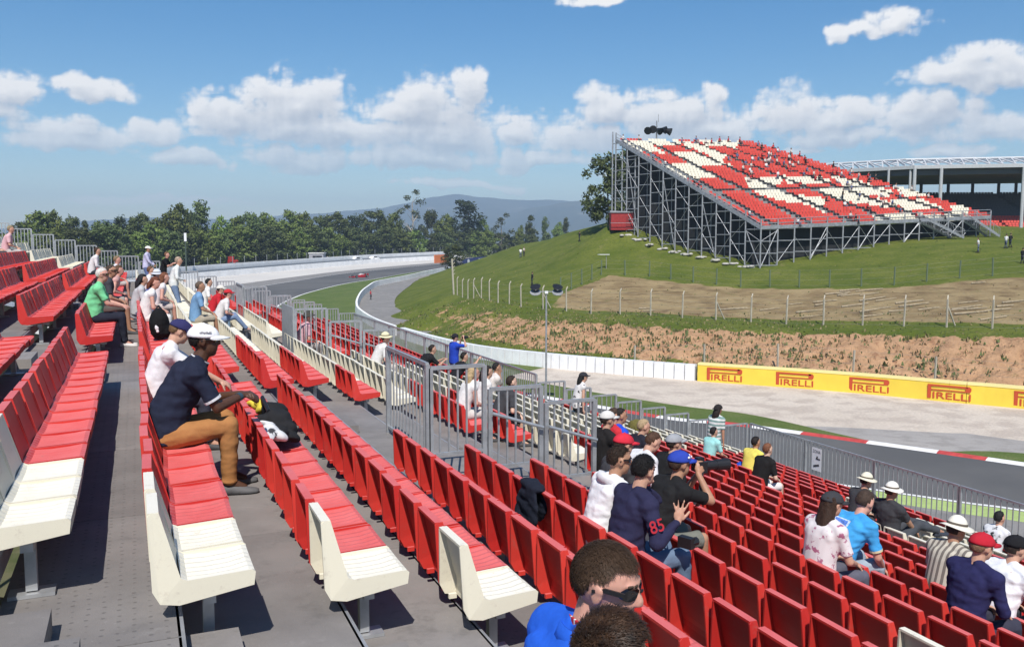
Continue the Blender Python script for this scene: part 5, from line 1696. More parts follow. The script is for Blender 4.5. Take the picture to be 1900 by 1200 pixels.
    # legs
    for idx, s_ in ((0, 1), (1, -1)):
        hip = pel + V((0, s_ * .088 * k, -.02))
        if legs is not None:
            an = V(legs[idx][1]); pole = V(legs[idx][0])
        elif pose == 'sit':
            an = V((.46 * k, s_ * .12, .09)); pole = V((.6, s_ * .1, .8))
        else:
            an = V((0.02, s_ * .10, .09)); pole = V((1, s_ * .1, 0))
        kn, an = ik(hip, an, .43 * k, .42 * k, pole)
        body.capsule(hip, kn, .072 * k, .052 * k, 10); body.capsule(kn, an, .053 * k, .036 * k, 10)
        pt.capsule(hip, kn if plen != 'short' else hip.lerp(kn, .86), .098 * k, .070 * k, 12)
        pt.sph(hip.lerp(kn, .25) + V((0, 0, .004)), (.11 * k, .085 * k, .095 * k), None, 10, 7)
        if plen == 'long':
            pt.capsule(kn, kn.lerp(an, .93), .069 * k, .054 * k, 12); pt.tube(kn.lerp(an, .8), kn.lerp(an, 1.0), .054 * k, .060 * k, 12)
        elif plen == 'short':
            pt.tube(hip.lerp(kn, .6), hip.lerp(kn, .95), .076 * k, .078 * k, 12)
        # foot and shoe
        body.capsule(an, an + V((.10, 0, -.05)) * k, .035 * k, .03 * k, 8)
        fdir = V((1, s_ * .12, 0)).normalized() if not (legs is not None and len(legs[idx]) > 2) else V(legs[idx][2]).normalized()
        sm = MB(); up_ = V((0, 0, 1)); sdv = fdir.cross(up_)
        heel = an - fdir * .065 * k + V((0, 0, -.045 * k)); Lf = .27 * k
        rr = []
        for t_, hw_, hh_ in ((0, .028, .05), (.08, .036, .075), (.3, .036, .085), (.5, .042, .06), (.75, .046, .042), (.93, .036, .032), (1, .018, .022)):
            c_ = heel + fdir * (Lf * t_) + V((0, 0, -.04 * k))
            rr.append([c_ + sdv * (hw_ * k * math.cos(a)) + up_ * (max(0, math.sin(a)) * hh_ * k + (.0 if math.sin(a) >= 0 else .0)) for a in [2 * math.pi * q_ / 12 for q_ in range(12)]])
        sm.sweep(rr)
        so = part('shoe', sm, mat('shoe_%d' % int(sum(shoes) * 1000), shoes, .7), root, True)
        sole = MB(); sole.sweep([[c_ + V((0, 0, z_)) for z_ in (0,) for c_ in [heel + fdir * (Lf * (.5 + .5 * math.cos(a)) * 1.01) + sdv * (.052 * k * math.sin(a)) + V((0, 0, -.085 * k))for a in [2 * math.pi * q_ / 14 for q_ in range(14)]]],
                                 [c_ for c_ in [heel + fdir * (Lf * (.5 + .5 * math.cos(a)) * 1.01) + sdv * (.053 * k * math.sin(a)) + V((0, 0, -.064 * k)) for a in [2 * math.pi * q_ / 14 for q_ in range(14)]]]])
        if fine or D < 12: part('sole', sole, mat('white_sole', (.7, .69, .66), .7), so)
    pt.sweep([ring(pel + sd1 * z_ * k, f1, Y, rx * k, ry * k, 14, .9) for z_, rx, ry in ((-.085, .10, .14), (-.02, .128, .178), (.06, .126, .172), (.10, .12, .165))])
    # head
    hy_, hp = R(head[0]), R(head[1])
    Hm = Matrix.Rotation(hy_, 3, 'Z') @ Matrix.Rotation(hp, 3, 'Y') @ Matrix.Rotation(R(roll), 3, 'X')
    nd = (sd2 * .6 + V((.25, 0, .9)) * .4).normalized()
    nt_ = nb + nd * .048 * k
    hc = nt_ + (Hm @ V((.022, 0, .115))) * k
    body.capsule(nb - sd2 * .02, nt_ + nd * .045 * k, .058 * k, .054 * k, 10)
    def hp_(x, y, z): return hc + (Hm @ V((x, y, z))) * k
    body.sph(hp_(-.012, 0, .022), (.097 * k, .077 * k, .094 * k), Hm, 16, 11)
    body.sph(hp_(.022, 0, -.035), (.070 * k, .062 * k, .082 * k), Hm, 14, 9)
    body.sph(hp_(.048, 0, -.085), (.036 * k, .036 * k, .026 * k), Hm, 10, 7)
    body.sph(hp_(.030, 0, -.060), (.052 * k, .056 * k, .040 * k), Hm, 10, 7)
    body.sweep([ring(hp_(.078, 0, .030), Hm @ V((1, 0, 0)), Hm @ V((0, 1, 0)), .010 * k, .010 * k, 8), ring(hp_(.096, 0, -.004), Hm @ V((1, 0, 0)), Hm @ V((0, 1, 0)), .016 * k, .014 * k, 8), ring(hp_(.098, 0, -.020), Hm @ V((1, 0, 0)), Hm @ V((0, 1, 0)), .015 * k, .017 * k, 8), ring(hp_(.083, 0, -.030), Hm @ V((1, 0, 0)), Hm @ V((0, 1, 0)), .008 * k, .012 * k, 8)])
    body.sph(hp_(.078, 0, -.050), (.014 * k, .024 * k, .007 * k), Hm, 8, 5); body.sph(hp_(.077, 0, -.062), (.013 * k, .020 * k, .008 * k), Hm, 8, 5)
    body.sph(hp_(.066, 0, .040), (.022 * k, .052 * k, .012 * k), Hm, 10, 6)
    for s_ in (1, -1):
        Me = Hm @ Matrix.Rotation(s_ * .35, 3, 'Z')
        body.sph(hp_(-.008, s_ * .077, -.004), (.021 * k, .009 * k, .033 * k), Me, 10, 7)
        if fine: body.sph(hp_(-.006, s_ * .080, .012), (.020 * k, .010 * k, .016 * k), Me, 9, 6)
    bo = part('body', body, sk, root, True); REMESH.append((bo, vx, 3, 0))
    so_ = part('shirt', sh, shirt_mat or cloth(shirt), root, True); REMESH.append((so_, max(vx, .009), 5 if vx > .012 else 11, wrink))
    po = part('trousers' if plen == 'long' else 'shorts', pt, cloth(pants), root, True); REMESH.append((po, max(vx, .010), 5 if vx > .012 else 9, wrink * .8))
    # face details
    if D < 16:
        for s_ in (1, -1):
            part('eye', MB().sph(hp_(.072, s_ * .030, .020), (.011 * k,) * 3, Hm, 8, 6), mat('eye_dark', (.02, .015, .012), .3), bo, True)
            part('eyebrow', MB().capsule(hp_(.083, s_ * .016, .040), hp_(.070, s_ * .048, .041), .005 * k, .004 * k, 6), mat('hair_%d' % int(sum(hair) * 3000), hair, .7), bo)
    # hair
    hm_ = mat('hair_%d_%d' % (int(hair[0] * 3000), int(hair[2] * 3000)), hair, .65, var=.3, vscale=30.0, bump=.6, bscale=70.0, spec=.25)
    if hstyle != 'bald':
        mb = MB(); N1, N2 = (40, 26) if fine else (20, 13)
        pts_ = []
        for j in range(N2 + 1):
            th = math.pi * j / N2
            for i in range(N1):
                a = 2 * math.pi * i / N1
                d_ = V((math.sin(th) * math.cos(a), math.sin(th) * math.sin(a), math.cos(th)))
                front = d_.x
                line = (-.58 if front < -.42 else (-.58 + .70 * (front + .42) / .25 if front < -.17 else (.16 if front < .14 else (.14 + .44 * (front - .14) / .26 if front < .40 else .58))))    # hairline: nape, over the ears, temples, brow
                if hstyle == 'long': line = -1.2 if front < .25 else .5
                inh = d_.z > line
                nz = noise.noise(d_ * 7.0) * .025 + noise.noise(Vector((d_.x * 9, d_.y * 30, d_.z * 9))) * .014
                r_ = ((1.055 if hstyle != 'crop' else 1.02) + nz * (1 if hstyle != 'crop' else .35) + (.03 * max(0, d_.z) if hstyle != 'crop' else 0)) if inh else .86
                if hat and d_.z > .05: r_ = min(r_, .97)
                pts_.append(hp_(-.014 + .099 * d_.x * r_, .079 * d_.y * r_, .020 + .100 * d_.z * r_))
        mb.v = [tuple(p) for p in pts_]
        for j in range(N2):
            for i in range(N1):
                mb.f.append((j * N1 + i, (j + 1) * N1 + i, (j + 1) * N1 + (i + 1) % N1, j * N1 + (i + 1) % N1))
        ho = part('hair', mb, hm_, bo, True)
        if hstyle == 'long':
            lm = MB(); rnd = random.Random(int(D * 100))
            for q_ in range(26 if D < 25 else 10):
                a = math.pi + rnd.uniform(-1.35, 1.35); st_ = hp_(-.01 + .085 * math.cos(a), .075 * math.sin(a), rnd.uniform(-.03, .06))
                en = st_ + V((-.05 - rnd.uniform(0, .03), rnd.uniform(-.03, .03), -long_len * k * rnd.uniform(.7, 1.0)))
                md = st_.lerp(en, .5) + V((-.02, 0, .02)); lm.capsule(st_, md, .024 * k, .022 * k, 7); lm.capsule(md, en, .022 * k, .008 * k, 7)
            lo = part('hair_length', lm, hm_, bo, True); REMESH.append((lo, max(.009, vx), 2, 0))
    # hats
    def dome(rx, ry, rz, z0, n=22, kk=9, cx=-.012):
        mb = MB(); rs = []
        for j in range(kk + 1):
            t_ = j / kk * math.pi / 2
            rs.append([hp_(cx + rx * math.cos(t_) * math.cos(a), ry * math.cos(t_) * math.sin(a), z0 + rz * math.sin(t_)) for a in [2 * math.pi * q_ / n for q_ in range(n)]])
        mb.sweep(rs); return mb
    if hat in ('cap', 'cap_back'):
        hm2 = cloth(hatc, 'hat'); sg = 1 if hat == 'cap' else -1
        ho = part('cap', dome(.113, .093, .094, .028), hm2, root, True)
        mb = MB(); n = 15; top_, bot_ = [], []
        for q_ in range(n):
            a = -1.25 + 2.5 * q_ / (n - 1)
            top_.append((a, ))
        ri = [hp_(-.012 + sg * .104 * math.cos(a[0]), .087 * math.sin(a[0]), .043) for a in top_]
        ro = [hp_(-.012 + sg * (.104 * math.cos(a[0]) + .082 * max(0, math.cos(a[0] * 1.15)) ** .6), .086 * math.sin(a[0]), .034 - .014 * abs(math.sin(a[0]))) for a in top_]
        dn = (Hm @ V((0, 0, -.006))) * k
        mb.sweep([ri + [p + dn for p in reversed(ri)], ro + [p + dn for p in reversed(ro)]])
        part('visor', mb, hm2, ho, True)
        part('button', MB().sph(hp_(-.012, 0, .122), (.008 * k,) * 3, None, 8, 5), hm2, ho)
    elif hat == 'brim':
        hm2 = cloth(hatc, 'hat')
        ho = part('hat', dome(.104, .088, .105, .040), hm2, root, True)
        mb = MB(); n = 26
        ri = [hp_(-.012 + .100 * math.cos(a), .084 * math.sin(a), .050) for a in [2 * math.pi * q_ / n for q_ in range(n)]]
        ro = [hp_(-.012 + .165 * math.cos(a), .150 * math.sin(a), .028 + .012 * math.cos(2 * a)) for a in [2 * math.pi * q_ / n for q_ in range(n)]]
        dn = (Hm @ V((0, 0, -.006))) * k
        mb.sweep([ri, ro, [p + dn for p in ro], [p + dn for p in ri]])
        part('hat_brim', mb, hm2, ho, True)
        part('hat_band', MB().sweep([[hp_(-.012 + .1055 * math.cos(a), .0895 * math.sin(a), z_) for a in [2 * math.pi * q_ / n for q_ in range(n)]] for z_ in (.052, .072)]), cloth((.12, .10, .08), 'band'), ho)
    if glasses:
        gl = MB()
        for s_ in (1, -1):
            n = 12
            rg = [hp_(.094 - .030 * (abs(.040 * s_ + .030 * math.cos(a) * 1) / .075) ** 2.0 * 1.3, s_ * .036 + .031 * math.cos(a), .017 + .021 * math.sin(a)) for a in [2 * math.pi * q_ / n for q_ in range(n)]]
            rb = [p - (Hm @ V((.010, 0, 0))) * k for p in rg]
            gl.sweep([rg, rb])
        go_ = part('sunglasses', gl, mat('dark_lens', (.006, .006, .008), .08, spec=.7), root, False)
        for s_ in (1, -1):
            tm = MB(); tm.bar(hp_(.068, s_ * .070, .022), hp_(.010, s_ * .083, .020), .007 * k, .013 * k); tm.bar(hp_(.010, s_ * .083, .020), hp_(-.022, s_ * .084, .004), .006 * k, .009 * k)
            part('temple_arm', tm, M_black, go_)
        part('bridge', MB().bar(hp_(.098, -.008, .024), hp_(.098, .008, .024), .006 * k), M_black, go_)
    HEADS.append((label, root, hc))
    return dict(root=root, hp=hp_, Hm=Hm, hc=hc, k=k, body=bo, shirt=so_, nb=nb, sho=sho, wr=wr, sd2=sd2, f2=f2, pel=pel, hair=hm_)
def strands(P, n, length, m, seed, up=.6, dirn=(-.2, 0, 1), top=-.35, thick=.0016):
    """short separate locks over the scalp of figure P"""
    rnd = random.Random(seed); mb = MB(); hp_, Hm, k = P['hp'], P['Hm'], P['k']
    c0 = hp_(-.014, 0, .020)
    for _ in range(n):
        d_ = Vector((rnd.gauss(0, 1), rnd.gauss(0, 1), rnd.gauss(0, 1))).normalized()
        fr_x = d_.x
        line = (top if fr_x < -.42 else (top + (.16 - top) * (fr_x + .42) / .25 if fr_x < -.17 else (.16 if fr_x < .14 else (.14 + .44 * (fr_x - .14) / .26 if fr_x < .40 else .58))))
        if d_.z < line + rnd.uniform(-.06, .06): continue
        p = hp_(-.014 + .105 * d_.x, .084 * d_.y, .020 + .106 * d_.z)
        nrm = (p - c0).normalized()
        flow = (Hm @ (Vector(dirn) + Vector((rnd.gauss(0, .35), rnd.gauss(0, .35), rnd.gauss(0, .35))))).normalized()
        L = length * rnd.uniform(.55, 1.2) * k * (.6 + .6 * max(0, d_.z))
        flow = flow - nrm * flow.dot(nrm); flow = flow.normalized() if flow.length > 1e-3 else nrm
        t0 = (nrm * up + flow * (1 - up)).normalized(); t1 = (nrm * up * .35 + flow * (1 - up * .4)).normalized()
        sd = t0.cross(nrm); sd = sd.normalized() if sd.length > 1e-3 else Vector((0, 1, 0))
        q1 = p + t0 * L * .55; q2 = q1 + t1 * L * .55
        w = thick * rnd.uniform(.7, 1.5)
        mb.add([p - nrm * .004 - sd * w, p - nrm * .004 + sd * w, q1 + sd * w * .8, q1 - sd * w * .8, q2], [(0, 1, 2, 3), (3, 2, 4)])
    o = part('hair_locks', mb, m, P['body']); o['kind'] = 'stuff'
    return o
def seat_loc(i, s, dx=0.0):
    return (Lb(i) + .255 + dx, s, zt(i))
def tread_loc(i, s, dx=.62):
    return (Lb(i) + dx, s, zt(i))
def emblem_text(P, s, m, pos, rot, sx, sz):
    o = obj('lettering', text_mesh(s, 1.0, 0, .01), P['shirt'], pos); o.rotation_euler = rot; o.scale = (sx, sz, 1)
    if not o.data.materials: o.data.materials.append(m)
    return o

def fix_head(P, px, py, dx=.16, dy=3.0):
    """slide a figure along its row (and a little forward or back) so that the head stands where it was surveyed"""
    root = P['root']; w = Vector(root.location) + Matrix.Rotation(root.rotation_euler.z, 3, 'Z') @ P['hc']
    for _ in range(12):
        t_ = at_z(px, py, w.z) if w.z < CAM_H - .03 else w
        mx_ = max(-dx, min(dx, t_.x - w.x))
        # with that sideways shift, walk along the row until the bearing is right
        v_ = ray(px, py); y_ = (w.x + mx_) * v_.y / v_.x if abs(v_.x) > 1e-4 else w.y
        my = max(-dy, min(dy, y_ - w.y))
    root.location = (root.location.x + mx_, root.location.y + my, root.location.z)
V = Vector
NAVY, WHITE_, BLACK_ = (.018, .022, .042), (.72, .72, .72), (.016, .016, .018)
A = 1.04
_person = person
SURVEY = {'man in navy polo': (380, 632),
          'boy in white': (335, 615),
          'white-haired man in mint': (190, 503),
          'man in dark top with sung': (207, 503),
          'woman in pale pink': (222, 500),
          'seated man in white shirt and shorts': (218, 482),
          'standing man in lav': (275, 462),
          'standing person in black': (310, 473),
          'standing woman in white hoodie': (332, 484),
          'brown-haired woman': (285, 530),
          'woman in white tank': (306, 515),
          'dark-haired person in grey': (255, 522),
          'man in sky blue shirt': (372, 525),
          'dark-haired man in white shirt on': (388, 532),
          'spectator in red sl': (410, 542),
          'spectator in white top and red': (424, 545),
          'spectator in wide dark': (573, 588),
          'spectator in cream sun': (716, 628),
          'spectator in black leaning': (803, 648),
          'standing man in royal': (845, 634),
          'spectator in black with arm': (862, 662),
          'blond spectator': (880, 692),
          'dark-haired woman in white top and': (905, 690),
          'man in pale shirt': (922, 686),
          'bare-legged': (950, 735),
          'standing woman in white top with': (1083, 710),
          'person in black t-shirt lying': (1128, 778),
          'dark-haired man in royal': (1152, 772),
          'person in red t': (1140, 770),
          'blond boy': (1195, 792),
          'brown-haired boy': (1212, 818),
          'spectator wearing a bright': (1158, 828),
          'spectator in black shirt and plain': (1252, 822),
          'photographer': (1262, 860),
          'cropped-haired man': (1150, 862),
          'dark-haired man in navy': (1195, 882),
          'man in bright blue': (1128, 1085),
          'person with tousled': (1138, 1222),
          'woman in teal': (1333, 768),
          'child in pale': (1325, 810),
          'man in yellow': (1403, 824),
          'red-haired': (1425, 835),
          'long-haired girl': (1545, 938),
          'man in sky blue racing': (1605, 942),
          'man in charcoal': (1655, 922),
          'man in dark shirt and cream': (1607, 925),
          'person in striped': (1775, 998),
          'person in navy jacket': (1822, 1030),
          'person in white t-shirt and': (1885, 1035),
          'dark-haired girl': (1855, 965)}
def person(label, *a, **kw):
    P_ = _person(label, *a, **kw)
    for key, (px, py) in SURVEY.items():
        if label.startswith(key):
            fix_head(P_, px, py, .5 if kw.get('pose') == 'stand' or 'stand' in a else (.14 if P_['root'].location.x < .6 else .06))
    return P_
# --- the man in the navy polo shirt
P = person('man in navy polo, white cap and tan trousers sitting with clasped hands', seat_loc(2, 7.4), 0, k=1.14, lean=13, bend=19, head=(-6, 4), chest=1.0, belly=.015, shirt=NAVY, pants=(.36, .165, .06), shoes=(.10, .10, .105), skin='dark', hair=(.008, .007, .006), hstyle='crop',
           hat='cap', hatc=(.78, .78, .78), glasses=True, hands=((.60, .035, .80), (.60, -.045, .80)), palm=(((.8, -.5, .0), (.2, .3, 1)), ((.8, .5, .05), (.2, -.3, 1))), curl=(.65, .65), elbows=((.0, .5, -1), (.0, -.5, -1)), vox=.0085, wrink=.009,
           legs=((V((.6, .1, .8)), V((.50, .16, .105))), (V((.6, -.1, .8)), V((.47, -.14, .105)))))
for s_ in (1, -1):
    e = P['sho'][s_].lerp(P['wr'][s_][0], .78); d = (P['wr'][s_][0] - P['sho'][s_]).normalized()
    part('sleeve_trim', MB().tube(e - d * .012, e + d * .008, .0725, .0715, 14), cloth((.66, .66, .68)), P['shirt'])
e, w = P['wr'][-1]; d = (w - e).normalized()
part('watch', MB().tube(w - d * .055, w - d * .020, .037, .035, 12), mat('dark_teal_strap', (.03, .06, .08), .5), P['root'])
n = 18
part('collar', MB().sweep([[P['nb'] + P['f2'] * (r_ * math.cos(a)) + V((0, r_ * math.sin(a), 0)) + P['sd2'] * z_ for a in [2 * math.pi * q_ / n for q_ in range(n)]] for r_, z_ in ((.085, -.02), (.074, .035), (.079, .033), (.09, -.02))]), cloth(NAVY), P['shirt'])
part('collar_trim', MB().sweep([[P['nb'] + P['f2'] * (r_ * math.cos(a)) + V((0, r_ * math.sin(a), 0)) + P['sd2'] * z_ for a in [2 * math.pi * q_ / n for q_ in range(n)]] for r_, z_ in ((.0745, .033), (.0745, .041), (.081, .039), (.081, .031))]), cloth((.66, .66, .68)), P['shirt'])
mb = MB(); hp_ = P['hp']
for q_ in range(9):
    a = -1.75 + q_ * .085
    x, y = -.012 + .1115 * math.cos(a), .0925 * math.sin(a)
    mb.box(hp_(x, y, .066 + .002 * (q_ % 3)), (.009, .003, .010 + .004 * (q_ % 2)), P['Hm'] @ Matrix.Rotation(a + math.pi / 2, 3, 'Z'))
part('cap_lettering', mb, mat('grey_print', (.25, .25, .27), .8), P['root'])
# --- boy beside him
P = person('boy in white and red shirt and navy cap bending forward', seat_loc(2, 8.75), 0, k=1.0, lean=4, bend=20, head=(0, 26), shirt=(.70, .69, .70), pants=(.05, .05, .07), skin='light', hair=(.13, .075, .035), hat='cap', hatc=(.035, .035, .11),
           hands=((.62, .08, .62), (.64, -.18, .66)), wrink=.005)
part('red_shoulder', MB().sph(P['sho'][-1] + V((-.02, .055, .030)), (.052, .060, .042), None, 10, 7), cloth((.5, .03, .04)), P['shirt'], True)
# bag on the row in front of them
bx, by, bz = Lb(3) + .20, 8.45, zt(3) + .50
bag = thing('sports_bag', 'black, white and yellow bag lying on red seats before the navy polo man', 'bag', (bx, by, bz), .0); bag.scale = (1.25, 1.3, 1.5); bag.rotation_euler = (0, .35, 0)
rb = random.Random(9); mb = MB()
for j in range(16):
    mb.sph((rb.uniform(-.12, .10), -.30 + j * .042, .05 + rb.uniform(-.01, .09)), (rb.uniform(.07, .13), rb.uniform(.06, .12), rb.uniform(.035, .07)), Matrix.Rotation(rb.uniform(-.6, .6), 3, 'X'), 12, 8)
o = part('bag_body', mb, cloth((.02, .02, .022)), bag, True); REMESH.append((o, .010, 2, .018))
mb = MB()
for j in range(6): mb.sph((-.06 + rb.uniform(-.05, .06), -.48 + j * .055, .035 + rb.uniform(0, .05)), (rb.uniform(.05, .09), rb.uniform(.05, .08), rb.uniform(.018, .035)), Matrix.Rotation(rb.uniform(-.6, .6), 3, 'X'), 10, 7)
o = part('white_cloth', mb, patches('white_black_print', (.60, .60, .60), (.04, .04, .045), 9.0, .55), bag, True); REMESH.append((o, .010, 2, .014))
mb = MB()
for j in range(5): mb.sph((-.10 + rb.uniform(-.03, .04), .20 + j * .05, .13 + rb.uniform(-.03, .03)), (rb.uniform(.03, .06), rb.uniform(.04, .07), rb.uniform(.015, .03)), Matrix.Rotation(rb.uniform(-.6, .6), 3, 'X'), 10, 7)
o = part('yellow_cloth', mb, cloth((.62, .50, .06)), bag, True); REMESH.append((o, .010, 2, .010))
part('bag_strap', MB().tube((-.1, -.2, .16), (-.14, 0, .21), .014).tube((-.14, 0, .21), (-.08, .22, .15), .014), M_black, bag)
# --- upper left group
P = person('white-haired man in mint green t-shirt sitting beside red seats', seat_loc(1, 16.9), 0, k=A, lean=3, bend=14, head=(-6, 8), shirt=(.17, .55, .27), pants=(.02, .022, .035), shoes=(.6, .58, .57), skin='pink', hair=(.6, .57, .52), hstyle='crop', glasses=True,
           hands=((.48, .12, .70), (.46, -.10, .70)), wrink=.009, belly=.03)
person('man in dark top with sunglasses behind the green-shirted man', seat_loc(1, 17.6), 0, k=A, lean=6, bend=14, head=(-10, 6), shirt=(.05, .05, .06), pants=(.10, .09, .08), plen='short', skin='tan', hair=(.05, .035, .025), hstyle='crop', glasses=True)
person('woman in pale pink top sitting beyond the green-shirted man', seat_loc(1, 18.8), 0, k=1.0, lean=20, bend=14, shirt=(.55, .33, .30), sleeve='none', plen='short', pants=(.30, .28, .26), hair=(.10, .055, .03), hstyle='long', fem=True, skin='pink')
person('seated man in white shirt and shorts near the far fence steps', seat_loc(1, 28.2), 0, k=A, lean=6, shirt=(.62, .60, .62), pants=(.4, .38, .36), plen='short', skin='pink', hair=(.2, .14, .08))
person('seated person in white hoodie at the far left fence', seat_loc(0, 33.5), 0, k=A, lean=8, shirt=(.66, .62, .62), sleeve='long', pants=(.04, .04, .05), hair=(.05, .03, .02))
person('seated person in pink top high up by the fence', seat_loc(-3, 33.0), 0, k=A, lean=6, shirt=(.62, .40, .42), pants=(.4, .38, .36), hair=(.25, .2, .12))
person('seated woman in white jacket high up at the left', seat_loc(-3, 29.0), 0, k=A, lean=6, shirt=(.68, .65, .66), sleeve='long', pants=(.05, .05, .06), hair=(.25, .2, .12), hstyle='long', fem=True)
person('standing man in lavender shirt and white cap with bag on his arm', (.50, 37.6, zt(2)), -.25, 'stand', k=A, lean=4, bend=6, shirt=(.50, .49, .66), sleeve='long', pants=(.10, .13, .26), hat='cap', hatc=(.74, .72, .68), skin='tan', hands=((.30, .18, 1.05), (.34, -.12, 1.02)))
person('standing person in black top clapping raised hands', (1.26, 38.4, zt(3)), -.3, 'stand', k=A, lean=4, shirt=(.012, .012, .014), pants=(.03, .03, .04), skin='pink', hair=(.16, .08, .04), hands=((.42, .06, 1.32), (.42, -.06, 1.34)))
person('standing woman in white hoodie and jeans looking at the track', (1.30, 28.8, zt(3)), -.1, 'stand', k=A, lean=3, shirt=(.66, .68, .66), sleeve='long', pants=(.16, .22, .33), hair=(.35, .27, .2), hands=((.25, .15, 1.1), (.30, -.1, 1.12)), fem=True)
person('brown-haired woman in white sleeveless top beside black backpack', seat_loc(2, 16.4), 0, k=1.02, lean=6, bend=16, head=(-25, 14), shirt=(.70, .69, .68), sleeve='none', pants=(.66, .64, .62), skin='pink', hair=(.13, .04, .02), hstyle='long', fem=True, long_len=.16)
person('woman in white tank top with bare arms sitting farther along', seat_loc(2, 19.6), 0, k=1.02, lean=16, bend=12, shirt=(.70, .66, .66), sleeve='none', plen='short', pants=(.45, .40, .38), skin='pink', hair=(.16, .06, .03), hstyle='long', fem=True)
person('dark-haired person in grey top sitting behind the white-topped woman', seat_loc(2, 18.0, -.15), 0, k=1.0, lean=2, shirt=(.45, .45, .46), hair=(.015, .014, .016), pants=(.1, .12, .2), hstyle='long', fem=True)
person('seated person in blue top and white cap below the standing spectators', seat_loc(2, 24.5), 0, k=1.0, lean=10, shirt=(.10, .15, .42), hat='brim', hatc=(.62, .64, .70), pants=(.08, .09, .12))
person('seated person in white shirt below the lavender-shirted man', seat_loc(2, 28.0, -.1), 0, k=1.0, lean=10, shirt=(.68, .66, .66), hair=(.12, .06, .03), pants=(.5, .48, .46))
person('man in sky blue shirt and shorts on cream seats', seat_loc(3, 23.4), 0, k=A, lean=4, bend=10, shirt=(.16, .29, .46), pants=(.32, .28, .22), plen='short', skin='tan', hair=(.1, .07, .05), hstyle='crop')
person('dark-haired man in white shirt on cream seats', seat_loc(4, 26.2), 0, k=A, lean=6, shirt=(.70, .68, .66), pants=(.3, .27, .22), hair=(.012, .012, .012))
person('spectator in red sleeves and white cap leaning on cream seats', seat_loc(4, 23.6), 0, k=1.0, lean=16, shirt=(.45, .02, .03), sleeve='short', pants=(.2, .3, .42), hat='cap', hatc=(.66, .62, .55), plen='long')
person('spectator in white top and red cap stretching out legs', seat_loc(4, 22.6), 0, k=1.0, lean=14, shirt=(.66, .62, .60), pants=(.18, .24, .36), hat='cap', hatc=(.5, .03, .04), skin='pink', legs=((V((.6, .1, .8)), V((.66, .1, .30))), (V((.6, -.1, .8)), V((.68, -.1, .28)))))
# backpack beside the brown-haired woman
bk_ = thing('backpack', 'black backpack with white print standing on a red seat', 'backpack', (Lb(2) + .30, 15.7, zt(2) + .44))
o = part('pack', MB().sph((0, 0, .26), (.16, .20, .27), None, 14, 10).sph((.10, 0, .16), (.10, .16, .14), None, 12, 8), cloth((.010, .010, .011)), bk_, True); REMESH.append((o, .015, 3, .008))
part('print', MB().sph((-.04, -.180, .22), (.032, .012, .05), None, 10, 7).sph((-.03, -.178, .16), (.024, .012, .025), None, 10, 7), M_whiteprint, bk_, True)
part('handle', MB().tube((-.05, 0, .5), (.0, 0, .57), .012).tube((0, 0, .57), (.05, 0, .5), .012), M_black, bk_)
# --- middle distance
person('spectator in wide dark hat and pink top on white seats', seat_loc(6, 20.9), 0, k=A, lean=10, shirt=(.60, .34, .38), pants=(.3, .26, .24), hat='brim', hatc=(.06, .06, .055), skin='pink')
person('spectator in cream sun hat and pale top behind the railing', seat_loc(8, 20.0), 0, k=A, lean=14, shirt=(.62, .60, .58), pants=(.5, .45, .4), hat='brim', hatc=(.72, .66, .42), skin='pink')
person('spectator in black leaning forward over red seats', seat_loc(10, 21.3), 0, k=A, lean=34, bend=16, shirt=(.016, .016, .018), pants=(.03, .03, .035), hair=(.02, .015, .012), hands=((.75, .1, .8), (.75, -.1, .8)))
P = person('standing man in royal blue t-shirt and jeans taking a photograph', (Lb(13) + .5, 26.6, zt(13)), .15, 'stand', k=A, lean=0, bend=4, shirt=(.02, .06, .42), pants=(.17, .25, .38), hair=(.015, .013, .012), hstyle='short', hat='cap_back', hatc=(.02, .02, .025), hands=((.30, .07, 1.68), (.30, -.07, 1.68)), elbows=((.2, .6, -1), (.2, -.6, -1)))
cm = thing('small_camera', 'small black camera raised to the eye of the blue-shirted man', 'camera', P['root'].location + V((.36, .05, 1.70)), .15)
part('camera_body', MB().box((0, 0, 0), (.07, .15, .10)), M_black, cm); part('lens', MB().tube((.03, 0, 0), (.13, 0, 0), .035), M_black, cm)
person('spectator in black with arm stretched out beside the standing blue-shirted man', seat_loc(11, 21.2), 0, k=A, lean=20, shirt=(.018, .018, .022), pants=(.03, .035, .05), hair=(.015, .012, .01), hands=((.6, .1, .95), (.72, -.05, 1.12)))
person('blond spectator in white vest sitting inside the stairwell block', seat_loc(8, 14.3), 0, k=1.02, lean=10, shirt=(.68, .66, .64), sleeve='none', pants=(.5, .48, .46), hair=(.42, .30, .16), hstyle='long', fem=True, skin='pink')
person('dark-haired woman in white top and light blue jeans behind the railing', seat_loc(9, 15.5), 0, k=A, lean=8, shirt=(.66, .64, .62), pants=(.26, .38, .62), hair=(.02, .016, .014), hstyle='long', fem=True, long_len=.2)
person('man in pale shirt with hand raised to his mouth behind the railing', seat_loc(11, 18.8), 0, k=A, lean=10, shirt=(.62, .56, .52), pants=(.4, .36, .32), hair=(.014, .012, .011), hands=((.36, .12, .68), (.30, -.02, 1.10)), skin='tan')
person('bare-legged spectator in shorts resting behind the stairwell railing', seat_loc(9, 14.2), 0, k=1.02, lean=18, bend=16, shirt=(.05, .05, .055), pants=(.03, .03, .035), plen='short', hair=(.03, .02, .015), skin='pale')
person('standing woman in white top with black bag strap on upper cream rows', (Lb(14) + .55, 19.4, zt(14)), -.2, 'stand', k=1.0, lean=2, shirt_mat=patches('white_black_patch', (.66, .63, .62), (.02, .02, .022), 5.0, .58), pants=(.03, .03, .035), hair=(.012, .012, .012), hat='cap', hatc=(.03, .03, .035), hstyle='long', fem=True, sleeve='none', skin='light')
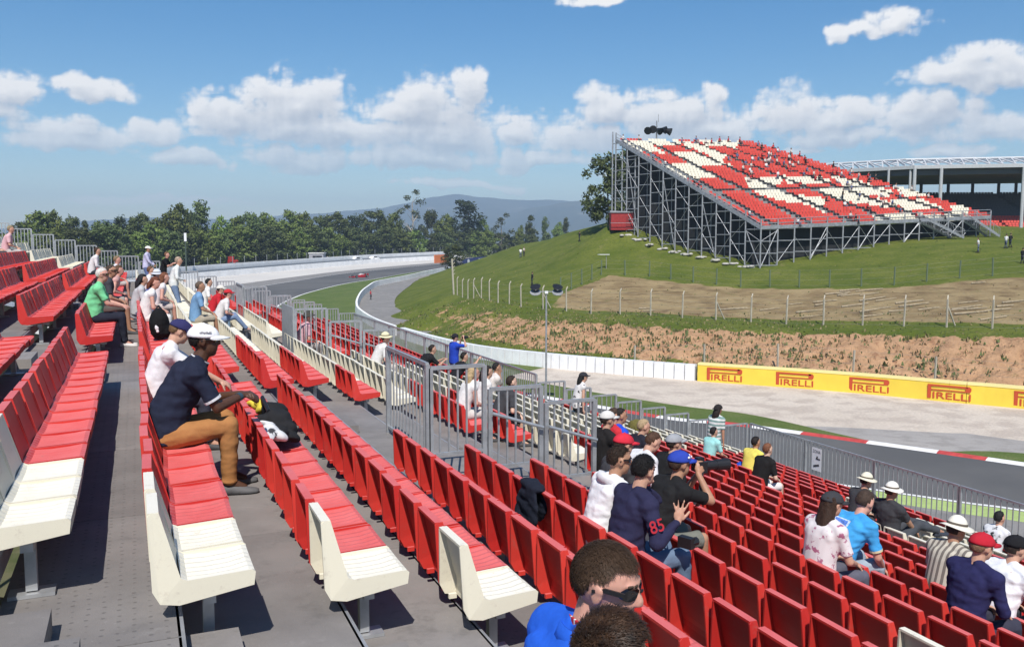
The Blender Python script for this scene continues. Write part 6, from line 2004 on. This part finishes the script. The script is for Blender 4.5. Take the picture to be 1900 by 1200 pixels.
bg_ = thing('olive_bag', 'olive green jacket heaped on cream seats beside the standing woman', 'jacket', (Lb(15) + .35, 17.9, zt(15) + .45))
o = part('cloth_heap', MB().sph((0, 0, .22), (.22, .42, .26), None, 14, 9).sph((.1, -.2, .1), (.25, .3, .15), None, 12, 8), cloth((.14, .12, .035)), bg_, True); REMESH.append((o, .025, 3, .02))
person('person in black t-shirt lying back on cream seats', seat_loc(9, 11.2), 0, k=A, lean=-8, shirt=(.018, .016, .016), pants=(.03, .03, .035), hair=(.03, .02, .014), hat='cap', hatc=(.6, .58, .55))
person('dark-haired man in royal blue t-shirt among the cream seats', seat_loc(10, 11.7), 0, k=A, lean=-2, head=(-12, 4), shirt=(.02, .07, .50), pants=(.05, .05, .07), hair=(.016, .012, .01), hstyle='short', skin='tan', wrink=.009)
person('person in red t-shirt just behind the royal blue shirted man', seat_loc(10, 12.2, -.12), 0, k=A, lean=-6, shirt=(.50, .03, .04), pants=(.05, .05, .06), hair=(.05, .03, .02), skin='light')
person('blond boy in navy shirt sitting in front of cream seats', seat_loc(10, 10.9), 0, k=.98, lean=2, head=(-10, 10), shirt=(.02, .02, .03), pants=(.1, .1, .12), hair=(.36, .26, .15), skin='light')
person('brown-haired boy in white hooded top bending down', seat_loc(8, 8.5), 0, k=.98, lean=12, bend=22, head=(-5, 28), shirt=(.66, .66, .67), sleeve='long', pants=(.1, .1, .12), hair=(.07, .035, .02))
person('spectator wearing a bright red cap behind the cropped-haired man', seat_loc(7, 7.7), 0, k=1.0, lean=4, bend=12, head=(0, 8), shirt=(.05, .05, .055), pants=(.05, .05, .06), hair=(.05, .03, .02), hat='cap', hatc=(.56, .03, .05))
person('spectator in black shirt and plain grey cap', seat_loc(9, 9.1), 0, k=1.02, lean=8, shirt=(.016, .016, .017), pants=(.06, .06, .07), hat='cap', hatc=(.30, .31, .33), hair=(.03, .02, .014))
# photographer with long lens
P = person('photographer in black t-shirt and royal blue cap aiming a long lens', seat_loc(7, 6.95), 0, k=1.04, lean=14, bend=14, head=(0, 4), shirt=(.016, .016, .017), pants=(.16, .165, .14), plen='short', skin='tan', hair=(.05, .03, .02), hat='cap', hatc=(.03, .06, .36),
           hands=((.52, .06, 1.08), (.42, -.08, 1.12)), palm=(((.3, 0, 1), (.6, .6, 0)), ((.3, .2, 1), (-.3, -1, .1))), curl=(.8, .8), elbows=((.2, .5, -1), (.1, -.6, -1)), wrink=.009, belly=.03)
hp_ = P['hp']
for a in (-1.15, -.6, .15):
    mb = MB(); mb.sph(hp_(-.012 + .108 * math.cos(a), .090 * math.sin(a), .072), (.02, .008, .013), P['Hm'] @ Matrix.Rotation(a + math.pi / 2, 3, 'Z'), 8, 6)
    part('cap_emblem', mb, M_whiteprint, P['root'])
cl = P['root'].location
pc = thing('camera', 'black camera with long lens and strap held by the blue-capped photographer', 'camera', (cl[0] + .46, cl[1] - .01, cl[2] + 1.17))
part('camera_body', MB().box((.02, 0, 0), (.085, .145, .105)).box((.02, 0, .065), (.07, .06, .04)), M_black, pc)
part('lens', MB().tube((.06, 0, 0), (.20, 0, -.005), .043, .046, 14).tube((.20, 0, -.005), (.34, 0, -.01), .050, .056, 14), M_black, pc)
part('strap', MB().bar((.0, -.07, -.03), (-.05, -.12, -.28), .035, .006).bar((-.05, -.12, -.28), (.0, .0, -.38), .035, .006), M_black, pc)
# man in white hooded top
P = person('cropped-haired man in white hooded top and dark glasses', seat_loc(6, 6.42), 0, k=1.02, lean=1, bend=18, head=(-14, 8), seat_h=.40, shirt=(.72, .72, .73), sleeve='long', pants=(.05, .05, .06), skin='tan', hair=(.028, .017, .011), hstyle='crop', glasses=True, wrink=.011, vox=.0085,
           hands=((.40, .12, .66), (.40, -.10, .66)), belly=.02)
o = part('hood', MB().sweep([[P['nb'] + P['f2'] * (r_ * math.cos(a) - .035) + V((0, r_ * 1.25 * math.sin(a), 0)) + P['sd2'] * z_ for a in [2 * math.pi * q_ / 18 for q_ in range(18)]] for r_, z_ in ((.095, -.05), (.112, -.005), (.100, .035), (.085, .03))]), cloth((.70, .70, .71)), P['shirt'], True)
strands(P, 2200, .010, P['hair'], 3, .3, (-.2, 0, -.4), top=-.55)
# man in navy hooded top with red number
P = person('dark-haired man in navy sweatshirt with red 85 raising an open hand', seat_loc(6, 5.92), 0, k=1.03, lean=-1, bend=18, head=(14, 12), seat_h=.40, shirt=(.024, .024, .058), sleeve='long', pants=(.12, .17, .25), shoes=(.05, .05, .055), skin='light', hair=(.010, .009, .009), hstyle='short', wrink=.012, vox=.0075,
           hands=((.17, .06, 1.06), (.30, -.27, .86)), palm=(((.1, -.1, 1), (.3, 1, .2)), ((.12, -.05, 1), (-.35, -1, .15))), curl=(.9, .0), elbows=((.9, .3, -.6), (.35, -.5, -1)), belly=.01)
strands(P, 3600, .028, P['hair'], 4, .22, (.5, 0, -.5), top=-.55)
e = P['sho'][-1].lerp(P['wr'][-1][0], .52) + V((-.012, -.066, .012))
dx = (P['wr'][-1][0] - P['sho'][-1]).normalized(); up_ = V((-dx.z, 0, dx.x)); up_ = up_ if up_.z > 0 else -up_
nr_ = V((-.25, -1, .1)).normalized(); ex_ = V((1, 0, .25)); ex_ = ex_ - nr_ * ex_.dot(nr_); ex_.normalize(); ey_ = nr_.cross(ex_)
rot85 = Matrix((ex_, ey_, nr_)).transposed().to_euler()
emblem_text(P, '85', mat('red_print', (.42, .015, .03), .8), e + nr_ * .012, rot85, .12, .14)
lc = P['root'].location
pc = thing('compact_camera', 'small dark camera held by the man in the navy sweatshirt', 'camera', (lc[0] + .36, lc[1] - .30, lc[2] + .70), .4)
part('camera_body', MB().box((0, 0, 0), (.06, .12, .085)), M_black, pc); part('lens', MB().tube((.02, -.03, 0), (.08, -.04, 0), .034), M_black, pc)
# dark jacket over a seat
jk = thing('jacket', 'dark navy jacket hung over the back of a red seat', 'jacket', (Lb(6) - .02, 7.28, zt(6) + .42))
o = part('cloth', MB().sph((0, 0, .37), (.075, .23, .05), None, 12, 8).sph((-.045, -.02, .17), (.035, .22, .25), None, 12, 8).sph((.06, .02, .22), (.035, .22, .2), None, 12, 8).sph((-.05, .16, .05), (.04, .07, .22), None, 10, 8), cloth((.014, .017, .028)), jk, True); REMESH.append((o, .012, 3, .015))
# --- nearest two heads
P = person('man in bright blue shirt with black wraparound sunglasses and red lanyard', (1.145, 2.36, zt(3)), 0, k=1.12, seat_h=.34, lean=6, bend=12, head=(-47, 14), shirt=(.02, .11, .58), pants=(.05, .06, .09), skin='pink', hair=(.060, .036, .022), hstyle='crop', glasses=True, vox=.0055, wrink=.009, belly=.03)
Mh = mat('brown_hair_locks', (.066, .040, .025), .6, var=.22, vscale=25.0, spec=.2)
strands(P, 16000, .018, Mh, 11, .12, (.45, -.1, -.45), top=-.55, thick=.0009)
mb = MB(); nb = P['nb']; N = 30
for j, (cm_, off) in enumerate(((0, 0),)):
    rg = []
    for q_ in range(N + 1):
        a = -2.6 + 5.2 * q_ / N
        c_ = nb + P['f2'] * (-.080 * math.cos(a) + .018) + V((0, .092 * math.sin(a), 0)) + P['sd2'] * (.030 - .018 * (1 - math.cos(a)))
        rg.append(c_)
    for a_, b_ in zip(rg[:-1], rg[1:]): mb.bar(a_, b_, .006, .026)
part('lanyard', mb, stripes('lanyard_red_white', (.5, .02, .03), (.7, .68, .68), 34.0, 1, .72), P['root'])
o = part('collar', MB().sweep([[nb + P['f2'] * (r_ * math.cos(a)) + V((0, r_ * 1.1 * math.sin(a), 0)) + P['sd2'] * z_ for a in [2 * math.pi * q_ / 20 for q_ in range(20)]] for r_, z_ in ((.10, -.045), (.088, .012), (.094, .012), (.108, -.045))]), cloth((.02, .11, .58)), P['shirt'], True)
part('chest_emblem', MB().sph(P['sho'][-1] + V((-.045, .07, .066)), (.012, .016, .006), None, 8, 6).bar(P['sho'][-1] + V((-.055, .04, .064)), P['sho'][-1] + V((-.035, .10, .066)), .008, .01), M_whiteprint, P['shirt'])
P2 = person('person with tousled dark brown hair sitting in front of the man with sunglasses', (1.02, 1.98, zt(3)), 0, k=1.04, seat_h=.34, lean=4, bend=14, head=(-10, 14), shirt=(.05, .05, .06), pants=(.05, .05, .06), skin='light', hair=(.022, .013, .008), hstyle='short', vox=.007)
strands(P2, 11000, .038, mat('dark_hair_locks', (.040, .020, .010), .5, var=.6, vscale=30.0, spec=.3), 12, .30, (.6, .25, .2), top=-.5, thick=.0012)
# --- right-hand rows
person('woman in teal and white striped top and dark cap standing by the railing', (Lb(18) + .55, 18.3, zt(18)), .2, 'stand', k=1.06, lean=0, shirt_mat=stripes('teal_white_stripes', (.16, .26, .24), (.60, .62, .60), 11.0), pants=(.03, .03, .035), hair=(.02, .014, .012), hat='cap_back', hatc=(.025, .022, .022), hstyle='long', fem=True, skin='tan')
person('child in pale turquoise top beside the woman in stripes', seat_loc(16, 15.4), .1, k=.95, lean=2, shirt=(.30, .60, .58), pants=(.1, .1, .12), hair=(.014, .012, .012))
person('man in yellow t-shirt at the front railing', seat_loc(16, 14.5), .1, k=1.04, lean=6, shirt=(.68, .58, .12), pants=(.05, .05, .06), hair=(.016, .012, .01), skin='tan')
person('red-haired woman in black t-shirt and white shorts near the railing', seat_loc(15, 13.2), .1, k=1.02, lean=8, shirt=(.014, .013, .013), pants=(.66, .64, .62), plen='short', hair=(.17, .07, .035), fem=True, skin='pale')
o = thing('blue_bag', 'small bright blue bag on a red seat near the railing', 'bag', (Lb(16) + .3, 14.95, zt(16) + .44))
q_ = part('bag_body', MB().sph((0, 0, .16), (.14, .2, .17), None, 10, 7), cloth((.02, .09, .5)), o, True); part('bag_strap', MB().tube((0, -.1, .3), (0, .1, .3), .012), M_black, o)
person('long-haired girl in floral top and black cap with white marks', seat_loc(9, 6.4), .05, k=1.02, lean=4, bend=10, head=(-10, 10), shirt_mat=patches('floral', (.66, .62, .62), (.36, .12, .20), 14.0, .56), pants=(.1, .1, .13), hair=(.040, .022, .014), hstyle='long', hat='cap', hatc=(.045, .045, .05), fem=True, long_len=.52, skin='light')
P = person('man in sky blue racing shirt with white and gold print bending forward', seat_loc(10, 6.75), 0, k=1.1, lean=16, bend=24, head=(10, 24), shirt=(.055, .32, .66), pants=(.30, .36, .42), hair=(.055, .035, .025), skin='pink', hands=((.56, .14, .52), (.52, -.16, .50)), wrink=.012, belly=.03)
S = P['shirt']
for nm, (yy, zz, w_, h_), c_ in (('back_print', (.02, .10, .17, .11), (.10, .22, .62)), ('print_border', (.02, .10, .20, .14), (.55, .66, .78)), ('gold_print', (.03, -.03, .16, .06), (.30, .24, .05))):
    base = P['nb'] - P['sd2'] * (.28 - zz) - P['f2'] * (.158 if nm != 'print_border' else .152) + V((0, yy, 0))
    M3 = Matrix((P['f2'], V((0, 1, 0)), P['sd2'])).transposed()
    part(nm, MB().box(base, (.012, w_, h_), M3), mat(nm, c_, .8, var=.35, vscale=40.0), S)
for s_ in (1, -1):
    e = P['sho'][s_].lerp(P['wr'][s_][0], .77); d = (P['wr'][s_][0] - P['sho'][s_]).normalized()
    part('sleeve_trim', MB().tube(e - d * .016, e + d * .006, .0685, .0675, 14), cloth((.62, .56, .36)), S)
person('man in charcoal clothes and white hat reclining with legs stretched out', seat_loc(15, 9.9, .0), .0, k=1.1, lean=-18, bend=18, head=(0, 6), shirt=(.045, .045, .050), pants=(.06, .065, .075), shoes=(.03, .035, .05), hat='brim', hatc=(.74, .71, .64), skin='tan', hair=(.05, .035, .025),
       legs=((V((.5, .1, .9)), V((.86, .10, .62))), (V((.5, -.1, .9)), V((.84, -.12, .60)))), wrink=.009)
person('man in dark shirt and cream hat behind the reclining man', seat_loc(15, 10.7), 0, k=1.05, lean=2, head=(0, 10), shirt=(.05, .05, .055), pants=(.05, .05, .06), hat='brim', hatc=(.70, .66, .52), hair=(.03, .02, .015))
person('person in striped linen shirt and cream sun hat on red seats', seat_loc(11, 6.25), 0, k=1.06, lean=4, bend=14, head=(0, 12), shirt_mat=stripes('linen_stripes', (.50, .46, .38), (.16, .14, .12), 16.0, 1, .55), pants=(.3, .27, .22), hat='brim', hatc=(.74, .70, .60), hair=(.03, .02, .015), skin='tan')
P = person('person in navy jacket and shiny red cap', seat_loc(10, 5.3), 0, k=1.06, lean=4, bend=12, head=(-10, 8), shirt=(.022, .022, .075), sleeve='long', pants=(.04, .04, .06), hat='cap', hatc=(.45, .02, .035), skin='light', hair=(.2, .12, .07), wrink=.011)
person('person in white t-shirt and black cap beside the red-capped one', seat_loc(11, 5.55), 0, k=1.08, lean=10, bend=14, head=(-10, 8), shirt=(.72, .73, .76), pants=(.05, .05, .06), hat='cap', hatc=(.014, .014, .016), skin='light', hair=(.03, .02, .015), wrink=.011)
person('dark-haired girl in white top and black dungarees at the front railing', seat_loc(18, 10.1), 0, k=1.0, lean=4, shirt_mat=patches('dungarees', (.64, .64, .66), (.02, .02, .024), 4.0, .52), sleeve='short', pants=(.02, .02, .024), hair=(.012, .011, .012), fem=True)
person('person in black at the edge of the front railing', seat_loc(18, 9.2), 0, k=1.0, lean=4, shirt=(.02, .02, .025), pants=(.03, .03, .035), hair=(.012, .011, .012))

# ------------------------------------------------------------------ far small figures
def tiny_mesh(sit, c_top, c_leg, skin_c=(.40, .22, .15), hair_c=(.03, .02, .015)):
    me_mats = [cloth(c_top), cloth(c_leg), mat('far_skin', skin_c, .7), mat('far_hair', hair_c, .8)]
    mb = MB(); marks = []
    def add(fn, mi):
        n0 = len(mb.f); fn(); marks.append((n0, len(mb.f), mi))
    hz = .52 if sit else .92
    add(lambda: mb.sweep([ring(V((.02 * q_, 0, hz + z)), V((1, 0, 0)), V((0, 1, 0)), rx, ry, 8) for q_, (z, rx, ry) in enumerate(((-.06, .12, .17), (.15, .12, .16), (.42, .13, .21), (.52, .07, .10)))]), 0)
    for s_ in (1, -1):
        add(lambda: mb.capsule((.02, s_ * .19, hz + .44), (.06, s_ * .24, hz + .18), .055, .045, 6), 0)
        add(lambda: mb.capsule((.06, s_ * .24, hz + .18), (.24, s_ * .12, hz + .12), .042, .035, 6), 2)
        if sit:
            add(lambda: mb.capsule((0, s_ * .09, hz), (.42, s_ * .11, hz + .02), .085, .065, 6), 1); add(lambda: mb.capsule((.42, s_ * .11, hz), (.45, s_ * .11, .08), .06, .05, 6), 1)
        else:
            add(lambda: mb.capsule((0, s_ * .09, hz), (.05 * s_, s_ * .11, .48), .09, .065, 6), 1); add(lambda: mb.capsule((.05 * s_, s_ * .11, .48), (.02 - .08 * s_, s_ * .11, .07), .062, .05, 6), 1)
        add(lambda: mb.box(((.50 if sit else .07 - .06 * s_), s_ * .11, .05), (.26, .09, .09)), 3)
    add(lambda: mb.sph((.07, 0, hz + .69), (.095, .08, .12), None, 8, 6), 2)
    add(lambda: mb.sph((.05, 0, hz + .73), (.10, .088, .10), None, 8, 6), 3)
    add(lambda: mb.tube((.04, 0, hz + .48), (.06, 0, hz + .62), .055, .05, 6), 2)
    me = mb.mesh('person')
    for m_ in me_mats: me.materials.append(m_)
    idx = [0] * len(me.polygons)
    for a, b_, mi in marks:
        for q_ in range(a, b_): idx[q_] = mi
    me.polygons.foreach_set('material_index', idx); me.polygons.foreach_set('use_smooth', [True] * len(idx))
    return me
TINY = []
for c_top, c_leg, hc_ in (((.02, .02, .022), (.03, .035, .05), (.03, .02, .015)), ((.7, .69, .68), (.1, .12, .18), (.05, .03, .02)), ((.45, .03, .04), (.05, .05, .06), (.55, .54, .52)), ((.10, .13, .25), (.25, .23, .2), (.03, .02, .015)), ((.55, .5, .46), (.05, .05, .06), (.2, .12, .07))):
    TINY.append((tiny_mesh(True, c_top, c_leg, hair_c=hc_), tiny_mesh(False, c_top, c_leg, hair_c=hc_)))
face = math.atan2(-inn.y, -inn.x)
rs = random.Random(5)
cand_ = [(b_, u, v) for (b_, du, bk2, u, v) in fs_rows]
def near_seat(px, py):
    return min(cand_, key=lambda c_: (project(c_[0] + V((0, 0, .7)))[0] - px) ** 2 + (project(c_[0] + V((0, 0, .7)))[1] - py) ** 2)
spots = [(1141, 254), (1151, 256), (1185, 258), (1263, 263), (1290, 262), (1305, 263), (1320, 262), (1335, 262), (1348, 262), (1370, 264), (1440, 283), (1460, 290)]
for _ in range(34): spots.append((rs.gauss(1410, 40), rs.gauss(300, 14)))
for _ in range(22): spots.append((rs.gauss(1530, 40), rs.gauss(320, 12)))
for _ in range(10): spots.append((rs.gauss(1620, 40), rs.gauss(368, 14)))
spots += [(1205, 292), (1230, 300), (1280, 345), (1295, 348), (1390, 402), (1480, 408), (1570, 405), (1580, 408), (1530, 372), (1565, 380), (1630, 385), (1700, 405), (1745, 410), (1660, 340), (1690, 352), (1720, 365)]
used = set()
for n_s, (px, py) in enumerate(spots):
    b_, u, v = near_seat(px, py)
    key = (round(u, 3), round(v, 3))
    if key in used: continue
    used.add(key)
    st_ = rs.random() < .12
    o = obj('person', TINY[rs.randrange(5)][1 if st_ else 0], None, (b_.x, b_.y, b_.z), face + rs.uniform(-.5, .5))
    o.location = o.location - inn * (.15 if not st_ else .55)
    tag(o, 'small far-off spectator on the big red and cream hilltop stand', 'person', 'spectators on the hilltop stand')
def far_person(px, py, D, lab, var, sit=False, on='hill', rz=0.0, sc=1.0):
    p = at_depth(px, py, D); z = hill(p.x, p.y) if on == 'hill' else zg(p.x, p.y) + (on if isinstance(on, float) else 0)
    o = obj('person', TINY[var][1 if not sit else 0], None, (p.x, p.y, z), rz); o.scale = (sc,) * 3
    tag(o, lab, 'person')
far_person(1815, 465, 104, 'person in white top walking on the grass beside the far stand stairs', 1, rz=2.5)
far_person(1866, 458, 107, 'person in white shirt standing by the right end of the far stand', 1)
far_person(1874, 458, 108, 'person in black standing by the right end of the far stand', 0)
far_person(1896, 496, 97, 'dark-clothed person standing on the grass at the right of the far stand', 0)
far_person(966, 479, 158, 'left one of two people in pale clothes standing on the grass hill', 1, rz=1)
far_person(972, 478, 158, 'right one of two people in pale clothes standing on the grass hill', 4, rz=-1)
far_person(1075, 437, 150, 'person in black and red walking up the grass hill near the stand', 0)
far_person(987, 530, 112, 'person in black standing on the grass behind the loudspeaker pole', 0)
p = WALL[int(7.3 * NS)]
q_ = on_ground(682, 556)
o = obj('person', TINY[2][1], None, (q_.x + .6, q_.y, zg(q_.x, q_.y)), 2.6); tag(o, 'marshal leaning at the end of the smooth white wall', 'person')
for (px, D, lab, v) in [(607, 303, 'marshal in white beside the grey hut behind the far wall', 1), (625, 306, 'second person in pale clothes near the grey hut behind the far wall', 4), (647, 310, 'person standing by the white service car behind the far wall', 1), (1868, 110, '', 0)][:3]:
    far_person(px, 480, D, lab, v, on=1.2, sc=1.15)

# ------------------------------------------------------------------ finish the modelled figures: fuse each part into one skin
for (o, vx, sm, wr_) in REMESH:
    m = o.modifiers.new('fuse', 'REMESH'); m.mode = 'VOXEL'; m.voxel_size = vx; m.use_smooth_shade = True
    s_ = o.modifiers.new('soften', 'SMOOTH'); s_.iterations = sm; s_.factor = 0.5
dg = bpy.context.evaluated_depsgraph_get()
new = []
for (o, vx, sm, wr_) in REMESH:
    me = bpy.data.meshes.new_from_object(o.evaluated_get(dg))
    new.append((o, me, wr_))
for o, me, wr_ in new:
    mats_ = list(o.data.materials)
    o.modifiers.clear()
    o.data = me
    if not me.materials:
        for m_ in mats_: me.materials.append(m_)
    if wr_:
        n = len(me.vertices); co = np.empty(n * 3, dtype=np.float32); me.vertices.foreach_get('co', co); co = co.reshape(-1, 3)
        no = np.empty(n * 3, dtype=np.float32); me.vertex_normals.foreach_get('vector', no); no = no.reshape(-1, 3)
        sd_ = (hash(o.name) % 97) * 1.7
        dsp = np.array([noise.noise(V((c_[0] * 5 + sd_, c_[1] * 5, c_[2] * 15))) + .6 * noise.noise(V((c_[0] * 13 + sd_, c_[1] * 13, c_[2] * 24))) for c_ in co], dtype=np.float32)
        me.vertices.foreach_set('co', (co + no * (dsp[:, None] * wr_)).ravel())
    me.polygons.foreach_set('use_smooth', [True] * len(me.polygons))
    me.update()

# ------------------------------------------------------------------ air
hz_ = bpy.data.materials.new('haze_air'); hz_.use_nodes = True
t = hz_.node_tree; t.nodes.clear()
vo_ = t.nodes.new('ShaderNodeVolumePrincipled'); vo_.inputs['Color'].default_value = (.62, .80, 1.0, 1); vo_.inputs['Density'].default_value = 0.00027
vo_.inputs['Anisotropy'].default_value = 0.0
ou = t.nodes.new('ShaderNodeOutputMaterial'); t.links.new(vo_.outputs[0], ou.inputs['Volume'])
hb_ = MB().box((800, 2300, 134), (9000, 7000, 272)).mesh('haze', hz_)
o = obj('haze', hb_); o['kind'] = 'stuff'; tag(o, 'thin pale blue summer haze over the whole circuit', 'haze')
